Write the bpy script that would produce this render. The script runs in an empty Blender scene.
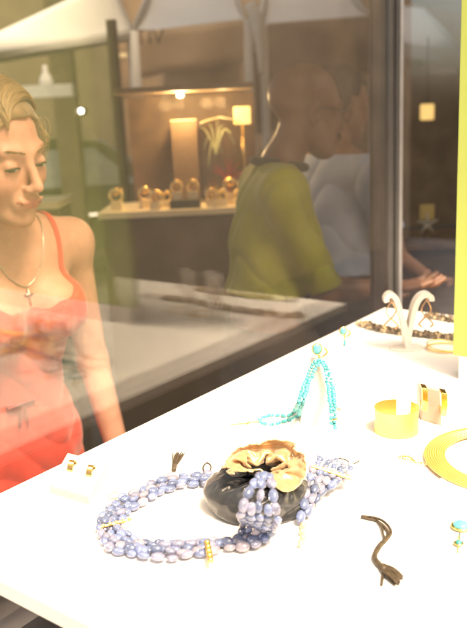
import bpy, math, random
import numpy as np
from mathutils import Vector, Matrix
random.seed(7); rng = np.random.default_rng(7)
R = math.radians
S = bpy.context.scene
COL = S.collection

# ------------------------------------------------------------------ camera, sky, sun, exposure
FPX, PITCH, ROLL, AZ = 773.46, 0.2460, -0.04783, 0.65273      # focal length (photo px), pitch, roll, table bearing
PW, PH = 467, 628
CAMZ = 1.55
FW = np.array([math.cos(AZ), math.sin(AZ), 0.0])               # camera bearing on the ground (world x runs along the window)
RT = np.array([math.sin(AZ), -math.cos(AZ), 0.0])
UP = np.array([0, 0, 1.0])
_f = FW*math.cos(PITCH) - UP*math.sin(PITCH)
_u = FW*math.sin(PITCH) + UP*math.cos(PITCH)
_r = RT*math.cos(ROLL) + _u*math.sin(ROLL)
_u2 = -RT*math.sin(ROLL) + _u*math.cos(ROLL)
CAMP = np.array([0, 0, CAMZ])
cam = bpy.data.cameras.new('camera'); camo = bpy.data.objects.new('camera', cam); COL.objects.link(camo)
camo.matrix_world = Matrix(((_r[0], _u2[0], -_f[0], 0), (_r[1], _u2[1], -_f[1], 0), (_r[2], _u2[2], -_f[2], CAMZ), (0, 0, 0, 1)))
cam.sensor_fit = 'VERTICAL'; cam.sensor_height = 36; cam.sensor_width = 36*PW/PH
cam.lens = FPX/PH*36
cam.clip_start = 0.02; cam.clip_end = 400
cam.dof.use_dof = True; cam.dof.focus_distance = 0.93; cam.dof.aperture_fstop = cam.lens/7.5
S.camera = camo

SUN_EL, SUN_AZ = R(58), R(252)       # direction towards the sun, azimuth counted from +x
w = bpy.data.worlds.new('World'); S.world = w; w.use_nodes = True
nt = w.node_tree; nt.nodes.clear()
sk = nt.nodes.new('ShaderNodeTexSky'); sk.sky_type = 'NISHITA'; sk.sun_disc = False
sk.sun_elevation = SUN_EL; sk.sun_rotation = math.pi/2 - SUN_AZ
sk.air_density = 1.0; sk.dust_density = 6.0; sk.ozone_density = 0.5
bg = nt.nodes.new('ShaderNodeBackground'); bg.inputs['Strength'].default_value = 0.10
wo = nt.nodes.new('ShaderNodeOutputWorld')
hz = nt.nodes.new('ShaderNodeMix'); hz.data_type = 'RGBA'; hz.blend_type = 'MULTIPLY'; hz.inputs['Factor'].default_value = 1; hz.inputs['B'].default_value = (1, .89, .74, 1)
nt.links.new(sk.outputs[0], hz.inputs['A']); nt.links.new(hz.outputs['Result'], bg.inputs[0]); nt.links.new(bg.outputs[0], wo.inputs[0])
sd = bpy.data.lights.new('sun', 'SUN'); sd.energy = 3.0; sd.angle = R(16); sd.color = (1.0, .79, .55)
so = bpy.data.objects.new('sun', sd); COL.objects.link(so)
so.rotation_euler = Vector((math.cos(SUN_EL)*math.cos(SUN_AZ), math.cos(SUN_EL)*math.sin(SUN_AZ), math.sin(SUN_EL))).to_track_quat('Z', 'Y').to_euler()
so.location = (-3, -6, 9)
vs = S.view_settings
S.display_settings.display_device = 'sRGB'
vs.view_transform = 'Standard'; vs.look = 'None'; vs.gamma = 1; vs.use_curve_mapping = False
vs.exposure = 1.98
S.render.engine = 'CYCLES'
S.cycles.transparent_max_bounces = 24; S.cycles.max_bounces = 10; S.cycles.transmission_bounces = 8
S.cycles.use_denoising = True

# ------------------------------------------------------------------ helpers
ZT = 1.13                                                       # table top
def ray(x, y): return _f + _r*((x-PW/2)/FPX) - _u2*((y-PH/2)/FPX)
def T(x, y, z=ZT):
    d = ray(x, y); return CAMP + d*((z-CAMZ)/d[2])
def Wp(x, y, d): return CAMP + ray(x, y)*d

def node_mat(name):
    m = bpy.data.materials.new(name); m.use_nodes = True
    return m, m.node_tree, m.node_tree.nodes['Principled BSDF']
def mat(name, col, rough=.5, metal=0., var=.12, vscale=14., bump=0., bscale=60., attr=False, trans=0., ior=1.45, coat=0., sheen=0., sss=0., emit=None, es=0., spec=None, aniso=0., dist=.002):
    m, t, b = node_mat(name)
    N, L = t.nodes, t.links
    b.inputs['Roughness'].default_value = rough; b.inputs['Metallic'].default_value = metal
    b.inputs['Transmission Weight'].default_value = trans; b.inputs['IOR'].default_value = ior
    b.inputs['Coat Weight'].default_value = coat; b.inputs['Sheen Weight'].default_value = sheen
    if spec is not None: b.inputs['Specular IOR Level'].default_value = spec
    if aniso: b.inputs['Anisotropic'].default_value = aniso
    if sss:
        b.inputs['Subsurface Weight'].default_value = sss; b.inputs['Subsurface Radius'].default_value = (.012, .005, .003); b.inputs['Subsurface Scale'].default_value = 1
    tc = N.new('ShaderNodeTexCoord'); no = N.new('ShaderNodeTexNoise'); no.inputs['Scale'].default_value = vscale; no.inputs['Detail'].default_value = 5
    L.new(tc.outputs['Object'], no.inputs['Vector'])
    mr = N.new('ShaderNodeMapRange'); mr.inputs['From Min'].default_value = .3; mr.inputs['From Max'].default_value = .7
    mr.inputs['To Min'].default_value = 1-var; mr.inputs['To Max'].default_value = 1+var
    L.new(no.outputs['Fac'], mr.inputs['Value'])
    mx = N.new('ShaderNodeMix'); mx.data_type = 'RGBA'; mx.blend_type = 'MULTIPLY'; mx.inputs['Factor'].default_value = 1
    mx.inputs['A'].default_value = (*col, 1)
    if attr:
        a = N.new('ShaderNodeAttribute'); a.attribute_name = 'Col'; L.new(a.outputs['Color'], mx.inputs['A'])
    cb = N.new('ShaderNodeCombineColor')
    for k in range(3): L.new(mr.outputs['Result'], cb.inputs[k])
    L.new(cb.outputs[0], mx.inputs['B']); L.new(mx.outputs['Result'], b.inputs['Base Color'])
    if bump:
        n2 = N.new('ShaderNodeTexNoise'); n2.inputs['Scale'].default_value = bscale; n2.inputs['Detail'].default_value = 4
        L.new(tc.outputs['Object'], n2.inputs['Vector'])
        bp = N.new('ShaderNodeBump'); bp.inputs['Strength'].default_value = bump; bp.inputs['Distance'].default_value = dist
        L.new(n2.outputs['Fac'], bp.inputs['Height']); L.new(bp.outputs[0], b.inputs['Normal'])
    if emit:
        b.inputs['Emission Color'].default_value = (*emit, 1); b.inputs['Emission Strength'].default_value = es
    return m

class MB:
    def __init__(s): s.v = []; s.f = []; s.c = []; s.n = 0
    def add(s, V, F, col=None):
        V = np.asarray(V, float).reshape(-1, 3); s.v.append(V)
        s.f += [tuple(i+s.n for i in f) for f in F]
        s.c.append(np.tile(np.array(col if col is not None else (1, 1, 1), float), (len(V), 1)) if np.ndim(col) < 2 else np.asarray(col, float))
        s.n += len(V); return s
    def hexa(s, P):                                            # 8 points: bottom 4 ccw, top 4 ccw
        return s.add(P, [(3, 2, 1, 0), (4, 5, 6, 7), (0, 1, 5, 4), (1, 2, 6, 5), (2, 3, 7, 6), (3, 0, 4, 7)])
    def box(s, lo, hi, M=None):
        x0, y0, z0 = lo; x1, y1, z1 = hi
        P = np.array([(x0, y0, z0), (x1, y0, z0), (x1, y1, z0), (x0, y1, z0), (x0, y0, z1), (x1, y0, z1), (x1, y1, z1), (x0, y1, z1)], float)
        if M is not None: P = P @ M[0].T + M[1]
        return s.hexa(P)
    def prism(s, poly, off):                                    # polygon of 3-D points, pushed along off
        P = np.asarray(poly, float); n = len(P); Q = P+np.asarray(off, float)
        F = [tuple(range(n))[::-1], tuple(range(n, 2*n))]+[(i, (i+1) % n, n+(i+1) % n, n+i) for i in range(n)]
        return s.add(np.vstack([P, Q]), F)
    def grid(s, G, closed_u=False, closed_v=False, col=None):   # G (nu,nv,3)
        G = np.asarray(G, float); nu, nv = G.shape[:2]; F = []
        for i in range(nu if closed_u else nu-1):
            for j in range(nv if closed_v else nv-1):
                a = i*nv+j; b = ((i+1) % nu)*nv+j; c = ((i+1) % nu)*nv+(j+1) % nv; d = i*nv+(j+1) % nv
                F.append((a, b, c, d))
        return s.add(G.reshape(-1, 3), F, col)
    def ellipsoid(s, c, r, axes=None, nu=10, nv=7, col=None):
        A = np.eye(3) if axes is None else np.asarray(axes)     # rows are the axes
        th = np.linspace(0, 2*math.pi, nu, endpoint=False); ph = np.linspace(0, math.pi, nv)[1:-1]
        V = [(0, 0, 1)]+[(math.sin(p)*math.cos(t), math.sin(p)*math.sin(t), math.cos(p)) for p in ph for t in th]+[(0, 0, -1)]
        V = (np.array(V)*np.asarray(r))@A+np.asarray(c); m = len(ph); F = []
        for j in range(nu): F.append((0, 1+j, 1+(j+1) % nu))
        for i in range(m-1):
            for j in range(nu): F.append((1+i*nu+j, 1+(i+1)*nu+j, 1+(i+1)*nu+(j+1) % nu, 1+i*nu+(j+1) % nu))
        e = 1+m*nu
        for j in range(nu): F.append((e, 1+(m-1)*nu+(j+1) % nu, 1+(m-1)*nu+j))
        return s.add(V, F, col)
    def tube(s, pts, r, n=6, closed=False, flat=1., col=None, caps=True, up=(0, 0, 1)):
        P = np.asarray(pts, float); k = len(P); r = np.broadcast_to(np.asarray(r, float), (k,))
        d = np.gradient(P, axis=0) if not closed else np.roll(P, -1, 0)-np.roll(P, 1, 0)
        d /= np.linalg.norm(d, axis=1)[:, None]+1e-12
        x = np.cross(d[0], up); 
        if np.linalg.norm(x) < 1e-4: x = np.cross(d[0], (1, 0, 0))
        x /= np.linalg.norm(x); G = np.zeros((k, n, 3))
        for i in range(k):
            x = x-d[i]*(x@d[i]); x /= np.linalg.norm(x)+1e-12; y = np.cross(d[i], x)
            for j in range(n):
                a = 2*math.pi*j/n; G[i, j] = P[i]+r[i]*(math.cos(a)*x+flat*math.sin(a)*y)
        b = s.n; s.grid(G, closed_u=closed, closed_v=True, col=col)
        if caps and not closed:
            s.f.append(tuple(b+j for j in range(n))); s.f.append(tuple(b+(k-1)*n+j for j in range(n))[::-1])
        return s
    def build(s, name, m, parent=None, smooth=False, world=True, bevel=0., seg=2, auto=None):
        V = np.vstack(s.v); C = np.vstack(s.c)
        loc = np.zeros(3)
        if parent is not None:
            if world:
                chain = []; p = parent
                while p is not None: chain.append(p); p = p.parent
                for p in chain[::-1]: V = (V-np.array(p.location)) @ rotz(p.rotation_euler[2])
        elif world:
            loc = np.array([(V[:, 0].min()+V[:, 0].max())/2, (V[:, 1].min()+V[:, 1].max())/2, V[:, 2].min()]); V = V-loc
        me = bpy.data.meshes.new(name); me.from_pydata(V.tolist(), [], s.f); me.validate()
        if not np.allclose(C, 1):
            at = me.color_attributes.new('Col', 'FLOAT_COLOR', 'POINT')
            at.data.foreach_set('color', np.hstack([C, np.ones((len(C), 1))]).astype(np.float32).ravel())
        if m: me.materials.append(m)
        o = bpy.data.objects.new(name, me); COL.objects.link(o); o.parent = parent; o.location = loc
        if smooth:
            me.shade_smooth() if auto is None else me.shade_smooth()
            if auto is not None and hasattr(me, 'set_sharp_from_angle'): me.set_sharp_from_angle(angle=R(auto))
        if bevel:
            b = o.modifiers.new('bevel', 'BEVEL'); b.width = bevel; b.segments = seg; b.limit_method = 'ANGLE'; b.angle_limit = R(35)
        return o

def tag(o, label=None, cat=None, group=None, kind=None):
    if label: o['label'] = label
    if cat: o['category'] = cat
    if group: o['group'] = group
    if kind: o['kind'] = kind
    return o
def thing(name, label, cat, loc, rz=0, group=None):
    o = bpy.data.objects.new(name, None); COL.objects.link(o); o.empty_display_size = .02
    o.location = Vector([float(a) for a in loc]); o.rotation_euler = (0, 0, rz)
    return tag(o, label, cat, group)
def copy_thing(o, loc, label=None, rz=None, scale=None):
    c = o.copy(); COL.objects.link(c); c.location = Vector([float(a) for a in loc])
    if rz is not None: c.rotation_euler = (0, 0, rz)
    if scale: c.scale = (scale,)*3
    if label: c['label'] = label
    for ch in list(o.children):
        d = ch.copy(); COL.objects.link(d); d.parent = c
        for g in list(ch.children):
            e = g.copy(); COL.objects.link(e); e.parent = d
    return c
def spline(pts, n=60, closed=False):
    P = np.asarray(pts, float); k = len(P)
    out = []
    segs = k if closed else k-1
    for i in range(segs):
        g = lambda j: P[j % k] if closed else P[min(max(j, 0), k-1)]
        p0, p1, p2, p3 = g(i-1), g(i), g(i+1), g(i+2)
        for t in np.linspace(0, 1, max(4, n//segs), endpoint=False):
            out.append(.5*((2*p1)+(-p0+p2)*t+(2*p0-5*p1+4*p2-p3)*t*t+(-p0+3*p1-3*p2+p3)*t**3))
    if not closed: out.append(P[-1])
    return np.array(out)
def resample(P, step, closed=False):
    if closed: P = np.vstack([P, P[:1]])
    L = np.r_[0, np.cumsum(np.linalg.norm(np.diff(P, axis=0), axis=1))]
    n = max(2, int(round(L[-1]/step))); t = np.linspace(0, L[-1], n+1)
    if closed: t = t[:-1]
    return np.stack([np.interp(t, L, P[:, i]) for i in range(3)], 1)
def frame(d, up=(0, 0, 1)):
    d = d/np.linalg.norm(d); x = np.cross(up, d)
    if np.linalg.norm(x) < 1e-5: x = np.array([1., 0, 0])
    x /= np.linalg.norm(x); return np.array([x, np.cross(d, x), d])      # rows: side, normal, along
def rotz(a): c, s = math.cos(a), math.sin(a); return np.array([[c, -s, 0], [s, c, 0], [0, 0, 1.]])
CAMR = math.atan2(RT[1], RT[0])                                  # rz that turns local x to the camera's right
MC = rotz(CAMR)

# ------- signed distance bodies -> one continuous mesh (surface nets)
def smin(a, b, k):
    if k <= 0: return np.minimum(a, b)
    h = np.clip(.5+.5*(b-a)/k, 0, 1); return b*(1-h)+a*h-k*h*(1-h)
def smax(a, b, k): return -smin(-a, -b, k)
def cap(P, a, b, ra, rb):
    a = np.asarray(a, np.float32); b = np.asarray(b, np.float32); d = b-a; t = np.clip(((P-a)@d)/(d@d+1e-12), 0, 1)
    return np.linalg.norm(P-a-t[:, None]*d, axis=1)-(ra+(rb-ra)*t)
def ell(P, c, r, A=None):
    q = P-np.asarray(c, np.float32)
    if A is not None: q = q@np.asarray(A, np.float32).T
    r = np.asarray(r, np.float32); k0 = np.linalg.norm(q/r, axis=1); k1 = np.linalg.norm(q/(r*r), axis=1)
    return k0*(k0-1)/(k1+1e-9)
def sdf_mesh(f, lo, hi, h, B=8, project=2):
    lo = np.asarray(lo, np.float32); n = np.ceil((np.asarray(hi)-lo)/h/B).astype(int)
    N = n*B+1
    D = np.zeros(N, np.float32)
    cen = np.stack(np.meshgrid(*[(np.arange(k)+.5)*B*h for k in n], indexing='ij'), -1).reshape(-1, 3).astype(np.float32)+lo
    dc = f(cen); rad = B*h*.5*1.7321*1.5
    sg = dc.reshape(n); idx = np.argwhere(np.abs(sg) < rad)
    for ax in range(3): sg = np.repeat(sg, B, axis=ax)
    D[:-1, :-1, :-1] = sg; D[-1] = D[-2]; D[:, -1] = D[:, -2]; D[:, :, -1] = D[:, :, -2]
    loc = np.stack(np.meshgrid(*[np.arange(B+1)]*3, indexing='ij'), -1).reshape(-1, 3)
    for s0 in range(0, len(idx), 400):
        ii = (idx[s0:s0+400, None, :]*B+loc[None]).reshape(-1, 3)
        D[ii[:, 0], ii[:, 1], ii[:, 2]] = f((ii*h).astype(np.float32)+lo)
    s = D < 0
    acc = np.zeros((N[0]-1, N[1]-1, N[2]-1), bool)
    c = [s[i:N[0]-1+i, j:N[1]-1+j, k:N[2]-1+k] for i in (0, 1) for j in (0, 1) for k in (0, 1)]
    allin = c[0].copy(); anyin = c[0].copy()
    for q in c[1:]: allin &= q; anyin |= q
    acc = anyin & ~allin
    cells = np.argwhere(acc); vid = -np.ones(acc.shape, int); vid[tuple(cells.T)] = np.arange(len(cells))
    V = np.zeros((len(cells), 3)); cnt = np.zeros(len(cells))
    cor = [(i, j, k) for i in (0, 1) for j in (0, 1) for k in (0, 1)]
    for a in range(8):
        for b in range(a+1, 8):
            if sum(abs(x-y) for x, y in zip(cor[a], cor[b])) != 1: continue
            ia = cells+cor[a]; ib = cells+cor[b]; da = D[tuple(ia.T)]; db = D[tuple(ib.T)]
            m = (da < 0) != (db < 0); t = da[m]/(da[m]-db[m])
            V[m] += ia[m]+(ib[m]-ia[m])*t[:, None]; cnt[m] += 1
    V = V/cnt[:, None]*h+lo
    F = []
    for ax in range(3):
        o1, o2 = [(1, 2), (2, 0), (0, 1)][ax]
        sl = [slice(None)]*3; sl2 = [slice(None)]*3; sl[ax] = slice(0, -1); sl2[ax] = slice(1, None)
        a, b = s[tuple(sl)], s[tuple(sl2)]
        e = np.argwhere(a != b)
        ok = (e[:, o1] > 0) & (e[:, o2] > 0) & (e[:, o1] < N[o1]-1) & (e[:, o2] < N[o2]-1); e = e[ok]
        flip = a[tuple(e.T)]
        q = []
        for d1, d2 in ((0, 0), (1, 0), (1, 1), (0, 1)):
            g = e.copy(); g[:, o1] -= 1-d1; g[:, o2] -= 1-d2; q.append(vid[tuple(g.T)])
        q = np.stack(q, 1); q[~flip] = q[~flip][:, ::-1]; q = q[(q >= 0).all(1)]; F.append(q)
    F = np.vstack(F)
    for _ in range(project):
        P = V.astype(np.float32); d0 = f(P); e = h*.25; g = np.stack([f(P+np.float32(e)*np.eye(3, dtype=np.float32)[i])-d0 for i in range(3)], 1)/e
        g2 = (g*g).sum(1)+1e-6; stp = np.clip(d0/g2, -h*.6, h*.6); V = V-g*stp[:, None]
    return V, [tuple(x) for x in F.tolist()]
# ------------------------------------------------------------------ materials of the place
M = {}
M['white'] = mat('white_lacquer', (.80, .785, .76), .35, var=.015, vscale=5, bump=.02, bscale=200)
M['acryl'] = mat('white_acrylic', (.72, .68, .63), .25, var=.02)
M['floor'] = mat('floor_stone', (.12, .115, .13), .55, var=.35, vscale=9, bump=.2, bscale=40)
M['street'] = mat('street_paving', (.07, .062, .052), .8, var=.4, vscale=3, bump=.3, bscale=30)
M['frame'] = mat('frame_bronze', (.16, .13, .11), .35, metal=.5, var=.1)
M['lime'] = mat('lime_paint', (.34, .41, .10), .4, var=.03, vscale=4)
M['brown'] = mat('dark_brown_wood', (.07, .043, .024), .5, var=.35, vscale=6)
M['brown2'] = mat('umber_panel', (.20, .135, .075), .6, var=.3, vscale=3)
M['tan'] = mat('tan_canvas', (.50, .36, .22), .85, var=.12, vscale=4, bump=.3, bscale=6, dist=.03)
M['dkcanvas'] = mat('dark_canvas', (.12, .085, .06), .85, var=.2, vscale=4, bump=.3, bscale=6, dist=.03)
M['canvas'] = mat('white_canvas', (.50, .49, .46), .8, var=.06, vscale=3, bump=.2, bscale=5, dist=.03)
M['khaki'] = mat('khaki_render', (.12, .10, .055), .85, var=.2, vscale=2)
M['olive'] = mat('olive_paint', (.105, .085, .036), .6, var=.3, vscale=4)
M['cream'] = mat('cream_board', (.78, .66, .42), .5, var=.04)
M['interior'] = mat('shop_wall', (.58, .47, .36), .7, var=.3, vscale=2)
M['ceil'] = mat('sunshade_plaster', (.4, .38, .35), .9, var=.08)
M['gold'] = mat('gold', (.86, .58, .22), .22, metal=1, var=.08, vscale=60)
M['satin_gold'] = mat('brushed_gold', (.90, .66, .24), .48, metal=1, var=.05, vscale=30, aniso=.4)
M['lampglow'] = mat('lamp_glow', (.9, .7, .3), .6, emit=(1, .62, .2), es=.40)
M['bulb'] = mat('lamp_bulb', (1, .9, .8), .5, emit=(1, .86, .66), es=5)
M['chrome'] = mat('chrome', (.6, .6, .6), .35, metal=1, var=.03)
M['black'] = mat('black_lacquer', (.018, .02, .018), .3, var=.2)

def glass_mat(name, tint=(1, 1, 1), base=.04, k=1.0, expo=5, haze=0.):
    m = bpy.data.materials.new(name); m.use_nodes = True; t = m.node_tree; t.nodes.clear(); N, L = t.nodes, t.links
    ge = N.new('ShaderNodeNewGeometry'); dp = N.new('ShaderNodeVectorMath'); dp.operation = 'DOT_PRODUCT'
    L.new(ge.outputs['Normal'], dp.inputs[0]); L.new(ge.outputs['Incoming'], dp.inputs[1])
    ab = N.new('ShaderNodeMath'); ab.operation = 'ABSOLUTE'; L.new(dp.outputs['Value'], ab.inputs[0])
    om = N.new('ShaderNodeMath'); om.operation = 'SUBTRACT'; om.inputs[0].default_value = 1; L.new(ab.outputs[0], om.inputs[1])
    pw = N.new('ShaderNodeMath'); pw.operation = 'POWER'; pw.inputs[1].default_value = expo; L.new(om.outputs[0], pw.inputs[0])
    ma = N.new('ShaderNodeMath'); ma.operation = 'MULTIPLY_ADD'; ma.inputs[1].default_value = (1-base)*k; ma.inputs[2].default_value = base*k; ma.use_clamp = True
    L.new(pw.outputs[0], ma.inputs[0])
    tr = N.new('ShaderNodeBsdfTransparent'); tr.inputs[0].default_value = (*tint, 1)
    gl = N.new('ShaderNodeBsdfGlossy'); gl.inputs['Roughness'].default_value = 0.0
    mx = N.new('ShaderNodeMixShader'); L.new(ma.outputs[0], mx.inputs[0]); L.new(tr.outputs[0], mx.inputs[1]); L.new(gl.outputs[0], mx.inputs[2])
    if haze:                                                       # diffuse mix painting the milky haze of reflections over the glass
        df = N.new('ShaderNodeBsdfDiffuse'); df.inputs[0].default_value = (.8, .77, .72, 1)
        m2 = N.new('ShaderNodeMixShader'); m2.inputs[0].default_value = haze; L.new(mx.outputs[0], m2.inputs[1]); L.new(df.outputs[0], m2.inputs[2]); mx = m2
    o = N.new('ShaderNodeOutputMaterial'); L.new(mx.outputs[0], o.inputs[0]); return m
M['pane'] = glass_mat('window_glass', (.985, .985, .97), .025, 1.3, 3.8, .006)
M['clear'] = glass_mat('clear_acrylic', (.97, .95, .90), .05, 1.0)

def struct(name, mb, m, **k): return tag(mb.build(name, m, **k), kind='structure')
# ------------------------------------------------------------------ setting
struct('street', MB().box((-60, .77, -.2), (90, 120, 0)), M['street'])
struct('shop_floor', MB().box((-6, -6, -.2), (9, .766, .012)), M['floor'])
struct('shop_wall', MB().box((-6, -2.6, .012), (9, -2.45, 3.0)), M['interior'])
m = MB().box((-4, .52, 2.46), (1.2, 3.0, 2.62)); m.box((1.2, .02, 2.46), (12, 3.0, 2.62)); struct('sunshade_slab', m, M['ceil'])  # unseen slab added as sun shade, cut back so sun reaches the woman

t = MB().box((-4, .86, 2.62), (2.6, 1.3, 5.2)); t.box((2.6, .86, 2.62), (12, 1.3, 12)); t = tag(t.build('sunshade_wall', M['ceil']), 'unseen wall above the window, added to keep sun off the street', 'building')  # added out of view to block sun, lower where the left canopy is lit
# display table: white slab on a plinth
V0, V1, U0, U1 = -.62, .745, .383, 1.527
t = thing('display_table', 'long white lacquered display table covered with jewellery beside the shop window', 'table', ((U0+U1)/2, .06, .012))
MB().box((U0, V0, ZT-.018), (U1, V1, ZT)).build('tabletop', M['white'], t, bevel=.0012)
MB().box((U0+.22, V0+.1, .012), (U1-.2, V1-.22, ZT-.02)).build('plinth', M['brown'], t)

# shop window: two bays of double glazing, mullion, sill, head
t = thing('shop_window', 'tall double glazed shop window with a bronze mullion behind the table', 'window', (1.6, .81, .012))
mull0, mull1 = 1.634, 1.706
MB().box((-1.6, .76, .012), (4.2, .86, .93)).build('sill', mat('grey_bulkhead', (.19, .185, .19), .6, var=.25, vscale=8), t)
MB().box((-1.6, .77, 2.36), (4.2, .86, 2.46)).build('head', M['frame'], t)
m = MB(); m.box((mull0, .784, .13), (mull0+.020, .836, 2.36)); m.box((mull0+.024, .777, .13), (mull1-.018, .836, 2.36)); m.box((mull1-.014, .788, .13), (mull1, .836, 2.36))
m.box((mull0+.020, .80, .13), (mull0+.024, .83, 2.36)); m.box((mull1-.018, .80, .13), (mull1-.014, .83, 2.36))
m.build('mullion', mat('mullion_metal', (.14, .135, .135), .3, metal=.35, var=.08), t, bevel=.002)
MB().box((mull0+.030, .772, .13), (mull0+.042, .7765, 2.36)).build('cover_strip', mat('pale_aluminium', (.62, .62, .64), .3, metal=.6), t, bevel=.001)
for v in (.791, .826):
    MB().box((-1.58, v, .13), (mull0, v+.005, 2.36)).build('glass_pane', M['pane'], t)
MB().box((mull1, .80, .13), (4.18, .805, 2.36)).build('glass_pane', M['pane'], t)

# lime panel on the table
a = np.array([1.150, .4416, 0.]); dpl = (a[0]*_f[0]+a[1]*_f[1]); zb = Wp(453, 355, 1.).copy()
k = a[0]/(ray(453, 355)[0]); a[2] = CAMZ+ray(453, 355)[2]*k; b = a+np.array([.012, -.62, 0])
t = thing('lime_panel', 'tall plain lime green display panel standing upright on a low white foot', 'panel', [1.16, .14, ZT])
MB().prism([a, b, b+np.array([0, 0, .95]), a+np.array([0, 0, .95])], (.018, 0, 0)).build('board', M['lime'], t, bevel=.001)
MB().box((1.147, -.19, ZT), (1.19, .430, a[2]-.0005)).build('foot', M['acryl'], t)

# ------------------------------------------------------------------ across the street
def slab(P, n): return MB().prism(P, n)
def quad_px(c4, th=.02):                                       # four (x,y,depth) corners -> a board with thickness away from the camera
    return MB().prism([Wp(*q) for q in c4], FW*th)
def camboard(x0, x1, y0, y1, d, th=.03, z0=None):              # upright board facing the camera
    a, b, c, e = Wp(x0, y1, d), Wp(x1, y1, d), Wp(x1, y0, d), Wp(x0, y0, d)
    zb = a[2] if z0 is None else z0; zt = (c[2]+e[2])/2
    P = [np.array([a[0], a[1], zb]), np.array([b[0], b[1], zb]), np.array([b[0], b[1], zt]), np.array([a[0], a[1], zt])]
    return MB().prism(P, FW*th)

t = thing('arcade_facade', 'long brown shop arcade across the street behind everything', 'building', Wp(300, 300, 11)*[1, 1, 0])
camboard(120, 560, -120, 300, 11, .4, 0).build('wall', M['brown2'], t)
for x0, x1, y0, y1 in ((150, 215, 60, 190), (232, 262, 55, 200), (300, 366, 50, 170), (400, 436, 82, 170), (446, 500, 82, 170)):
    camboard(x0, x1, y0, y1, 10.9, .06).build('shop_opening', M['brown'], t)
camboard(122, 540, 40, 47, 10.8, .1).build('fascia_band', M['dkcanvas'], t)
t = thing('khaki_building', 'khaki rendered building at the far left of the street', 'building', Wp(60, 300, 10)*[1, 1, 0])
camboard(-260, 128, -140, 300, 10, .5, 0).build('wall', M['khaki'], t)
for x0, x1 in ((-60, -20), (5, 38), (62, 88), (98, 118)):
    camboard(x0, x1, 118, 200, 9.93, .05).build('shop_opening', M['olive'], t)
camboard(-260, 128, 66, 72, 9.9, .08).build('cornice', M['cream'], t)
camboard(-260, 128, 106, 112, 9.9, .08).build('cornice', M['olive'], t)
t2 = camboard(76, 96, -20, 330, 7.5, .22, 0).build('pillar', M['olive']); tag(t2, 'dark olive square pillar left of the lit display counter', 'pillar')
t2 = camboard(131, 140, 28, 330, 4.7, .05, 0).build('wooden_post', M['brown']); tag(t2, 'dark brown upright post under the left end of the tan valance', 'post')

# iron wheel ornament on the khaki wall
t = MB(); c = Wp(4, -8, 9.2)
ang = np.linspace(0, 2*math.pi, 60, endpoint=False); rr = .95
ring = lambda r: np.array([c+RT*r*math.cos(a)+UP*r*math.sin(a) for a in ang])
t.tube(ring(rr), .045, 6, closed=True); t.tube(ring(rr*.86), .028, 6, closed=True)
for a in np.arange(0, 2*math.pi, math.pi/8): t.tube([c, c+RT*rr*math.cos(a)+UP*rr*math.sin(a)], .02, 5)
t.tube([c-FW*.05, c+FW*.75], .05, 8)
o = t.build('iron_wheel', mat('rusty_iron', (.10, .045, .03), .7, var=.3), smooth=True); tag(o, 'rusty round iron wheel with spokes fixed high on the khaki wall', 'wheel')

# grey sign board with its two spots
o = camboard(-30, 73, 86, 101, 6.0, .12).build('sign_board', mat('pale_grey_board', (.42, .42, .38), .6)); tag(o, 'long plain pale grey board hanging behind the blonde woman', 'board')
for nm, x, lab in (('spot_lamp', 69, 'small bright spot lamp, left one of the pair on the olive pillar'), ('spot_lamp', 81, 'small bright spot lamp, right one of the pair on the olive pillar')):
    p = Wp(x, 111, 7.2); m = MB(); t = thing(nm, lab, 'lamp', p, group='pair of spot lamps')
    m.ellipsoid(p, (.022, .022, .022)).build('bulb', M['bulb'], t, smooth=True)
    MB().tube([p+FW*.02, p+FW*.30], [.045, .02], 8).build('housing', M['black'], t, smooth=True)
p = Wp(47, 88, 6.06); prof = [(0, .0), (.05, .0), (.055, .05), (.04, .09), (.02, .12), (.018, .17), (0, .17)]
g = np.array([[p+np.array([r*math.cos(a), r*math.sin(a), z]) for r, z in prof] for a in np.linspace(0, 2*math.pi, 14, endpoint=False)])
o = MB().grid(g, closed_u=True).build('white_bottle', M['canvas'], smooth=True); tag(o, 'small white bottle standing on the pale grey board', 'bottle')

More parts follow.
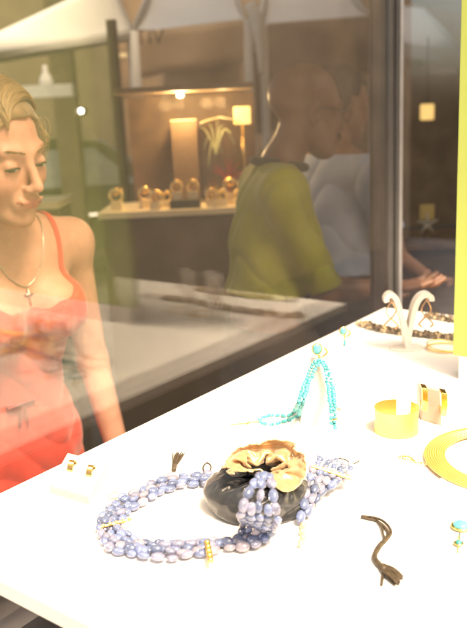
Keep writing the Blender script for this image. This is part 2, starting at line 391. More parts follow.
# canopies
def tent(name, label, eL, eR, rise, back, val, mtop, mval, drape=None, rise2=None):
    A, B = Wp(*eL), Wp(*eR); dz = np.array([0, 0, 1.]); n = FW*back
    along = B-A; L = np.linalg.norm(along)
    t = thing(name, label, 'canopy', [(A+B)[0]/2, (A+B)[1]/2, 0])
    m = MB(); ns = 24
    for sgn in (0, 1):
        G = []
        for i in range(ns+1):
            s = i/ns; row = []
            for j in range(9):
                q = j/8; e = A+along*s
                inner = A+along*(.15+.7*s)
                sag = -.10*math.sin(math.pi*q)*rise
                ri = rise+(rise2-rise)*s if rise2 else rise
                pnt = e*(1-q)+inner*q+n*(q*.5)+dz*(ri*q**1.15+sag) if sgn == 0 else e*(1-q)+inner*q+n*(1-q*.5)+dz*(ri*q**1.15+sag)
                row.append(pnt)
            G.append(row)
        m.grid(G)
    for X, Y in ((A, A+along*.15), (B, B-along*.15)):
        m.grid([[X, Y+n*.5+dz*rise], [X+n, Y+n*.5+dz*rise]])
    o = m.build('roof', mtop, t, smooth=True, auto=40); so_ = o.modifiers.new('cloth', 'SOLIDIFY'); so_.thickness = .012
    def curtain(P, Q, h, amp, mt, nm, lo=0.):
        G = []
        for i in range(41):
            s = i/40
            off = FW*amp*math.sin(s*9+.7*math.sin(s*5))
            G.append([P+(Q-P)*s+off*j/5-dz*(lo+(h-lo)*j/5*(1+.03*math.sin(s*14))) for j in range(6)])
        o = MB().grid(G).build(nm, mt, t, smooth=True); k = o.modifiers.new('cloth', 'SOLIDIFY'); k.thickness = .008
    curtain(A, B, val, .03, mval, 'valance')
    if drape: curtain(A+n, B+n, val, .03, mval, 'valance')
    if drape: curtain(A+n*.9-dz*val*.5, B+n*.9-dz*val*.5, drape, .08, mval, 'drape')
    for X in (A, B):
        MB().tube([np.array([X[0], X[1], 0.]), X], .03, 8).build('pole', M['canvas'], t, smooth=True)
    return t
tA = tent('street_canopy', 'white peaked street canopy with a light tan lettered valance, above the lit counter', (131, 33, 4.9), (247, 19, 5.3), .62, 2.6, .27, M['canvas'], M['tan'], drape=.55)
tB = tent('street_canopy', 'white street canopy with a dark brown valance above the bald man', (263, 24, 5.6), (372, 16, 6.1), .6, 2.4, .42, M['canvas'], M['dkcanvas'], drape=.6)
tC = tent('street_canopy', 'white street canopy with a shaded pale valance, beside the lime panel', (394, 40, 7.4), (470, 52, 6.8), .5, 2.4, .16, M['canvas'], M['canvas'])
tD = tent('street_canopy', 'plain white canopy slanting across the upper left corner above the blonde woman', (-60, 60, 3.5), (133, 31, 4.7), .10, .5, .04, M['canvas'], M['canvas'], rise2=.34)
# lettering on the tan valance
cu = bpy.data.curves.new('lettering', 'FONT'); cu.body = 'TIV'; cu.size = .13; cu.extrude = .001; cu.align_x = 'CENTER'
fo = bpy.data.objects.new('lettering', cu); COL.objects.link(fo)
dg = bpy.context.evaluated_depsgraph_get(); me = bpy.data.meshes.new_from_object(fo.evaluated_get(dg)); bpy.data.objects.remove(fo)
lt = bpy.data.objects.new('lettering', me); COL.objects.link(lt); me.materials.clear(); me.materials.append(mat('faded_print', (.10, .07, .05), .9))
lt.parent = tA; p = Wp(151, 45, 4.90)-FW*.045
rm = Matrix.Rotation(CAMR+.30, 4, 'Z') @ Matrix.Rotation(math.pi/2, 4, 'X'); rm.translation = Vector(p)-Vector(tA.location); lt.matrix_basis = rm
# white rolled side curtain between the two canopies
pp = spline([Wp(250, 4, 5.2), Wp(257, 22, 5.2), Wp(261, 45, 5.2), Wp(262, 74, 5.2)], 24)
o = MB().tube(pp, np.interp(np.linspace(0, 1, len(pp)), [0, .5, 1], [.04, .05, .02]), 10).build('rolled_curtain', M['canvas'], smooth=True); tag(o, 'narrow white rolled up side curtain hanging between two canopies', 'curtain')
o = camboard(407, 457, 56, 76, 8.5, .05).build('blank_sign', M['canvas']); tag(o, 'blank white rectangular sign board beside the lime panel', 'sign')
# lamp and its chain in the right bay
p = Wp(427, 112, 6.0); t = thing('lantern', 'small glowing orange lantern seen between the mullion and the lime panel', 'lamp', p)
MB().box((-.045, -.045, -.06), (.045, .045, .06), (MC, p)).build('lamp_shade', M['lampglow'], t, bevel=.01)
MB().tube([p+UP*.06, p+UP*.55], .006, 6).build('cord', M['black'], t)

# counters
t = thing('wooden_counter', 'dark brown wooden counter beyond the window, right of the mullion', 'counter', Wp(430, 300, 3.4)*[1, 1, 0])
camboard(380, 520, 245, 252, 3.4, .5).build('worktop', mat('worn_wood', (.13, .075, .04), .45, var=.4, vscale=12), t)
camboard(384, 516, 254, 330, 3.44, .42, 0).build('front', M['brown'], t)
zc = Wp(425, 245, 3.5)[2]
p = Wp(424, 226, 3.5); p[2] = zc; t = thing('table_card', 'pale yellow card with a white starfish ornament standing on the wooden counter', 'card', p)
camboard(420, 434, 204, 220, 3.5, .012).build('card', mat('yellow_card', (.62, .5, .2), .7), t)
m = MB(); cs = Wp(427, 224, 3.46)
for k in range(5):
    a = math.pi/2+k*2*math.pi/5; m.tube([cs, cs+(RT*math.cos(a)+UP*math.sin(a))*.05], [.010, .003], 6)
m.build('starfish', M['canvas'], t, smooth=True)
MB().tube([p+FW*.006, Wp(427, 220, 3.506)], .006, 6).build('stem', M['brown'], t)

VD = 2.7
zs = Wp(175, 208, VD)[2]
def onshelf(x, d=VD): p = Wp(x, 208, d); p[2] = zs; return p
t = thing('display_counter', 'brown display counter with a lit cream top holding rows of small stands', 'counter', onshelf(190)*[1, 1, 0])
a, b = onshelf(97, VD-.06), onshelf(254, VD-.06)
MB().prism([a, b, b+FW*.34, a+FW*.34], (0, 0, -.022)).build('countertop', M['cream'], t, bevel=.002)
a2, b2 = onshelf(101, VD-.03), onshelf(330, VD-.03)
MB().prism([a2*[1, 1, 0], b2*[1, 1, 0], b2*[1, 1, 0]+FW*.3, a2*[1, 1, 0]+FW*.3], (0, 0, zs-.03)).build('cabinet', M['brown'], t)
bk = [onshelf(136, VD+.30), onshelf(258, VD+.30)]
MB().prism([bk[0], bk[1], bk[1]+FW*.02, bk[0]+FW*.02], (0, 0, .388)).build('back_panel', mat('back_panel_wood', (.12, .075, .04), .6, var=.3), t)
hd = [onshelf(120, VD-.04), onshelf(258, VD-.04)]
MB().prism([hd[0]+UP*.39, hd[1]+UP*.39, hd[1]+FW*.34+UP*.39, hd[0]+FW*.34+UP*.39], (0, 0, .018)).build('canopy_board', M['brown2'], t)
for x in (187, 228):
    p = onshelf(x, VD+.06)+UP*.380
    if x < 200: MB().ellipsoid(p, (.012, .012, .008)).build('downlight', M['bulb'], t, smooth=True)
    ld = bpy.data.lights.new('counter_light', 'POINT'); ld.energy = 1.8 if x < 200 else .35; ld.color = (1, .66, .30); ld.shadow_soft_size = .02  # second light has no fixture, added to brighten the counter's right end
    lo_ = bpy.data.objects.new('counter_light', ld); COL.objects.link(lo_); lo_.location = Vector(p-UP*.03)
# lamp on the counter
p = onshelf(246, VD+.16); t = thing('table_lamp', 'slim table lamp with a small glowing square shade on the cream counter', 'lamp', p)
top = Wp(246, 124, VD+.16)[2]
MB().box((-.03, -.03, top-p[2]), (.03, .03, top-p[2]+.062), (MC, p)).build('lamp_shade', M['lampglow'], t, bevel=.004)
MB().tube([p+UP*.008, p+UP*(top-p[2])], .005, 8).build('stem', M['gold'], t, smooth=True)
MB().tube([p, p+UP*.008], .03, 16).build('base', M['gold'], t, smooth=True)
# acrylic show cases
def case(x0, x1, y0, d, dep, label, arched=False, m_=None):
    A, B = onshelf(x0, d), onshelf(x1, d); h = Wp(x0, y0, d)[2]-zs; L = np.linalg.norm(B-A)
    t = thing('acrylic_case', label, 'case', (A+B)/2)
    prof = [(0, 0), (L, 0)]+([(L, h*.97), (L*.82, h*1.0), (L*.5, h*1.03), (L*.18, h), (0, h*.97)] if arched else [(L, h), (0, h)])
    ra = (B-A)/L
    P = [A+ra*q[0]+UP*(q[1]+.001) for q in prof]
    MB().prism(P, FW*.005).build('front_sheet', m_ or M['clear'], t)
    MB().prism([q+FW*dep for q in P], FW*.005).build('back_sheet', m_ or M['clear'], t)
    for s in (A, B-ra*.005): MB().prism([s+UP*.001+FW*.006, s+ra*.005+UP*.001+FW*.006, s+ra*.005+UP*h*.96+FW*.006, s+UP*h*.96+FW*.006], FW*(dep-.007)).build('side_sheet', m_ or M['clear'], t)
    MB().tube([q-FW*.001 for q in P[2:]], .003, 6).build('lit_edge', mat('edge', (.5, .4, .24), .3), t)
case(176, 201, 121, VD+.13, .08, 'flat beige acrylic case standing at the back of the cream counter', m_=mat('beige_sheet', (.15, .10, .06), .4, var=.1))
case(205, 243, 121, VD+.10, .15, 'arched clear acrylic case around a pale air plant and red feather', arched=True)
# air plant and red plume
b = onshelf(219, VD+.17); b0 = b+UP*.07
m = MB()
for k, (dx, dz_, sw) in enumerate([(-.05, .10, .02), (-.045, .02, .05), (-.03, -.04, .06), (0, -.05, .06), (.02, .0, .05), (.06, .07, .05), (.07, .03, .07), (.01, .12, .0), (-.02, .11, .03), (.035, .1, .04)]):
    c0 = b+UP*.17; pts = spline([c0, c0+RT*dx*.5+UP*(dz_*.5+sw), c0+RT*dx+UP*dz_-FW*.02*(k % 3-1)], 12)
    m.tube(pts, np.linspace(.0085, .002, len(pts)), 6, flat=.5)
t = thing('air_plant', 'pale silvery green air plant with drooping leaves inside the arched clear case', 'plant', b)
m.build('leaves', mat('silver_leaf', (.36, .40, .26), .5), t, smooth=True)
MB().tube([b, b+UP*.17], .004, 6).build('stem', M['olive'], t)
m = MB(); rb = onshelf(230, VD+.15)
for k in range(34):
    a = rng.uniform(.1, 2.6); l = rng.uniform(.05, .1); pts = spline([rb+UP*.05, rb+UP*.07+RT*math.cos(a)*l*.4+UP*math.sin(a)*l*.5, rb+UP*.06+RT*math.cos(a)*l*.9+UP*math.sin(a)*l*.9+FW*rng.uniform(-.02, .02)], 8)
    m.tube(pts, np.linspace(.003, .0015, len(pts)), 4)
m.tube([rb, rb+UP*.055], .004, 6)
o = m.build('red_plume', mat('red_feather', (.32, .03, .03), .7), smooth=True); tag(o, 'spiky dark red feather plume beside the air plant in the clear case', 'plume')
p0 = onshelf(186, VD+.0); o = MB().box((-.052, -.035, 0), (.052, .035, .028), (MC, p0)).build('black_plinth', mat('green_black', (.02, .035, .016), .3), bevel=.002); tag(o, 'low black plinth near the front of the cream counter', 'plinth')
# watch stands
def watch_stand():
    p = np.zeros(3); t = thing('bracelet_stand', '', 'stand', p)
    MB().prism([(-.017, -.014, 0), (.017, -.014, 0), (.017, .014, 0), (-.017, .014, 0)], (0, 0, .028)).build('block', mat('cream_block', (.72, .58, .36), .5), t, world=False, bevel=.002)
    a = np.linspace(0, 2*math.pi, 22, endpoint=False); m = MB()
    m.tube([(.019*math.cos(x), .004*math.sin(x), .045+.019*math.sin(x)) for x in a], .0045, 6, closed=True)
    m.ellipsoid((0, -.006, .057), (.013, .006, .013)); m.build('bracelet', M['gold'], t, world=False, smooth=True)
    return t
ws = watch_stand()
spots = [(117, .02, .0, 1.15, 'gold bracelet on a cream block, alone at the left end of the lit counter'),
         (146, .05, .4, 1.1, 'gold bracelet on a cream block, rear left of the trio before the brown back panel'),
         (156, -.02, -.3, 1.0, 'gold bracelet on a cream block, front one of the trio before the brown back panel'),
         (164, .04, .2, 1.1, 'two gold bracelets on a low cream block just left of the black plinth'),
         (212, -.02, -.3, .95, 'gold bracelet on a cream block just right of the black plinth'),
         (220, .0, .3, 1.1, 'two gold bracelets on a low cream block in front of the red plume'),
         (232, .06, .0, 1.35, 'largest gold bracelet on a cream block, before the arched clear case'),
         (241, .03, .5, 1.0, 'two gold bracelets on a low cream block before the lamp stem'),
         (250, .0, -.2, 1.0, 'two gold bracelets on a low cream block at the right end of the lit counter')]
for i, (x, dd, rz, sc, lab) in enumerate(spots):
    l = onshelf(x, VD+dd)
    if i == 3:
        w2 = thing('bracelet_stand', '', 'stand', np.zeros(3))
        MB().prism([(-.022, -.012, 0), (.022, -.012, 0), (.022, .012, 0), (-.022, .012, 0)], (0, 0, .020)).build('block', M['cream'], w2, world=False, bevel=.002)
        a_ = np.linspace(0, 2*math.pi, 20, endpoint=False)
        for dx_ in (-.012, .012):
            MB().tube([(dx_+.012*math.cos(x_), .003*math.sin(x_), .034+.015*math.sin(x_)) for x_ in a_], .0035, 6, closed=True).ellipsoid((dx_, -.004, .046), (.008, .004, .008)).build('bracelet', M['satin_gold'], w2, world=False, smooth=True)
    if i == 3: o = w2; o.location = Vector(l); o.scale = (sc,)*3; o['label'] = lab; o.rotation_euler.z = CAMR+rz
    elif i in (5, 7, 8): o = copy_thing(w2, l, lab, CAMR+rz, sc)
    elif i == 0: o = ws; o.location = Vector(l); o.scale = (sc,)*3; o['label'] = lab; o.rotation_euler.z = CAMR+rz
    else: o = copy_thing(ws, l, lab, CAMR+rz, sc)
    o['group'] = 'bracelet stands on the lit counter'
for x, lab in ((178, 'gold bracelet on a cream block, left of the pair on the black plinth'), (194, 'gold bracelet on a cream block, right of the pair on the black plinth')):
    o = copy_thing(ws, p0+RT*((x-186)/773*VD)+UP*.028, lab, CAMR, 1.0); o['group'] = 'bracelet stands on the lit counter'
# second small lit shelf beside the woman
a = Wp(30, 203, 3.2); b = Wp(58, 203, 3.2); b[2] = a[2]
t = thing('lit_shelf', 'small cream lit shelf seen beside the mouth of the blonde woman', 'shelf', a*[1, 1, 0])
MB().prism([a-RT*.1, b, b+FW*.3, a-RT*.1+FW*.3], (0, 0, -.03)).build('shelf_board', M['cream'], t)
MB().prism([(a-RT*.08)*[1, 1, 0], b*[1, 1, 0], b*[1, 1, 0]+FW*.25, (a-RT*.08)*[1, 1, 0]+FW*.25], (0, 0, a[2]-.035)).build('pedestal', M['olive'], t)

# parked car beyond the olive pillar
def car():
    cp = Wp(70, 300, 8.6); cp[2] = 0; rz = CAMR+.25
    t = thing('parked_car', 'dark olive parked car with a pale windscreen behind the blonde woman', 'car', cp, rz)
    prof = [(-2.0, .35), (-2.05, .75), (-1.75, .88), (-1.2, .92), (-.7, 1.38), (.35, 1.42), (.95, 1.0), (1.85, .85), (2.05, .65), (2.05, .35)]
    P = spline([(x, 0, z) for x, z in prof], 60); G = []
    for s, yy in ((.86, -.82), (.97, -.78), (1, -.6), (1, .6), (.97, .78), (.86, .82)):
        G.append([(p[0]*(.97+.03*s), yy*(1-.22*max(0, p[2]-.9)/.5), .30+(p[2]-.30)*(.9+.1*s)) for p in P])
    m = MB(); m.grid(G)
    for k in (0, 5): m.add(np.array(G[k]), [tuple(range(len(P)))])
    m.build('body', mat('olive_car_paint', (.05, .065, .02), .3, coat=.5, var=.05), t, world=False, smooth=True, auto=50)
    gm = mat('car_glass', (.20, .22, .19), .1)
    m = MB(); m.hexa([(1.0, -.62, 1.0), (1.0, .62, 1.0), (.42, .52, 1.405), (.42, -.52, 1.405), (1.02, -.62, 1.02), (1.02, .62, 1.02), (.44, .52, 1.425), (.44, -.52, 1.425)]); m.build('windscreen', gm, t, world=False)
    for sy in (-1, 1):
        m = MB(); m.hexa([(-1.0, sy*.785, .98), (.75, sy*.785, .98), (.35, sy*.69, 1.34), (-.65, sy*.69, 1.34), (-1.0, sy*.80, .985), (.75, sy*.80, .985), (.35, sy*.705, 1.345), (-.65, sy*.705, 1.345)]); m.build('side_window', gm, t, world=False)
        m = MB(); m.tube([(-1.9, sy*.835, .70), (1.8, sy*.835, .70)], .02, 6); m.build('chrome_strip', M['chrome'], t, world=False)
        for x in (-1.25, 1.3):
            m = MB(); m.tube([(x, sy*.70, .32), (x, sy*.85, .32)], .32, 20); w_ = m.build('wheel', M['black'], t, world=False, smooth=True, auto=40)
            m = MB(); m.tube([(x, sy*.845, .32), (x, sy*.858, .32)], .2, 16); m.build('rim', M['chrome'], w_, world=False)
    return t
car()
# ------------------------------------------------------------------ jewellery on the table
Z = UP
bead_m = mat('kyanite', (1, 1, 1), .12, var=.25, vscale=90, attr=True, trans=.5, ior=1.55, coat=.4)
turq_m = mat('turquoise', (1, 1, 1), .25, var=.15, vscale=120, attr=True, coat=.3)
cord_m = mat('bronze_cord', (.055, .040, .025), .55, var=.3, vscale=200, bump=.5, bscale=500)
silver = mat('antique_silver', (.50, .45, .38), .3, metal=.9, var=.3, vscale=200)
crystal_m = mat('smoky_crystal', (1, 1, 1), .12, metal=.35, var=.2, attr=True, coat=.6)

def kcol():
    u = rng.random()
    base = np.array([.20, .255, .45])*rng.uniform(.7, 1.3) if u < .62 else (np.array([.28, .30, .44])*rng.uniform(.85, 1.2) if u < .9 else np.array([.40, .38, .48]))
    return base
def bead_row(m, P, lx, lw, gap=.0, jit=.12, col=kcol, nu=9, nv=6, flat=.75):
    Q = resample(P, lx*2+gap)
    for i in range(len(Q)-1):
        c = (Q[i]+Q[i+1])/2; d = Q[i+1]-Q[i]
        A = frame(d); tw = rng.uniform(-.9, .9); ct, st = math.cos(tw), math.sin(tw)
        x = A[0]*ct+A[1]*st; y = -A[0]*st+A[1]*ct
        k = 1+rng.uniform(-jit, jit)
        m.ellipsoid(c+rng.normal(0, .0006, 3), (lw*k, lw*flat*k, lx*k), np.array([x, y, A[2]]), nu, nv, col())

# ---- blue bead necklace
t = thing('bead_necklace', 'multi strand pale blue bead necklace with gold spacer bars spilling out of the dark pouch', 'necklace', T(200, 520))
up_px = [(212, 484), (196, 484), (180, 485), (163, 490), (147, 497), (131, 506), (119, 514), (112, 522), (110, 531), (113, 540), (123, 548), (138, 553), (158, 556), (180, 555), (205, 552), (222, 548.5)]
C0 = np.array([T(x, y) for x, y in up_px])
NS = 5
for k in range(NS):
    o_ = (k-(NS-1)/2)
    C = spline(C0, 140); d = np.gradient(C, axis=0); d /= np.linalg.norm(d, axis=1)[:, None]; nrm = np.cross(d, Z)
    s = np.linspace(0, 1, len(C)); wv = .0060*(1-.25*np.exp(-((s-.5)/.06)**2))*(1-.35*np.clip((s-.9)/.1, 0, 1))
    wob = .0022*np.sin(s*37+k*2.1)+.0015*np.sin(s*71+k)
    P = C+nrm*(o_*wv+wob)[:, None]; P[:, 2] += .0062+.0035*((k % 2)*(.5+.5*np.sin(s*23+k)))
    # climb the front of the pouch into its mouth
    q = k/(NS-1)
    cl = [P[-8], P[-1], T(236+q*20, 540+q*5, ZT+.008), T(243+q*28, 527+q*7, ZT+.010), Wp(242+q*35, 514+q*4, .741), Wp(244+q*31, 503+q*2, .740), Wp(249+q*24, 491, .746), Wp(255+q*16, 481, .757), Wp(262+q*6, 473, .775)]
    cl = cl if k % 2 == 0 else cl[:6]
    P = np.vstack([P, spline(cl, 60)[9:]])
    m = MB(); bead_row(m, P, .0070, .0052, .0004); m.build('bead_strand', bead_m, t, smooth=True)
def bar(px0, px1, z0, z1, r=.0017, rows=2, name='spacer_bar'):
    a, b = T(*px0, ZT+z0), T(*px1, ZT+z1); m = MB(); d = (b-a)/np.linalg.norm(b-a); sd_ = np.cross(d, Z)
    for q in range(rows): m.tube([a+sd_*(q-.5)*.0026*(rows > 1), b+sd_*(q-.5)*.0026*(rows > 1)], r, 8)
    for q in np.linspace(.08, .92, 5): m.ellipsoid(a+(b-a)*q+Z*.0006, (.0023,)*3)
    return m.build(name, M['satin_gold'], t, smooth=True, auto=50)
bar((101, 527), (132, 519), .012, .012, .0016, 1)
bar((207, 541), (211, 562), .011, .011)
# the far end, fanning out to the right of the pouch
top0, top1 = T(313, 466, ZT+.030), T(350, 477, ZT+.016)
for k in range(6):
    q = k/5; s0 = top0+(top1-top0)*q
    e = T(301+k*4.5, 522-k*6.0, ZT+.007)
    mid = (s0+e)/2+Z*.006+RT*(.004*math.sin(k*2.))
    m = MB(); bead_row(m, spline([s0, mid, e], 14), .0070+.0006*(k < 2), .0052, .0002); m.build('bead_strand', bead_m, t, smooth=True)
for k in range(5):
    q = k/4; s0 = top0+(top1-top0)*(.08+.84*q); e = T(322+k*7.5, 455+k*2.4, ZT+.022-.003*k)
    m = MB(); bead_row(m, np.array([s0, e]), .0058, .0045, 0); m.build('bead_strand', bead_m, t, smooth=True)
bar((312, 466), (351, 478), .033, .019, .0018)
m = MB()
for k, (x, y) in enumerate([(303, 526), (302, 532), (303, 538), (301, 544)]): m.ellipsoid(T(x, y, ZT+.004), (.0036, .0036, .0044), col=(.75, .6, .42))
m.build('clasp', mat('pale_gold_beads', (.72, .55, .34), .3, metal=.5), t, smooth=True)
m = MB(); m.tube(spline([T(338, 458, ZT+.016), T(346, 460, ZT+.014), T(352, 464, ZT+.011), T(359, 461, ZT+.008)], 16), .0008, 6); m.build('thread', cord_m, t, smooth=True)

# ---- satin pouch (local frame: x right, y away, z up)
pc = T(256, 507)
pouch = thing('satin_pouch', 'dark grey satin drawstring pouch with ruffled gold lining, standing on the white table', 'pouch', pc, CAMR)
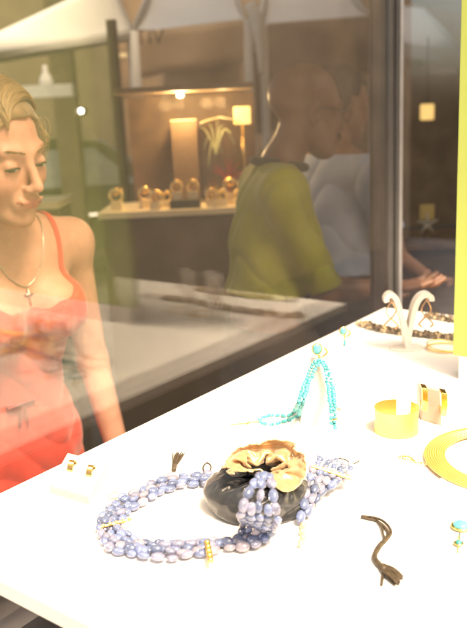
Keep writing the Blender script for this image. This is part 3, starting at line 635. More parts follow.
# the pouch's draped cloth, ring by ring from the base to the rim: steps along each ring in tenths of a millimetre
SHEET = [
[384,4,24,1,14,7,-1,12,-10,-1,14,6,-4,16,-6,-4,16,0,-6,18,3,-8,16,1,-9,16,-3,-7,17,0,-9,14,-3,-7,10,11,-12,15,4,-14,12,3,-12,15,2,-14,13,2,-15,12,2,-17,10,2,-16,11,0,-16,10,2,-19,9,1,-17,11,1,-19,6,1,-18,7,2,-20,5,0,-20,4,1,-21,4,0,-21,5,2,-20,2,0,-21,1,1,-21,0,1,-19,-3,0,-22,-1,2,-20,-2,0,-20,-6,2,-20,-5,1,-20,-5,0,-19,-8,0,-19,-7,0,-18,-7,1,-17,-10,-1,-17,-10,0,-16,-11,2,-17,-11,-1,-16,-13,0,-15,-11,0,-12,-15,-2,-14,-15,1,-12,-14,-4,-10,-16,0,-13,-13,-8,-10,-16,1,-6,-17,2,-1,-14,9,-7,-10,-8,-1,-14,8,-8,-9,-7,-1,-12,7,-5,-14,-6,0,-13,6,0,-16,1,2,-19,0,1,-18,-2,-2,-11,-12,6,-16,6,-1,-12,-12,7,-14,4,8,-17,2,7,-17,2,8,-17,0,10,-14,3,11,-15,1,12,-13,2,12,-14,-1,15,-13,1,12,-12,-1,15,-13,-1,16,-11,1,17,-11,0,18,-9,1,18,-9,1,19,-7,0,16,-9,1,19,-6,-1,19,-5,1,20,-4,0,20,-4,0,20,-4,1,21,-1,0,20,-1,0,21,0,2,21,1,1,20,0,2,18,5,-3,20,4,-2,20,5,-1,20,5,-1,20,5,-1,19,8,-2,18,9,-1,17,8,-1,18,10,-2,18,10,-4,15,11,-2,16,11,-3,14,11,-5,12,8,9,11,6,-12,10,12,7,8,8,-13,10,13,-4,10,16,2,10,17,1,7,17,0,7,16,-1,5,18,0,7,18,-1,3,17,-1,2,18,-2,0,14,-1],
[471,-2,38,3,15,-8,0,20,-4,-3,21,-2,-5,20,0,-6,21,-2,-7,20,2,-7,20,-1,-10,19,-1,-9,20,2,-13,18,-1,-15,16,3,-13,19,0,-16,15,1,-16,16,-1,-16,15,0,-19,14,1,-21,13,0,-20,12,-1,-21,12,1,-22,9,1,-22,10,0,-22,7,0,-23,9,0,-24,6,1,-24,6,0,-25,4,2,-26,4,1,-25,4,1,-25,0,1,-25,1,2,-24,-2,2,-25,-2,2,-25,-2,2,-26,-7,2,-24,-5,2,-25,-6,3,-22,-8,2,-24,-9,2,-22,-10,2,-22,-12,2,-21,-11,2,-20,-12,3,-20,-14,2,-19,-16,2,-18,-16,3,-15,-17,1,-18,-16,2,-14,-18,2,-11,-19,3,-13,-17,2,-10,-20,3,-8,-20,3,-6,-20,7,-3,-18,4,-3,-19,7,1,-15,6,-11,-8,-8,1,-17,3,-6,-8,-7,-2,-17,-3,1,-20,-4,1,-20,-6,0,-20,-6,5,-20,-2,3,-20,-6,7,-20,-4,7,-20,-4,12,-17,-2,9,-20,-3,14,-17,-3,12,-17,-4,12,-18,-3,16,-15,-3,18,-14,-2,18,-14,-4,19,-13,-3,19,-15,-3,19,-14,-2,23,-9,-1,21,-11,-1,22,-8,-1,23,-9,0,23,-6,-1,23,-6,2,26,-6,-2,24,-4,0,24,-4,-1,25,-2,0,24,-2,1,23,0,3,24,-1,4,23,-3,5,21,8,-6,24,7,-5,23,6,-1,25,6,-1,25,7,-1,22,8,-1,22,10,1,23,7,0,21,10,0,21,11,0,20,12,1,20,11,1,17,12,1,14,11,15,17,12,-1,15,17,-2,14,16,-4,10,11,-12,11,18,-1,11,20,1,8,20,0,9,20,-3,6,20,2,9,22,-2,3,20,2,2,22,4,1,19,4],
[532,-6,43,0,23,1,-2,23,1,-4,22,0,-4,23,4,-8,22,0,-7,22,3,-10,23,1,-12,20,0,-12,23,1,-13,20,2,-14,18,-1,-17,20,3,-17,17,0,-18,19,0,-20,15,-1,-22,17,1,-22,14,-2,-22,13,1,-23,12,2,-25,10,1,-24,10,2,-24,8,0,-28,7,2,-26,7,3,-27,2,2,-25,0,4,-29,2,2,-26,9,1,-27,1,0,-26,0,1,-27,-1,3,-29,-3,3,-27,-4,3,-28,-4,2,-25,-4,1,-25,-9,3,-24,-8,2,-28,-11,4,-23,-12,3,-24,-13,3,-23,-11,3,-23,-12,1,-22,-15,2,-20,-17,3,-18,-18,4,-18,-18,2,-18,-17,3,-9,-21,5,-12,-21,5,-15,-16,0,-14,-20,3,-13,-19,1,-6,-20,7,5,-17,8,-14,-15,-3,-7,-21,-2,-10,-20,-3,-2,-21,1,8,-18,4,-6,-17,-5,3,-20,-1,5,-21,-4,3,-22,-5,10,-22,-3,11,-21,-4,7,-22,-4,2,-20,-5,18,-10,0,12,-20,-3,12,-22,-6,7,-21,-6,10,-20,-7,12,-21,-6,19,-14,-4,20,-18,-6,18,-16,-5,18,-17,-6,21,-14,-6,22,-14,-3,22,-12,-5,24,-12,-5,24,-10,-3,25,-9,-4,26,-7,-3,25,-7,-3,27,-6,-2,27,-6,-2,26,-1,-4,28,-2,-2,27,-1,-1,28,-1,-1,26,0,0,25,8,0,27,5,-2,27,6,0,28,6,1,26,8,0,24,9,0,23,11,0,26,8,1,24,11,0,21,13,0,23,12,0,22,13,2,22,15,3,20,15,7,20,15,3,17,18,4,14,18,1,12,20,-2,12,20,-1,13,22,0,9,21,-2,10,24,-2,7,21,0,6,22,-2,7,22,4,4,25,5,0,21,-1],
[520,-10,65,-4,22,2,-4,23,0,0,23,4,-1,21,6,-10,18,-6,-7,21,1,-10,23,4,-10,22,3,-14,19,-3,-9,22,7,-11,21,3,-15,20,2,-18,18,-1,-17,19,-1,-18,18,2,-25,9,-4,-21,12,-4,-20,16,7,-24,11,2,-23,8,-2,-22,12,5,-24,11,3,-27,9,5,-25,13,0,-25,8,2,-25,8,4,-27,3,3,-27,-1,0,-29,-5,2,-27,-4,0,-27,-6,0,-28,-4,2,-27,-1,4,-29,-4,2,-26,3,4,-25,-3,3,-22,-14,3,-26,-12,4,-24,-12,2,-23,-12,2,-25,-11,3,-25,-8,3,-20,-17,3,-20,-16,2,-20,-17,4,-20,-15,2,-21,-13,3,-10,-22,5,-15,-19,3,-12,-20,2,-15,-20,3,-8,-21,2,-17,-14,3,-7,-20,3,4,-21,3,-5,-23,-2,-5,-23,-1,-9,-23,-1,-2,-22,-1,5,-17,-1,-6,-18,0,7,-19,-2,9,-23,-3,11,-23,-3,7,-22,-4,3,-22,-6,14,-17,-5,12,-18,-3,18,-13,-1,12,-21,-6,15,-20,-6,12,-20,-6,4,-23,-5,22,-10,-5,22,-16,-6,17,-19,-6,15,-19,-6,19,-16,-7,25,-9,-4,22,-14,-4,21,-13,-6,24,-8,-5,26,-6,-4,26,-4,-4,26,-8,-2,25,-4,-4,26,-10,-2,28,-6,-1,28,-4,-2,27,-4,-3,26,-4,-4,28,-1,0,28,5,0,28,6,0,26,9,-1,26,4,0,25,9,0,26,11,1,25,10,1,24,12,2,24,14,1,18,18,0,21,11,-2,19,18,1,21,13,5,22,11,5,20,14,2,19,17,3,17,20,3,13,22,1,12,22,0,9,25,-1,10,21,-4,5,21,-2,7,22,-1,3,21,-1,10,19,5,4,23,1,-2,25,0],
[506,-11,91,-12,16,-2,-1,23,3,5,20,6,-7,20,-2,-6,20,0,-11,19,-1,-7,21,7,-14,19,-2,-13,20,0,-11,21,3,-5,22,6,-18,17,-3,-17,17,-4,-15,19,-1,-13,17,10,-22,9,-4,-20,14,1,-16,18,5,-24,8,-2,-21,12,3,-24,7,2,-24,10,1,-27,9,2,-27,12,0,-24,9,5,-22,13,7,-24,8,6,-24,-7,-3,-29,-7,2,-28,-2,2,-27,-3,3,-28,-1,4,-27,0,4,-28,-3,2,-26,1,2,-26,4,7,-25,-6,1,-26,-8,1,-26,-9,3,-26,-12,3,-20,-16,3,-23,-15,4,-24,-10,4,-22,-14,2,-18,-17,2,-20,-15,3,-20,-18,3,-18,-17,3,-10,-22,4,-14,-18,2,-11,-21,2,-14,-23,2,-10,-20,3,-15,-16,4,-1,-21,3,-5,-24,-1,-2,-23,-1,-8,-23,-2,3,-22,-1,0,-22,-1,4,-22,0,-2,-20,-3,7,-23,-3,7,-22,-6,10,-22,-2,9,-22,-4,16,-16,-3,12,-21,-4,16,-18,-4,18,-16,-3,13,-19,-6,16,-19,-5,7,-21,-5,18,-15,-7,24,-9,-5,18,-17,-5,18,-15,-7,18,-16,-7,24,-11,-2,19,-16,-6,22,-4,-7,27,-6,-5,24,-8,-5,26,-11,-3,27,-3,-3,24,-7,-2,25,-2,-4,28,-3,-3,28,-4,-2,28,-3,-2,25,-6,-4,27,-5,3,24,6,-4,30,4,2,26,2,0,19,15,-3,24,12,-4,24,13,1,25,9,2,25,6,6,26,9,3,22,16,0,17,19,-3,21,15,2,15,19,0,19,10,5,16,18,-3,17,19,-1,15,17,5,10,20,-5,13,18,6,8,25,-3,10,23,-2,11,17,6,4,18,-5,9,17,3,1,20,-2,1,23,-4,2,24,-1],
[493,-17,121,-7,20,0,10,20,0,-9,18,3,-2,22,1,-9,20,-1,-6,20,3,-14,16,1,-10,21,-1,-4,22,2,-17,17,2,-15,18,5,-10,23,-3,-6,22,-2,-19,12,1,-20,11,5,-13,18,0,-24,10,3,-20,15,1,-17,16,1,-23,7,1,-25,13,3,-21,15,1,-20,15,-2,-27,7,2,-26,-2,5,-26,6,6,-28,8,3,-22,11,1,-26,-3,4,-27,1,2,-27,-3,3,-28,-2,4,-27,4,2,-28,-2,3,-27,-4,4,-25,-9,5,-26,-7,2,-28,-5,4,-28,-6,4,-27,-5,2,-23,-12,2,-22,-16,3,-21,-15,5,-23,-11,1,-17,-19,3,-21,-17,5,-22,-15,2,-19,-17,2,-14,-20,1,-8,-22,4,-16,-21,4,-13,-21,1,-10,-22,1,-8,-22,4,-13,-18,2,-5,-24,1,-3,-25,-1,-4,-24,1,1,-23,-2,5,-22,-2,2,-24,-1,7,-21,-3,5,-23,-3,4,-22,-4,14,-21,-2,9,-23,-4,9,-20,-6,17,-17,-2,14,-21,-5,15,-19,-4,17,-16,-5,13,-19,-6,17,-17,-4,16,-17,-7,24,-7,-4,24,-13,-5,15,-19,-7,21,-11,-7,16,-16,-7,22,-11,-3,20,-12,-6,24,-12,-7,25,-8,-4,27,-5,-2,26,-5,-3,28,-1,-1,24,-9,-5,27,-4,-3,26,-2,-4,28,-2,0,27,-5,-3,27,3,2,24,-3,-5,25,10,1,25,10,1,26,9,-3,26,8,-1,17,19,0,21,16,1,24,12,3,24,6,4,20,16,-2,18,17,0,25,11,4,18,16,-1,12,22,2,20,13,0,16,16,-2,7,20,-2,15,15,1,6,21,0,11,21,2,10,22,-2,7,20,0,13,17,2,4,20,-1,12,15,1,2,20,-1,4,20,-1],
[500,-19,148,-9,17,4,7,20,2,-3,22,0,-5,22,3,-2,21,-5,-11,16,4,-7,21,0,-11,22,0,-13,19,3,-9,21,2,-14,17,1,-4,21,-7,-16,15,3,-21,13,4,-15,20,0,-18,15,6,-20,16,1,-18,16,-1,-22,10,4,-21,17,-2,-23,15,2,-21,14,2,-25,8,1,-28,1,4,-27,6,4,-24,13,2,-27,3,5,-27,7,4,-25,5,0,-26,-1,5,-29,0,2,-29,-2,3,-27,-4,4,-28,-1,4,-27,-1,4,-26,-6,2,-27,-7,4,-27,-8,4,-26,-9,4,-26,-11,3,-24,-9,2,-25,-11,4,-22,-15,4,-22,-14,3,-20,-16,2,-18,-20,5,-17,-18,1,-20,-14,2,-17,-21,4,-14,-21,2,-14,-23,4,-11,-22,1,-7,-21,0,-10,-23,3,-8,-23,4,-6,-24,0,-1,-23,-2,-6,-24,1,0,-23,-3,-1,-23,-1,7,-25,0,2,-23,-3,4,-24,-3,11,-22,-3,7,-22,-3,10,-24,-4,12,-20,-5,14,-20,-3,14,-19,-5,17,-18,-4,15,-17,-6,18,-15,-7,14,-20,-5,21,-16,-4,21,-12,-6,24,-7,-5,22,-14,-8,16,-20,-5,20,-14,-7,16,-16,-5,21,-9,-4,24,-15,-6,23,-13,-6,27,-7,-6,26,1,0,29,0,0,25,-8,-4,27,0,-2,26,0,-4,26,-9,-2,29,-3,-2,27,1,-2,27,-1,-3,27,5,-3,26,6,-3,26,10,0,22,16,5,22,13,-4,17,18,5,20,20,4,19,17,1,23,9,1,17,20,1,18,16,1,22,12,4,16,18,1,19,11,-1,11,21,-3,15,18,-3,13,19,1,11,19,-2,1,22,4,13,21,-1,15,14,-3,6,19,5,9,18,0,10,18,-1,11,17,-3,-6,19,2],
[505,-24,177,1,20,0,-4,18,7,3,24,0,2,21,-2,-9,20,0,-7,21,2,-12,19,1,-10,23,1,-6,22,0,-13,20,2,-8,21,-3,-13,18,-1,-13,19,1,-20,13,7,-17,21,1,-14,20,-1,-20,17,1,-23,8,2,-20,16,2,-23,19,1,-24,11,1,-24,3,6,-27,10,2,-23,12,0,-27,10,2,-26,7,4,-27,10,5,-28,6,4,-27,1,3,-27,-1,4,-28,-2,3,-29,-4,3,-28,-4,4,-28,-4,4,-27,-5,6,-28,-5,4,-27,-6,3,-26,-8,3,-25,-10,3,-27,-10,4,-23,-13,3,-24,-10,3,-22,-14,4,-23,-13,3,-21,-17,4,-15,-21,2,-20,-16,2,-18,-19,3,-16,-20,3,-15,-21,3,-10,-22,2,-14,-20,3,-10,-23,2,-6,-23,1,-9,-23,2,-6,-23,0,-4,-24,0,-2,-23,-2,0,-24,0,-1,-25,-1,2,-24,-2,5,-23,-3,5,-23,-2,7,-23,-3,9,-23,-4,10,-23,-3,14,-20,-4,13,-21,-5,12,-20,-5,15,-19,-5,18,-16,-5,18,-19,-6,17,-17,-6,15,-20,-5,23,-11,-5,23,-10,-5,24,-10,-6,14,-21,-7,22,-12,-7,21,-10,-8,16,-19,-5,22,-16,-4,25,-9,-5,25,-13,-6,25,-6,-5,28,-1,-3,26,4,3,28,3,1,25,-4,-7,25,5,-3,30,3,-3,26,3,-4,30,2,-1,29,0,-1,24,-6,-3,27,1,0,24,11,1,26,13,-4,21,16,-1,21,18,4,12,21,8,18,20,5,20,18,0,23,12,-3,12,18,7,18,13,0,14,20,1,17,19,-3,18,17,-3,16,14,-3,4,20,3,13,19,-2,12,21,-3,8,20,3,11,18,1,6,18,5,13,12,-7,1,21,1,-2,22,3],
[519,-28,205,-6,19,1,9,19,1,5,23,-1,-8,21,4,-10,22,3,-9,22,3,-3,22,-3,-9,23,-1,-12,20,3,-9,21,-1,-16,21,1,-12,21,-1,-16,17,2,-12,20,1,-18,20,2,-20,16,1,-18,19,2,-23,9,4,-20,19,2,-24,14,1,-25,8,3,-23,12,1,-26,11,2,-26,8,4,-27,6,1,-26,11,5,-29,6,6,-26,4,2,-28,2,4,-29,-2,3,-28,1,4,-29,-3,4,-28,-4,5,-26,-7,3,-27,-3,3,-29,-6,5,-28,-6,3,-25,-11,5,-24,-11,3,-27,-8,3,-24,-13,3,-22,-14,4,-22,-14,2,-21,-16,1,-24,-13,5,-19,-16,4,-18,-19,2,-13,-22,2,-13,-21,2,-13,-20,3,-16,-18,5,-10,-23,0,-11,-22,0,-12,-22,5,-5,-24,1,-2,-23,-2,-5,-22,1,0,-24,-2,-2,-25,0,3,-26,-1,-4,-23,0,6,-23,-3,7,-22,-4,6,-23,-3,9,-24,-3,7,-22,-3,13,-19,-5,11,-22,-4,13,-21,-4,16,-19,-5,16,-20,-4,17,-18,-6,20,-14,-5,13,-20,-6,20,-16,-6,23,-10,-6,25,-10,-4,19,-14,-8,24,-7,-9,20,-14,-8,21,-16,-7,15,-24,0,21,-14,-6,27,-10,-5,24,-10,-6,26,-5,-5,27,-2,-3,27,7,4,27,4,-1,26,1,-7,28,-2,-6,26,5,-2,27,9,1,29,6,-1,25,1,-2,25,-2,3,22,13,-3,27,10,-2,26,8,-2,25,9,-1,20,17,4,17,21,5,18,18,3,22,11,-4,16,19,4,12,20,6,18,15,-5,18,15,-5,17,19,2,6,22,3,12,20,1,9,22,0,6,22,-2,12,17,1,2,19,0,15,13,1,15,18,-2,6,20,0,-7,22,5],
[526,-33,234,-9,20,4,4,23,-1,10,20,0,1,22,2,-8,24,1,-10,23,3,-13,20,1,-8,23,0,-7,22,-1,-14,18,0,-15,21,2,-14,19,1,-11,22,1,-19,14,0,-18,20,3,-15,21,3,-21,17,2,-19,18,3,-24,12,2,-23,9,1,-21,17,4,-26,13,0,-26,8,3,-24,11,3,-27,7,3,-27,4,4,-31,5,4,-27,2,3,-27,5,3,-31,2,5,-27,-4,4,-26,-4,3,-29,-1,5,-28,-5,3,-28,-7,5,-27,-7,4,-27,-4,3,-26,-8,3,-26,-8,4,-22,-16,3,-25,-11,4,-23,-14,1,-18,-18,2,-21,-15,2,-18,-17,3,-22,-15,2,-21,-15,5,-16,-19,3,-7,-22,2,-15,-19,3,-11,-23,1,-10,-24,1,-10,-23,1,-15,-19,6,-3,-23,0,-6,-22,1,0,-23,-2,-3,-22,-1,-3,-25,0,1,-25,-2,-1,-23,1,8,-23,-3,5,-23,-3,10,-22,-4,7,-24,-3,7,-22,-4,7,-22,-4,14,-18,-3,15,-20,-6,10,-23,-2,19,-15,-6,16,-18,-7,16,-18,-4,19,-14,-7,20,-16,-6,18,-18,-3,22,-13,-5,23,-4,-8,23,-11,-9,23,-10,-9,23,-12,-8,12,-25,-1,15,-22,-4,26,-12,-5,25,-9,-5,26,-11,-4,26,-4,-3,28,-2,-3,26,5,-1,24,0,-8,28,7,-1,28,4,-1,27,1,-3,29,7,0,25,10,2,24,7,3,25,0,-7,27,7,-4,26,10,0,21,15,2,23,13,2,23,15,2,20,18,1,13,22,2,20,13,1,19,17,2,14,21,-1,8,20,0,18,15,0,12,22,2,6,24,3,4,23,1,14,15,-2,5,22,0,9,20,-1,6,21,4,11,20,0,19,11,-2,-1,22,5],
[526,-36,265,5,20,0,1,24,0,-10,21,3,5,18,1,-8,22,1,-5,25,2,-6,24,4,-12,22,0,-11,19,-1,-11,21,0,-16,18,4,-10,21,-2,-16,15,-2,-14,22,4,-17,22,3,-21,15,2,-17,19,3,-22,16,3,-24,9,0,-19,18,1,-25,13,5,-24,16,3,-26,10,2,-24,6,1,-26,10,5,-28,4,5,-27,1,2,-28,4,2,-28,-1,5,-30,3,4,-28,-4,3,-25,0,3,-29,-2,4,-28,-8,4,-27,-3,4,-27,-5,4,-27,-10,3,-25,-12,2,-25,-6,3,-24,-13,4,-22,-17,2,-23,-14,2,-22,-11,3,-13,-19,1,-22,-11,5,-22,-14,5,-17,-18,2,-13,-20,0,-15,-19,5,-11,-22,4,-12,-23,1,-5,-24,-3,-10,-21,3,-10,-21,-2,-8,-22,5,-3,-22,-2,-4,-21,1,3,-21,-2,-2,-24,1,-2,-24,-3,2,-23,-3,0,-21,3,9,-20,-5,8,-22,-4,9,-25,-1,6,-24,-3,10,-21,-6,7,-22,0,14,-17,-5,10,-21,-2,12,-20,-6,16,-18,-7,20,-14,-4,18,-17,-7,22,-14,-6,21,-11,-6,20,-17,-1,22,-8,-8,23,-11,-11,23,-13,-8,24,-7,-7,19,-18,-5,8,-25,1,22,-16,-4,23,-12,-6,27,-8,-3,22,-11,-5,26,-6,-8,28,0,-1,25,10,-3,25,0,-2,28,-1,-1,27,5,-1,25,15,-1,26,5,1,27,-1,-3,27,5,-2,25,13,-1,25,11,0,23,13,2,19,19,1,24,17,4,22,12,0,15,20,0,14,19,4,18,17,0,7,21,-4,16,18,2,12,20,1,14,19,3,5,21,0,18,15,-1,10,20,1,9,21,0,7,22,0,8,23,3,3,20,0,17,10,0,3,23,3],
[537,-38,296,-8,20,-1,2,23,3,-10,22,2,-8,19,-1,-2,22,2,-8,20,1,-1,23,5,-11,19,-1,-8,21,2,-13,19,-2,-8,20,3,-15,19,-3,-13,20,1,-17,21,5,-15,22,3,-19,16,1,-18,17,2,-25,10,1,-20,19,3,-22,16,1,-24,14,4,-25,10,1,-25,7,1,-21,16,6,-27,8,4,-27,2,3,-27,4,4,-27,0,2,-28,1,5,-30,-4,2,-28,0,4,-25,-9,0,-28,-1,4,-27,-6,4,-26,-4,1,-26,-2,9,-24,-11,2,-27,-11,1,-20,-13,-4,-23,-13,2,-24,-12,7,-24,-6,3,-17,-14,-2,-19,-15,8,-18,-18,-1,-19,-13,6,-14,-20,-2,-17,-17,5,-12,-21,0,-16,-15,10,-13,-23,4,-7,-24,-1,-3,-23,-4,-8,-22,-4,-8,-25,1,-7,-17,4,1,-20,-2,-3,-19,4,4,-22,-1,2,-25,-6,-4,-22,2,4,-22,-3,3,-20,2,11,-18,-5,7,-23,-1,8,-24,-3,9,-22,-6,9,-22,-4,6,-20,1,16,-13,-5,12,-19,-5,14,-20,-6,11,-24,1,19,-14,-7,22,-11,-7,21,-11,-7,24,-9,-5,20,-18,-5,21,-12,-9,22,-5,-9,22,-13,-6,21,-13,-6,11,-24,2,15,-21,-1,24,-6,-8,24,-7,-4,25,-1,-12,26,-3,-8,24,-8,2,28,-3,-1,22,6,-1,26,-5,1,29,-1,0,26,10,0,25,-2,-6,27,2,0,26,13,1,25,9,-1,24,12,0,23,17,3,20,15,-1,18,21,1,13,20,-3,19,16,2,18,14,5,6,22,-2,13,20,-1,11,21,-2,19,13,5,13,19,3,17,16,-1,19,16,-1,14,21,2,7,22,3,6,23,0,2,23,0,10,20,-1,9,21,2,13,17,4],
[528,-43,322,0,21,5,-14,18,-4,-9,21,1,0,22,4,-6,20,2,-3,20,3,-5,23,-1,2,22,5,-12,16,0,-8,23,0,-15,18,-1,-8,24,2,-15,18,1,-16,21,3,-18,16,2,-17,19,3,-23,13,0,-21,17,1,-23,13,2,-23,10,0,-21,14,4,-25,8,-2,-19,16,5,-21,17,8,-26,11,4,-27,4,4,-29,-2,3,-27,1,4,-28,-1,4,-29,-9,0,-27,0,2,-23,-9,-1,-28,-4,5,-26,-6,3,-25,4,5,-25,-6,4,-25,-11,4,-24,-13,-5,-24,-4,2,-19,-14,1,-21,-8,4,-19,-13,0,-22,-7,6,-18,-17,5,-19,-17,2,-13,-20,-6,-14,-21,2,-17,-16,7,-10,-21,-1,-15,-15,8,-12,-21,-1,-12,-19,8,-11,-22,2,-7,-23,-5,-7,-24,-4,1,-20,-4,-4,-19,4,2,-20,0,-2,-17,6,5,-22,-4,-2,-23,2,1,-22,-4,8,-19,-6,4,-20,4,13,-18,-3,11,-20,-7,7,-24,-5,0,-22,0,13,-16,-6,11,-18,1,15,-12,-8,12,-21,-2,9,-23,2,18,-16,-3,19,-16,-6,22,-6,-10,24,-10,-7,23,-10,-8,21,-14,-8,21,-14,-6,22,-7,-10,17,-16,-3,17,-18,-2,9,-26,5,20,-11,-8,22,6,-12,27,-1,-7,27,-1,-9,21,0,-13,22,-6,7,22,-7,9,26,-7,4,30,-4,1,29,5,-2,21,7,-5,27,-3,1,25,4,0,22,15,0,27,12,0,21,13,0,10,23,-4,14,24,-1,23,12,4,22,12,5,10,20,1,4,26,-3,10,22,-4,16,18,2,23,14,5,20,12,5,15,21,0,11,19,-3,18,16,2,13,16,3,0,21,-1,11,21,1,7,23,2,6,23,-1,-1,20,-6],
[505,-43,343,9,16,12,-17,14,-5,-5,22,3,-2,24,1,5,21,4,-9,16,0,2,21,3,3,23,7,-9,23,0,-9,22,2,-18,16,-2,-5,25,1,-13,19,1,-23,12,-1,-14,19,5,-21,16,5,-21,17,2,-21,14,-2,-23,6,-4,-20,12,2,-23,10,-1,-21,17,6,-16,20,7,-25,11,4,-25,10,5,-26,10,6,-29,-3,2,-26,-7,-2,-27,-2,5,-30,-7,-1,-25,-6,-4,-23,-1,9,-25,-8,1,-26,-1,6,-28,-3,4,-22,-12,-6,-23,-3,7,-27,-9,2,-26,-10,-2,-22,-2,6,-7,-16,-9,-20,-8,9,-24,-3,11,-20,-15,6,-13,-20,-4,-13,-23,-5,-17,-18,5,-9,-19,-3,-16,-15,3,-9,-20,1,-12,-22,2,-9,-22,-1,-13,-14,11,-4,-21,-7,-8,-24,0,-5,-23,0,1,-20,-4,-3,-18,6,3,-18,-2,-2,-20,6,5,-18,-4,-3,-21,3,4,-22,-3,12,-18,-5,1,-21,5,11,-17,-6,10,-19,-7,1,-23,1,13,-17,-8,20,-14,-9,11,-19,0,16,-12,-12,9,-21,0,10,-19,11,15,-17,-1,23,-7,-11,24,-3,-11,18,-16,-5,24,-11,-8,25,-8,-9,20,-13,-8,21,-10,-7,12,-21,2,8,-26,7,22,-14,-7,20,11,-14,21,8,-12,25,-2,-12,23,-4,-10,25,2,-8,23,-5,7,21,-11,16,23,-8,8,26,4,-3,24,-1,-1,24,6,-5,23,-7,7,27,7,5,25,11,0,13,21,-4,12,24,-3,14,25,-2,17,16,-3,23,11,8,18,10,7,5,26,-3,5,24,-4,19,14,2,20,19,3,13,19,-1,19,15,1,20,6,3,19,13,3,4,21,-2,7,20,3,5,23,1,1,25,-1,0,21,-7,9,20,1],
[483,-49,366,11,13,11,-9,18,0,3,23,6,-6,20,2,5,22,5,-6,21,0,-12,20,-3,4,19,6,-6,22,3,-1,23,3,-15,19,-2,-17,15,-4,-7,19,5,-19,11,0,-14,20,5,-17,20,6,-22,16,2,-22,3,-10,-21,13,-1,-22,9,-1,-15,17,4,-18,20,8,-21,17,10,-23,12,4,-26,10,6,-25,8,4,-30,-7,-1,-27,-13,-5,-22,-8,-8,-26,-7,-2,-25,0,7,-24,3,12,-27,-6,0,-27,-7,0,-26,-2,7,-19,-15,-8,-26,-7,4,-25,-6,6,-26,-7,-1,-19,2,9,-11,-17,-9,-18,-13,-3,-22,-1,17,-18,-6,12,-8,-19,-5,-16,-19,-3,-14,-19,-3,-15,-17,2,-8,-19,-3,-10,-17,5,-7,-22,-4,-9,-23,0,-12,-15,12,-8,-24,-3,-6,-20,-5,-8,-19,7,-3,-21,-1,1,-19,-7,-1,-17,4,5,-19,-2,1,-19,4,2,-20,-4,-4,-20,9,8,-21,-3,11,-18,-5,-5,-18,9,11,-18,-8,14,-13,-8,10,-18,-3,18,-9,-12,17,-17,-9,16,-19,-3,6,-23,-1,15,-16,-3,7,-14,14,20,-11,-3,23,1,-12,20,-14,-7,23,-7,-13,24,-9,-9,21,-14,-9,18,-17,-2,19,-17,-2,5,-23,10,20,-17,-3,19,9,-14,20,8,-12,22,-7,-12,23,6,-12,26,4,-9,24,4,-10,23,-8,6,16,-9,20,15,-9,11,21,5,-6,25,6,-1,22,-11,11,28,2,6,26,7,3,15,21,-3,20,21,-3,13,25,-2,7,21,-7,13,18,0,17,3,10,9,22,0,13,22,-1,8,22,-4,18,17,-1,23,7,5,22,9,5,18,14,4,21,13,5,5,20,-4,-6,20,-5,-1,25,-3,0,24,-2,8,22,1,10,18,4],
[467,-51,392,-2,19,-1,6,12,14,-4,21,-2,5,18,9,-5,21,1,-1,23,3,-9,23,-4,-8,19,-5,6,16,14,-3,21,6,-17,14,-9,-11,20,-1,-15,17,2,-12,17,6,-18,12,2,-12,20,9,-23,14,0,-20,0,-14,-23,9,-6,-16,16,8,-20,13,-2,-15,18,11,-17,18,13,-21,15,6,-27,6,2,-22,8,6,-23,-7,-8,-24,-14,-9,-25,-5,0,-25,-8,0,-24,0,7,-24,-1,-1,-29,-6,4,-24,1,8,-25,-5,5,-20,-15,-7,-27,-9,3,-22,-7,-2,-24,1,4,-21,-5,-1,-19,-1,8,-7,-16,-6,-19,2,13,-16,-14,4,-12,-19,5,-11,-21,-8,-15,-15,0,-12,-16,-5,-10,-17,4,-6,-19,-2,-13,-17,7,-15,-18,5,-4,-21,2,-10,-25,1,-11,-18,1,3,-19,-5,-8,-18,5,-2,-21,-4,10,-16,-9,-4,-16,7,7,-16,-3,5,-24,-1,-5,-22,7,-3,-20,10,15,-11,-7,-4,-19,7,12,-17,-9,8,-19,-4,16,-12,-8,17,-13,-9,18,-8,-12,12,-20,-2,11,-20,-5,14,-12,-13,11,-16,13,12,-15,13,21,-7,-7,23,-4,-11,22,-10,-12,22,1,-13,21,-14,-7,12,-22,1,22,-15,-3,8,-23,8,12,-18,2,16,8,-15,21,-4,-10,26,-2,-13,24,6,-12,24,9,-9,24,0,-12,23,7,-8,22,-6,7,3,-11,23,14,-8,11,22,8,0,21,-6,9,27,-1,8,27,3,5,22,16,-1,19,18,-2,11,25,-5,14,19,-7,-4,20,-6,11,18,4,18,13,8,7,21,-1,11,23,-2,20,13,2,25,5,6,24,3,6,17,16,1,13,20,0,1,18,-9,8,19,1,5,23,0,-7,20,-2,8,19,1,-5,20,-4],
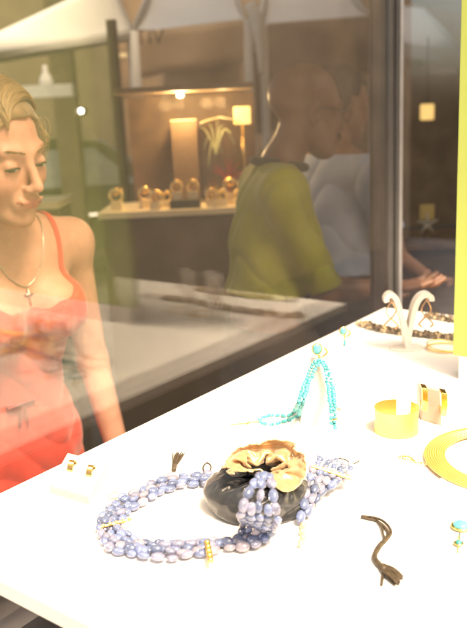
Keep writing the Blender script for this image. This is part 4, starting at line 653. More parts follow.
[441,-55,405,-3,20,4,7,12,15,-4,18,-2,9,17,12,-2,21,3,-7,19,-7,-8,21,-3,-10,22,-3,6,19,14,2,20,11,-15,14,-4,-6,22,3,-15,16,-6,-15,9,-6,-9,11,13,-13,16,12,-26,12,-5,-24,6,-8,-19,3,-11,-15,16,5,-25,11,-2,-18,18,6,-9,19,18,-16,18,13,-24,11,1,-26,2,1,-25,2,0,-21,-13,-9,-16,-17,-10,-22,2,7,-24,-8,1,-24,5,7,-25,-10,1,-24,-7,-1,-24,0,9,-22,-13,-4,-20,-10,-7,-23,-4,4,-24,-6,-5,-19,0,7,-14,14,12,-11,-19,0,-21,-8,4,-18,-12,6,-5,-19,-3,-12,-17,-4,-11,-16,-11,-13,-15,7,-10,-19,-2,-12,-13,9,-10,-17,4,-18,-15,10,-15,-15,9,-8,-22,0,-2,-23,-2,3,-24,-8,2,-20,-4,-7,-18,3,13,-10,-12,-1,-18,-2,-4,-15,13,3,-23,5,3,-20,-3,-7,-13,13,10,-17,-3,6,-20,2,10,-19,-9,9,-21,-8,10,-21,-3,20,-2,-7,19,-6,-14,17,-12,-14,12,-18,-12,15,-17,-4,14,-17,-4,6,-8,20,14,-11,13,22,-10,-7,22,-4,-13,23,5,-15,20,-13,-8,12,-25,5,18,-21,-3,17,-15,-7,0,-16,12,17,-7,-11,19,9,-15,22,8,-15,25,-4,-6,26,-1,-8,26,2,-9,25,14,-12,22,4,-6,9,-12,16,-2,-9,23,17,-7,10,24,5,7,21,-9,12,24,9,4,22,15,-1,22,11,-2,18,20,-2,12,22,-8,-4,22,-9,-5,21,-4,16,17,4,15,14,9,12,17,1,23,2,2,24,6,6,20,11,5,11,22,-1,9,22,-4,7,17,-13,-1,14,-11,8,17,10,2,22,7,5,24,2,-4,20,-4],
[418,-64,424,2,19,7,-2,17,2,0,17,10,0,21,-3,4,17,11,-7,20,-4,-9,14,-7,2,18,7,-2,23,5,0,20,2,-11,16,7,-8,20,-3,-12,11,-13,-17,14,2,-14,15,8,-5,4,21,-18,13,3,-22,2,-12,-22,10,-7,-21,10,-5,-18,14,3,-19,14,5,-9,17,18,-15,16,10,-22,11,-2,-17,11,15,-26,0,1,-23,-9,-6,-5,-18,-15,-23,-1,7,-27,-8,3,-26,1,3,-16,-13,-14,-23,-5,6,-22,-3,11,-21,-9,-11,-23,-5,3,-22,-9,-7,-23,-4,2,-14,14,16,-13,18,10,-20,-15,7,-16,-17,-3,-9,-18,-11,-5,-17,6,-9,-15,-15,-12,-17,-4,-15,-15,13,-14,-18,2,-14,-14,7,-17,0,13,-16,-13,8,-7,-21,5,-4,-24,-2,2,-20,-15,1,-23,-4,-1,-21,5,-2,-22,-3,3,-18,-8,8,-14,-9,-5,-15,13,-7,-12,17,-4,-21,2,5,-18,5,-1,-21,5,17,-13,-4,11,-18,-10,10,-23,-4,5,-24,-4,16,-15,-9,19,-3,-10,17,-10,-16,17,-8,-15,19,-5,-13,15,-14,-9,9,-18,9,10,-1,22,15,-12,11,21,-4,-9,23,4,-15,20,-13,-9,13,-21,3,16,-21,-4,20,-11,-10,0,-20,14,16,-18,-7,19,3,-16,18,15,-15,21,12,-15,23,3,-11,23,0,-1,20,11,-12,25,2,-1,22,-7,7,-9,-7,22,1,-13,18,21,0,12,20,-9,11,24,10,2,21,12,-3,19,16,-8,19,15,3,12,19,-2,-7,13,-15,10,17,0,16,17,7,4,19,6,17,8,3,20,9,5,22,10,6,13,17,-5,5,22,-12,7,11,-19,11,8,-15,0,18,6,4,21,-2,5,22,0,1,23,6,2,15,16],
[394,-71,443,-1,23,0,5,16,11,-7,16,-5,-5,21,1,3,18,9,-3,18,-6,3,15,7,-4,16,-5,-5,23,-1,3,15,10,-8,16,-6,-11,20,-5,-14,13,4,-14,6,-12,-15,13,8,-5,2,24,-12,12,15,-22,10,-5,-21,2,-13,-23,11,-3,-18,14,-4,-12,13,14,-6,14,18,-17,14,-6,-16,12,10,-12,11,17,-23,0,0,-22,-2,2,-11,-17,-11,-22,-10,-4,-22,4,11,-25,-6,-1,-15,-16,-18,-21,-10,-4,-20,-1,14,-20,-7,-5,-26,-6,3,-23,-9,-7,-15,9,10,-7,22,14,-18,10,14,-18,-12,0,-8,-14,-18,-4,-15,-15,-8,-20,8,-9,-18,-8,-16,-17,7,-14,-18,-1,-14,-13,8,-16,0,16,-18,-10,8,-14,-17,-6,-3,-17,10,-1,-23,0,-2,-23,-9,-7,-20,4,6,-16,-10,0,-18,-13,1,-19,-5,0,-16,12,4,-20,3,-4,-12,14,-8,-19,4,-4,-13,16,0,-22,8,7,-22,0,14,-17,-9,16,-17,-8,7,-22,-4,15,-20,-10,15,-15,-11,19,-6,-15,21,1,-14,17,-7,-16,16,4,-14,14,-15,-7,13,-11,14,6,0,23,17,-9,9,21,-1,-11,19,-14,-9,21,-15,-5,18,-20,-1,18,-11,-7,2,-21,11,14,-22,-4,22,-6,-17,19,6,-20,19,10,-18,14,19,-7,16,18,-7,22,5,-5,21,7,-6,23,-3,6,1,-12,23,-11,-11,18,3,-14,20,23,0,11,21,10,0,16,10,-10,19,12,-3,13,17,-9,16,14,5,0,20,-8,7,16,-10,16,3,13,10,12,16,11,17,0,22,12,5,12,13,-8,11,4,-22,7,15,-14,7,8,-20,7,17,-11,6,21,6,1,21,7,10,13,12,-6,20,3,3,14,15],
[369,-72,462,-4,19,-2,6,16,12,1,19,0,-10,17,-7,-2,20,-2,3,19,7,1,19,3,8,18,8,-5,21,-2,-11,15,-4,8,19,7,-4,18,-3,-18,-5,-9,-16,-2,-11,-18,13,8,-17,11,13,-6,4,22,-20,12,3,-23,7,-10,-21,5,-12,-19,15,-2,-16,17,2,1,8,21,-11,18,8,1,17,12,-18,1,5,-19,5,8,-19,-8,-2,-20,-10,0,-17,-16,-6,-24,1,10,-25,-7,-4,-19,-13,-14,-11,-12,-16,-24,-2,5,-16,-3,14,-22,-10,-8,-20,-1,3,-10,21,13,-13,14,14,-22,3,10,-12,-11,-16,-7,-12,-14,6,-6,-20,-10,-20,0,-11,-16,12,-14,-20,7,-13,-17,-2,-18,-1,13,-16,-9,10,-16,-14,-7,-11,-20,-3,-10,-14,-5,5,-16,11,-2,-23,5,-5,-21,6,-1,-22,-5,4,-17,-15,7,-10,-17,-3,-15,17,-2,-19,13,3,-20,1,-6,-16,9,-6,-14,16,-3,-12,20,3,-23,6,9,-21,-4,16,-18,-10,10,-21,-8,12,-23,-9,17,-15,-12,20,-6,-14,20,-3,-15,18,-1,-17,15,12,-15,15,-2,-18,19,-12,-2,8,-1,22,8,-5,23,16,-12,4,19,-7,-10,17,-15,-6,18,-14,-11,17,-17,2,13,-20,3,14,-23,2,21,-12,-14,21,-2,-21,19,5,-20,17,17,-12,10,23,-5,4,22,-2,19,7,-1,23,6,1,7,-12,20,-8,-15,19,-9,-13,19,13,-4,15,17,11,-4,21,7,-7,10,13,-15,15,19,-7,13,12,-11,6,18,11,13,17,-3,17,10,5,-1,-1,20,16,14,6,12,13,-9,6,3,-22,9,0,-22,12,13,-14,13,17,-4,12,20,-1,10,13,10,-6,15,3,7,12,9,-3,22,3,-5,21,2],
[340,-75,466,3,17,10,-2,20,-1,4,17,12,-4,21,2,-7,17,-11,2,19,-2,6,16,14,6,23,8,2,19,7,-14,15,-8,4,21,4,-1,22,4,-15,-1,-14,-11,-20,-7,-19,-3,-6,-20,10,3,-10,6,20,-17,12,13,-24,13,0,-22,9,-12,-21,9,-9,-19,17,0,1,16,19,5,13,19,17,10,10,-17,7,9,-24,-3,-6,-19,-7,2,-15,-8,-9,-17,-9,8,-24,-7,8,-23,-9,-12,-22,-12,-5,-15,-13,-13,-21,-8,-8,-10,2,17,-20,-6,0,-18,10,11,-12,18,10,-21,4,7,-24,0,10,-12,-8,-16,10,0,-16,12,-8,-19,-9,-19,-10,-16,-19,3,-16,-18,7,-10,-8,16,-18,-8,12,-16,-13,-8,-13,-10,-13,-9,-16,2,-16,-5,-12,-8,-20,4,1,-23,6,6,-19,10,0,-22,0,10,-17,5,8,-10,-14,-2,-17,7,-4,-17,13,0,-18,9,-2,-19,5,-6,-6,20,-4,-12,18,-1,-20,11,1,-23,2,12,-24,-3,16,-18,-9,14,-17,-11,16,-16,-9,19,-12,-12,20,-5,-17,20,1,-18,16,10,-18,14,12,-17,17,-4,-13,16,-11,8,3,3,23,6,-9,20,19,-11,-1,17,-9,-18,21,-15,-5,15,-20,3,12,-23,6,14,-20,-4,16,-9,-19,24,-2,-21,15,4,-19,7,19,-11,14,16,7,9,21,0,4,15,-12,20,6,7,9,-10,19,-10,-16,7,-3,-9,24,6,-8,20,22,3,0,12,12,-15,4,10,-22,15,19,-13,15,15,-15,15,18,3,7,19,12,14,13,3,-2,-3,21,15,9,11,4,6,-20,7,2,-24,16,3,-11,23,1,6,22,7,2,10,20,-6,-9,10,-8,0,9,13,-6,16,-5,-4,25,1,-4,23,4],
[313,-85,469,0,21,9,-3,22,6,4,16,14,0,23,5,-3,22,-3,-5,17,-11,4,19,7,6,19,4,11,8,18,6,19,8,-4,22,1,-9,20,1,-19,7,-11,-9,-21,-9,-12,-19,-6,-20,6,-9,-19,9,4,-15,5,18,-20,13,5,-21,10,-8,-18,14,-1,-19,13,0,8,13,17,13,10,16,17,10,11,-19,11,14,-23,-3,-11,-13,-6,-16,-20,-12,-5,-22,-6,1,-15,-13,16,-21,-9,-3,-21,-9,-13,-21,-11,-3,-16,-8,-11,-19,4,6,-5,6,21,-18,9,16,-21,5,2,-18,10,7,-21,-5,-2,-12,-5,-20,1,-3,-21,21,-6,-2,5,-13,-13,-16,-20,-5,-17,-22,4,-17,-11,10,-15,-7,14,-14,-6,-11,-15,-8,4,-5,-14,-13,-17,-8,-2,-8,-15,8,4,-15,-9,3,-18,-3,2,-19,7,13,-14,9,4,-19,4,3,-18,-4,0,-11,14,-2,-18,8,-2,-16,15,-5,-12,19,-11,-15,2,1,-13,9,-6,-16,-4,9,-19,3,20,-15,2,15,-16,-4,14,-18,-3,19,-14,-10,21,-10,-13,20,2,-15,17,8,-17,14,13,-17,17,6,-17,16,-5,-10,8,-2,20,2,-2,24,14,-12,9,16,-10,-15,17,-20,1,18,-20,0,12,-20,-8,-2,-17,-20,2,-16,-22,17,-11,-26,19,9,-11,14,26,4,9,23,0,7,14,14,12,16,-1,21,10,3,3,-8,17,-14,-17,4,0,-8,22,8,-6,21,27,2,3,18,8,-12,4,9,-20,18,13,-9,11,13,-16,3,14,-14,8,30,2,9,17,6,-1,-3,20,11,8,15,6,5,-21,13,0,-12,20,-8,9,23,-4,8,22,6,-3,3,11,-19,-13,-3,-20,-6,13,6,-6,19,-4,-6,24,6,-6,24,6],
[285,-94,471,0,24,11,0,21,10,-2,22,7,-2,23,1,0,25,2,-1,21,0,1,19,-7,5,13,12,15,12,13,10,2,15,-9,19,-2,-8,22,6,-14,15,2,-14,-12,-11,-1,-22,0,-17,-1,-11,-19,-7,-10,-21,3,-1,-21,14,7,-19,10,5,-18,14,-6,-11,13,14,15,10,15,22,8,7,4,9,17,-13,13,17,-18,-2,-15,-17,-6,-23,-15,-12,-17,-22,-11,0,-20,-10,13,-16,-10,15,-19,-8,-12,-19,-11,-12,-22,-7,6,-22,0,1,-3,8,23,-17,11,16,-24,7,4,-22,8,-5,-14,-1,-16,-17,-8,-8,-3,-7,-20,25,-5,0,21,-7,1,-1,-16,-12,-17,-21,-2,-21,-15,9,-16,-9,8,-19,-6,-7,-11,-1,12,-8,-12,-9,-20,0,6,-3,-16,-7,0,-17,0,13,-5,-13,4,-16,7,8,-17,-6,2,-23,4,7,-15,11,4,-15,6,-2,-14,13,-5,-11,16,-7,-20,6,-8,-19,4,-11,-16,-5,-1,-17,2,-12,-17,-6,10,-18,3,19,-9,-6,15,-16,-7,22,-7,-6,23,1,-6,22,11,0,24,6,-3,21,7,-10,16,9,-18,12,1,-15,14,-5,6,7,-4,21,7,-7,20,17,-14,-4,19,-17,-9,13,-21,-12,3,-22,-13,-6,-21,-21,-6,-18,-23,-2,-16,-30,18,9,-14,12,22,8,7,18,10,10,17,13,17,20,12,22,17,2,9,0,15,-13,-14,8,7,-6,22,9,-4,21,25,1,6,21,1,-7,16,1,-11,3,14,-13,5,14,-15,-6,11,-14,9,35,-4,8,16,-4,6,8,15,9,8,14,9,2,-15,17,-8,6,19,-6,10,24,-2,6,13,6,-14,7,4,-18,-8,-12,-9,-16,3,-1,-14,10,-5,-6,20,2,-6,31,2],
[245,-95,484,3,26,7,1,22,9,1,19,10,-1,23,-3,1,24,1,-1,23,-3,1,22,0,9,16,9,13,2,16,17,-9,10,-1,18,8,-4,21,11,-17,14,-1,-20,3,-7,-5,-23,-4,-9,-14,-11,-21,-1,-7,-19,-7,-10,-22,7,0,-20,11,-1,-18,16,5,1,9,18,22,8,8,18,8,7,-7,14,20,-13,12,15,-24,6,-6,-15,-5,-22,-4,-15,-19,-8,-19,-13,-20,-11,3,-16,-12,17,-22,-8,2,-15,-9,-17,-24,-4,1,-21,-3,12,-12,7,22,-20,12,3,-20,12,-8,-21,9,-2,-21,-2,-4,-8,-11,-8,-9,-11,-12,21,-5,-3,24,-6,6,17,-8,-6,-9,-16,-8,-19,-17,5,-19,-13,3,-17,-8,-3,-11,6,17,-13,-3,11,-21,1,3,-15,-11,-10,17,-6,-9,16,-5,-13,9,-19,0,11,-18,-8,1,-31,5,-1,-18,-2,10,-6,17,-1,-13,12,-7,-19,3,-9,-20,3,-14,-17,-3,-12,-19,-1,-9,-19,-5,-14,-18,0,-9,-21,-4,17,-10,-9,19,-5,-11,25,-1,-6,25,5,-2,21,12,3,23,11,1,22,12,3,23,14,1,21,-2,-6,15,5,-4,7,-6,14,11,-9,15,14,-15,-9,11,-18,-10,-1,-23,-11,-13,-24,-9,-6,-25,-16,-3,-21,-18,-6,-18,-21,10,0,-26,3,17,5,1,8,14,6,17,3,26,17,11,28,36,13,32,17,8,-5,-8,12,10,-4,17,13,0,16,19,-4,4,11,-8,-12,17,5,8,13,17,-3,-5,10,-12,-17,12,-11,-2,24,-7,15,18,-6,8,16,6,15,7,15,19,3,1,21,-4,6,22,-2,7,21,-4,2,3,0,-19,9,-2,-20,-4,-1,-13,-14,2,7,-18,1,6,-16,7,1,-19,22,3],
[218,-86,496,-3,20,4,2,20,6,0,21,7,-1,22,1,3,22,3,6,21,6,14,16,7,19,4,-2,0,6,15,16,3,12,11,11,17,-10,18,10,-19,12,2,-23,2,-11,-16,-12,-9,-6,-20,-9,-15,-11,-13,-24,1,-2,-19,-6,-12,-18,13,-1,-16,13,4,16,8,13,23,6,11,9,12,16,-3,15,18,-18,11,0,-23,6,1,-11,-4,-18,-17,-9,-11,9,-20,-8,-13,-17,-8,-20,-13,-1,-18,-11,11,-18,-9,-9,-22,-5,-5,-18,2,16,-24,7,6,-24,11,1,-24,13,4,-11,18,8,-21,1,-7,-20,-5,-4,-5,-20,-3,20,-14,-7,23,-10,-1,24,-7,-6,13,-9,-13,-16,-16,-1,-18,-13,4,-17,-12,4,-16,1,11,-17,5,24,-22,4,6,-20,7,-8,19,-7,-16,17,-9,-11,19,-12,-9,18,-20,-6,8,-26,9,-7,-17,-13,13,-14,12,-4,-15,8,-11,-17,-3,-19,-16,-3,-19,-14,-3,-22,-14,-4,-18,-17,-2,-18,-13,2,-8,-25,-9,8,-16,-10,16,4,-6,30,5,-6,30,3,-3,24,7,-2,26,5,1,23,5,7,25,20,6,25,10,-3,6,11,13,12,2,10,18,-15,2,9,-18,-9,-4,-24,-5,-10,-25,-6,-15,-23,-12,-9,-24,-15,-6,-27,-18,-4,-26,-16,17,-8,-15,5,25,11,4,24,19,8,24,11,20,1,-7,25,51,21,41,19,1,11,-4,8,17,-4,8,13,-11,-5,10,-16,-5,20,1,-8,9,-13,2,1,16,12,-16,15,5,-8,19,2,-3,23,-5,0,20,-3,10,15,1,21,13,14,28,7,-3,30,-1,2,29,-2,0,29,-5,-3,17,-14,-10,7,-6,-21,-7,12,-13,-24,21,2,-23,3,8,-19,-1,7,-30,16,9],
[199,-79,517,-18,12,-4,1,21,2,3,22,3,6,17,8,17,13,8,18,15,7,20,14,8,20,0,-11,11,11,6,-1,1,17,-6,14,12,-7,17,3,-10,1,11,-18,1,-9,-22,-3,1,-19,-10,-4,-11,-18,-11,-22,1,-2,-14,-7,-12,-15,13,1,-18,7,-2,8,14,10,19,7,10,-1,18,9,6,11,21,0,17,9,-17,-2,-9,-20,-2,-7,-19,-2,-2,7,-18,-7,-9,-22,-11,-15,-22,-11,-17,-16,-8,-19,-10,6,-19,-8,-6,-22,3,6,-28,11,9,-28,19,9,-29,21,10,-19,22,2,-16,17,-2,-15,-12,3,6,-26,0,18,-24,-10,20,-22,-12,24,-12,-12,22,-3,-8,-2,-18,-10,-19,-10,5,-21,-8,12,-29,-3,7,-25,-1,9,-21,4,3,-16,16,-1,9,-2,-20,18,-15,-5,27,-12,0,30,-8,-3,22,-12,0,0,-19,-12,12,-16,1,-13,-11,2,-25,-5,-3,-25,-10,-1,-27,-14,-3,-31,-18,-7,-22,-19,-6,-15,-20,-6,-7,-23,-8,8,-15,-18,18,3,-6,28,11,1,28,3,7,24,10,8,26,10,7,30,11,6,26,12,7,29,5,-5,21,9,4,3,10,13,15,-11,0,3,-22,-11,-7,-30,-5,-7,-24,-5,-17,-25,-18,-16,-34,-21,-1,-33,-27,6,-26,-17,14,-17,-8,8,31,15,7,41,26,12,34,22,12,20,5,19,30,15,26,13,5,30,4,-2,18,-7,-3,14,-17,-12,16,-18,-10,29,-5,-1,9,-18,-6,-12,9,2,-14,25,18,-15,36,8,-17,23,6,-9,16,14,12,10,1,22,13,-2,36,6,-12,43,-11,0,43,-10,-3,40,-1,-3,28,-5,0,5,0,-18,-13,22,-6,-24,12,5,-34,9,15,-35,5,10,-31,6,8],
[168,-59,534,-20,4,1,-3,3,-1,15,4,-1,25,7,-1,32,13,3,31,17,5,26,19,7,19,18,9,12,14,8,3,9,6,-4,4,6,-11,-1,4,-19,-3,3,-25,-5,2,-28,-5,0,-29,-6,0,-27,-6,-2,-21,-4,-4,-15,-2,-3,-10,2,-2,-5,9,0,-2,15,4,-1,19,6,0,23,10,1,22,10,1,19,10,-1,11,8,-4,1,4,-10,-10,-2,-14,-21,-7,-15,-30,-12,-13,-33,-15,-7,-30,-14,-4,-19,-10,-5,-4,-2,-15,12,5,-28,27,11,-39,33,15,-42,34,14,-36,27,11,-21,13,3,-2,-4,-4,15,-22,-13,28,-33,-18,32,-38,-18,30,-32,-14,19,-19,-7,-1,-6,2,-22,5,7,-42,9,8,-51,5,5,-47,0,-1,-31,-6,-5,-8,-9,-9,15,-11,-10,34,-10,-11,44,-10,-10,44,-10,-9,35,-7,-7,20,-5,-3,2,-3,-1,-18,-3,1,-32,-7,0,-40,-12,-3,-42,-19,-5,-36,-22,-9,-26,-23,-10,-15,-20,-9,-4,-13,-7,7,-6,-5,18,2,-2,26,8,0,35,11,1,41,13,3,41,14,4,39,14,6,32,14,6,22,11,7,11,7,6,3,-2,3,-4,-12,-2,-6,-21,-7,-6,-30,-13,-5,-34,-16,-6,-36,-18,-4,-32,-18,-3,-24,-15,3,-12,-10,9,1,-3,16,16,4,19,28,11,18,35,16,13,35,17,7,29,15,5,15,9,11,0,2,21,-14,-4,29,-22,-8,32,-23,-8,27,-18,-6,13,-6,0,-3,8,7,-17,23,13,-28,31,17,-29,32,15,-25,24,10,-10,11,1,12,-5,-7,38,-13,-12,59,-15,-12,68,-10,-6,63,-1,-1,44,6,5,16,10,9,-13,11,11,-36,12,11,-51,11,11,-56,12,11,-50,10,8],
[206,-57,536,-24,-14,11,-15,13,8,6,18,2,11,18,-3,21,14,-2,23,10,9,18,9,9,20,8,1,15,-3,0,7,11,10,7,0,14,-8,9,11,-19,12,7,-24,5,-4,-25,-4,4,-23,-6,2,-18,-17,-2,-10,-15,-10,-23,-4,0,-14,16,0,0,20,-5,12,14,-10,0,19,6,-8,5,18,4,15,13,0,22,11,-12,13,13,-17,-10,-2,0,-17,-11,-7,-19,-11,-11,-22,-7,-13,-24,-8,-19,-20,-6,-19,-3,-9,-17,4,-13,-26,-3,5,-26,14,2,-25,23,7,-24,26,13,-17,24,9,-20,12,12,-17,-13,0,5,-21,-14,24,-21,-8,24,-21,-13,21,-19,-12,15,-22,-3,-3,-19,-4,-23,-2,-4,-29,7,6,-31,2,9,-42,-2,0,-22,-1,1,-6,-15,-12,18,-5,-13,25,-9,-5,31,-8,-4,34,-10,0,36,1,-3,16,-10,-5,3,-16,-9,-18,-12,-10,-28,-9,-4,-28,-10,-4,-27,-15,-5,-29,-13,-7,-20,-11,-6,-16,-16,-3,-2,-26,-9,-8,-2,1,2,15,0,28,13,0,32,11,8,39,10,11,37,13,12,30,17,10,35,14,2,30,-1,8,14,-8,-11,16,7,4,12,-14,-11,-8,-25,-12,-11,-27,-8,-10,-36,-7,-7,-42,-20,7,-24,-8,0,-13,-8,14,0,-4,14,20,13,16,25,9,6,21,6,-1,13,2,11,24,10,11,20,16,1,6,15,16,8,-8,14,-17,-8,18,-18,-15,30,-12,-14,25,-16,4,14,-6,-3,-7,15,-1,-12,15,13,-17,26,15,-20,30,13,-20,26,6,2,18,-1,20,-4,-16,28,-21,-3,30,-3,-7,49,4,-10,49,1,-3,36,-1,0,15,3,8,-10,23,-5,-27,7,1,-38,11,9,-36,6,11,-32,9,11],
[227,-77,550,-19,-3,10,-13,13,12,5,15,-13,13,16,-8,15,15,-3,10,4,16,7,6,14,16,6,-4,7,7,8,14,3,7,-5,8,15,-5,-2,15,-14,10,7,-18,3,-10,-13,6,14,-15,5,8,-13,-15,-8,-16,-15,0,-22,3,2,-7,22,-8,4,18,-15,7,20,-5,5,20,-6,-10,5,15,-3,-4,18,-6,6,18,-8,11,16,-19,-7,-6,-17,-10,-5,7,-20,-6,-17,-16,-3,-24,-11,-6,-19,-6,-12,-19,6,-15,-11,7,-16,-19,-9,7,-22,9,5,-21,17,4,-19,19,6,-17,12,10,-23,-3,8,-19,-16,5,-7,-18,-12,7,-19,-14,18,-15,-11,21,-10,-6,14,-17,8,2,-21,-3,-17,4,-9,-22,13,-1,-19,7,1,-26,-8,7,-15,-17,1,-18,-13,-2,15,-7,-12,23,1,-5,24,-3,-7,24,-4,-1,18,-11,-5,6,-18,-9,6,-18,-5,-10,-17,-6,-12,-18,-6,-20,-9,-7,-21,-13,-6,-20,-11,-7,-20,-8,-5,-17,-11,-4,-6,-20,-4,8,-14,-11,3,17,-1,19,13,4,21,5,10,24,9,10,25,11,8,27,10,9,27,11,0,28,6,7,28,-5,-3,22,-6,-6,19,-7,-2,10,-18,-10,-9,-24,-5,-13,-25,-11,-7,-26,-13,0,-29,-7,0,-23,-10,4,-8,-16,18,10,3,20,31,15,1,15,20,6,8,9,1,25,1,8,15,9,10,13,12,18,15,-1,17,6,0,19,-14,-6,25,-11,-14,23,-11,-4,19,-9,0,-2,20,-3,-10,18,5,-14,17,9,-18,13,12,-13,24,8,3,19,2,16,1,-14,25,-2,-4,28,3,-4,30,-3,-7,28,-5,-6,28,-5,2,18,-1,11,1,20,4,-21,11,0,-29,6,2,-28,4,7,-26,-1,10],
[245,-91,572,-12,13,8,-7,17,9,3,10,-17,15,-1,-20,12,16,-8,11,14,7,-7,-8,17,9,-2,14,10,11,3,0,1,16,-2,6,15,-16,-3,3,-1,9,15,-18,4,-2,-17,6,10,-2,12,13,-17,7,3,-16,-12,5,-14,14,-5,0,21,-14,7,16,-19,7,12,-15,-3,18,5,-3,19,10,-11,1,14,-2,-15,15,-11,-6,18,-23,1,8,-22,7,-2,-7,-16,0,-22,-13,-7,-19,-2,-16,-7,0,-24,-15,2,-16,-20,4,0,-20,-5,3,-14,-10,14,-20,6,8,-16,12,2,-20,1,2,-16,7,7,-13,-14,-8,-6,-22,-9,-7,-20,5,4,-13,-6,20,0,-6,-2,-19,-6,-1,-20,-9,1,-13,-13,-21,7,2,-12,14,12,-12,10,12,-13,-14,-4,-15,-12,5,8,-16,-7,17,1,-7,12,-7,-14,15,-7,-4,7,-10,-10,14,-11,-2,1,-18,-1,-10,-12,-10,-3,-19,-1,-14,-11,-9,-17,-14,-3,-8,-14,-10,-16,-6,-5,-13,-13,-5,-8,-15,-3,11,-11,-9,10,7,-8,9,15,6,20,-3,1,23,2,-1,19,8,2,24,12,10,21,11,6,20,6,11,22,-10,-5,23,2,6,23,-10,-4,20,-15,-7,7,-22,-10,-7,-23,-16,-4,-25,-18,-2,-24,-7,-2,-20,-9,-6,-17,-18,7,-6,-14,16,21,11,8,16,19,11,18,15,5,23,2,5,20,11,11,16,19,16,17,12,12,18,7,22,5,-2,23,-6,-9,19,-16,-5,20,-11,6,7,20,-7,0,19,3,-14,19,6,-20,11,11,-14,16,12,13,12,-5,11,-5,-15,18,10,-2,23,5,1,24,-1,-3,22,-4,-3,21,-2,1,15,-10,10,12,15,4,-16,20,4,-26,4,2,-23,-2,4,-22,-6,7],
[258,-98,601,-14,12,7,8,16,-9,7,12,-13,14,-1,-19,13,8,-18,11,18,-3,-3,5,16,4,-8,18,-1,2,18,3,7,15,-9,-9,11,-12,6,9,-11,4,16,-10,15,6,-18,2,8,-11,7,14,-4,22,3,-17,4,4,-16,16,-2,8,16,-19,11,12,-20,6,12,-19,-5,17,-6,-7,5,20,-13,11,18,-17,6,9,-7,-7,19,-20,-4,13,-26,1,6,-22,-7,-5,-23,-4,-14,-5,1,-25,-12,-3,-23,-18,-9,0,-17,-12,10,-16,11,-5,-18,-3,0,-11,-4,17,-18,-11,11,-22,-11,-4,-20,3,1,-22,-1,3,2,-16,-8,17,-14,-4,-7,-17,3,8,-16,-11,11,-16,-9,-8,-19,-6,-4,-19,-11,-19,3,-1,-7,17,14,-7,18,13,-19,3,3,-1,-17,-5,1,-21,-4,-4,-14,-10,13,-3,-10,-3,-5,-13,10,-9,-7,7,-11,-12,7,-11,13,-3,-13,-5,-9,-17,-8,-2,-18,-9,-21,-5,3,-6,-14,-8,2,-13,-14,-9,-8,0,3,-11,-11,10,-13,-3,11,0,-11,4,17,5,11,16,5,21,4,-1,15,-11,0,16,12,8,21,7,9,22,-7,5,17,-10,-5,20,4,9,26,-8,1,18,-18,-8,16,-19,-11,7,-21,-13,2,-24,-17,1,-22,-17,1,-18,-16,-10,-13,-16,-1,-10,-16,14,13,3,13,19,11,7,18,18,-1,18,13,0,20,17,5,20,21,12,17,15,23,10,7,20,10,2,19,-3,-2,8,-14,-15,16,11,1,8,19,1,13,2,6,-4,16,3,-18,9,10,-3,16,10,17,14,-3,14,-3,-20,15,3,-11,10,8,13,18,4,9,19,-2,-2,15,9,1,17,-1,8,19,3,6,-12,19,6,-26,0,1,-19,-11,-4,-20,-4,7],
[280,-87,620,-15,8,14,7,13,-12,13,-1,-17,14,3,-18,13,7,-16,14,14,-13,-3,18,5,-4,11,14,-4,0,18,7,-11,17,-5,-5,19,-13,9,16,-14,11,12,-14,7,15,-14,11,6,-13,2,16,-11,18,6,-11,17,-9,-16,18,1,-6,17,-15,15,11,-14,13,12,-19,3,14,-19,-17,7,5,-15,9,17,-18,10,14,-22,-3,14,-26,-4,7,-22,-1,12,-24,-4,2,-21,-1,-11,-8,-1,-23,-16,-7,-13,-13,-17,10,-9,-17,15,-20,4,-4,-16,12,-12,-21,-4,-4,-18,-12,13,-16,-14,11,-6,-10,10,-15,-4,8,-4,-19,-2,20,-7,-9,5,-19,-6,0,-24,-7,1,-22,-6,-7,-22,-6,-12,-20,-8,-20,-4,-5,-8,16,13,-5,19,13,-16,14,6,-15,-6,-13,3,-18,-2,-1,-21,-10,9,-16,-12,-3,-10,-19,-8,3,-18,6,-11,-13,10,-13,14,7,-8,13,9,-17,-6,8,-15,-10,-11,-14,-4,-22,-7,2,-2,-13,-10,9,-2,-9,-1,-13,-7,10,-5,-8,13,-7,-4,11,12,-1,3,17,10,14,12,4,15,-14,-3,16,-10,-3,15,4,9,15,-9,-7,17,-4,7,22,-6,1,19,-4,9,10,-16,-14,16,-18,-6,17,-18,-7,12,-21,-12,2,-19,-18,0,-15,-18,-10,-9,-16,10,-10,-16,20,5,-3,11,14,8,-2,17,19,-2,19,16,0,18,21,3,20,19,13,17,15,19,12,2,20,2,-6,16,5,8,19,-1,-7,15,5,-10,-1,19,8,8,9,14,14,8,-5,-7,15,1,0,15,-8,9,6,13,17,0,-9,14,-3,-18,11,10,5,-2,3,20,15,7,3,16,5,-1,14,6,10,14,-4,7,-3,16,11,-19,7,-2,-18,-10,-6,-12,10,5],
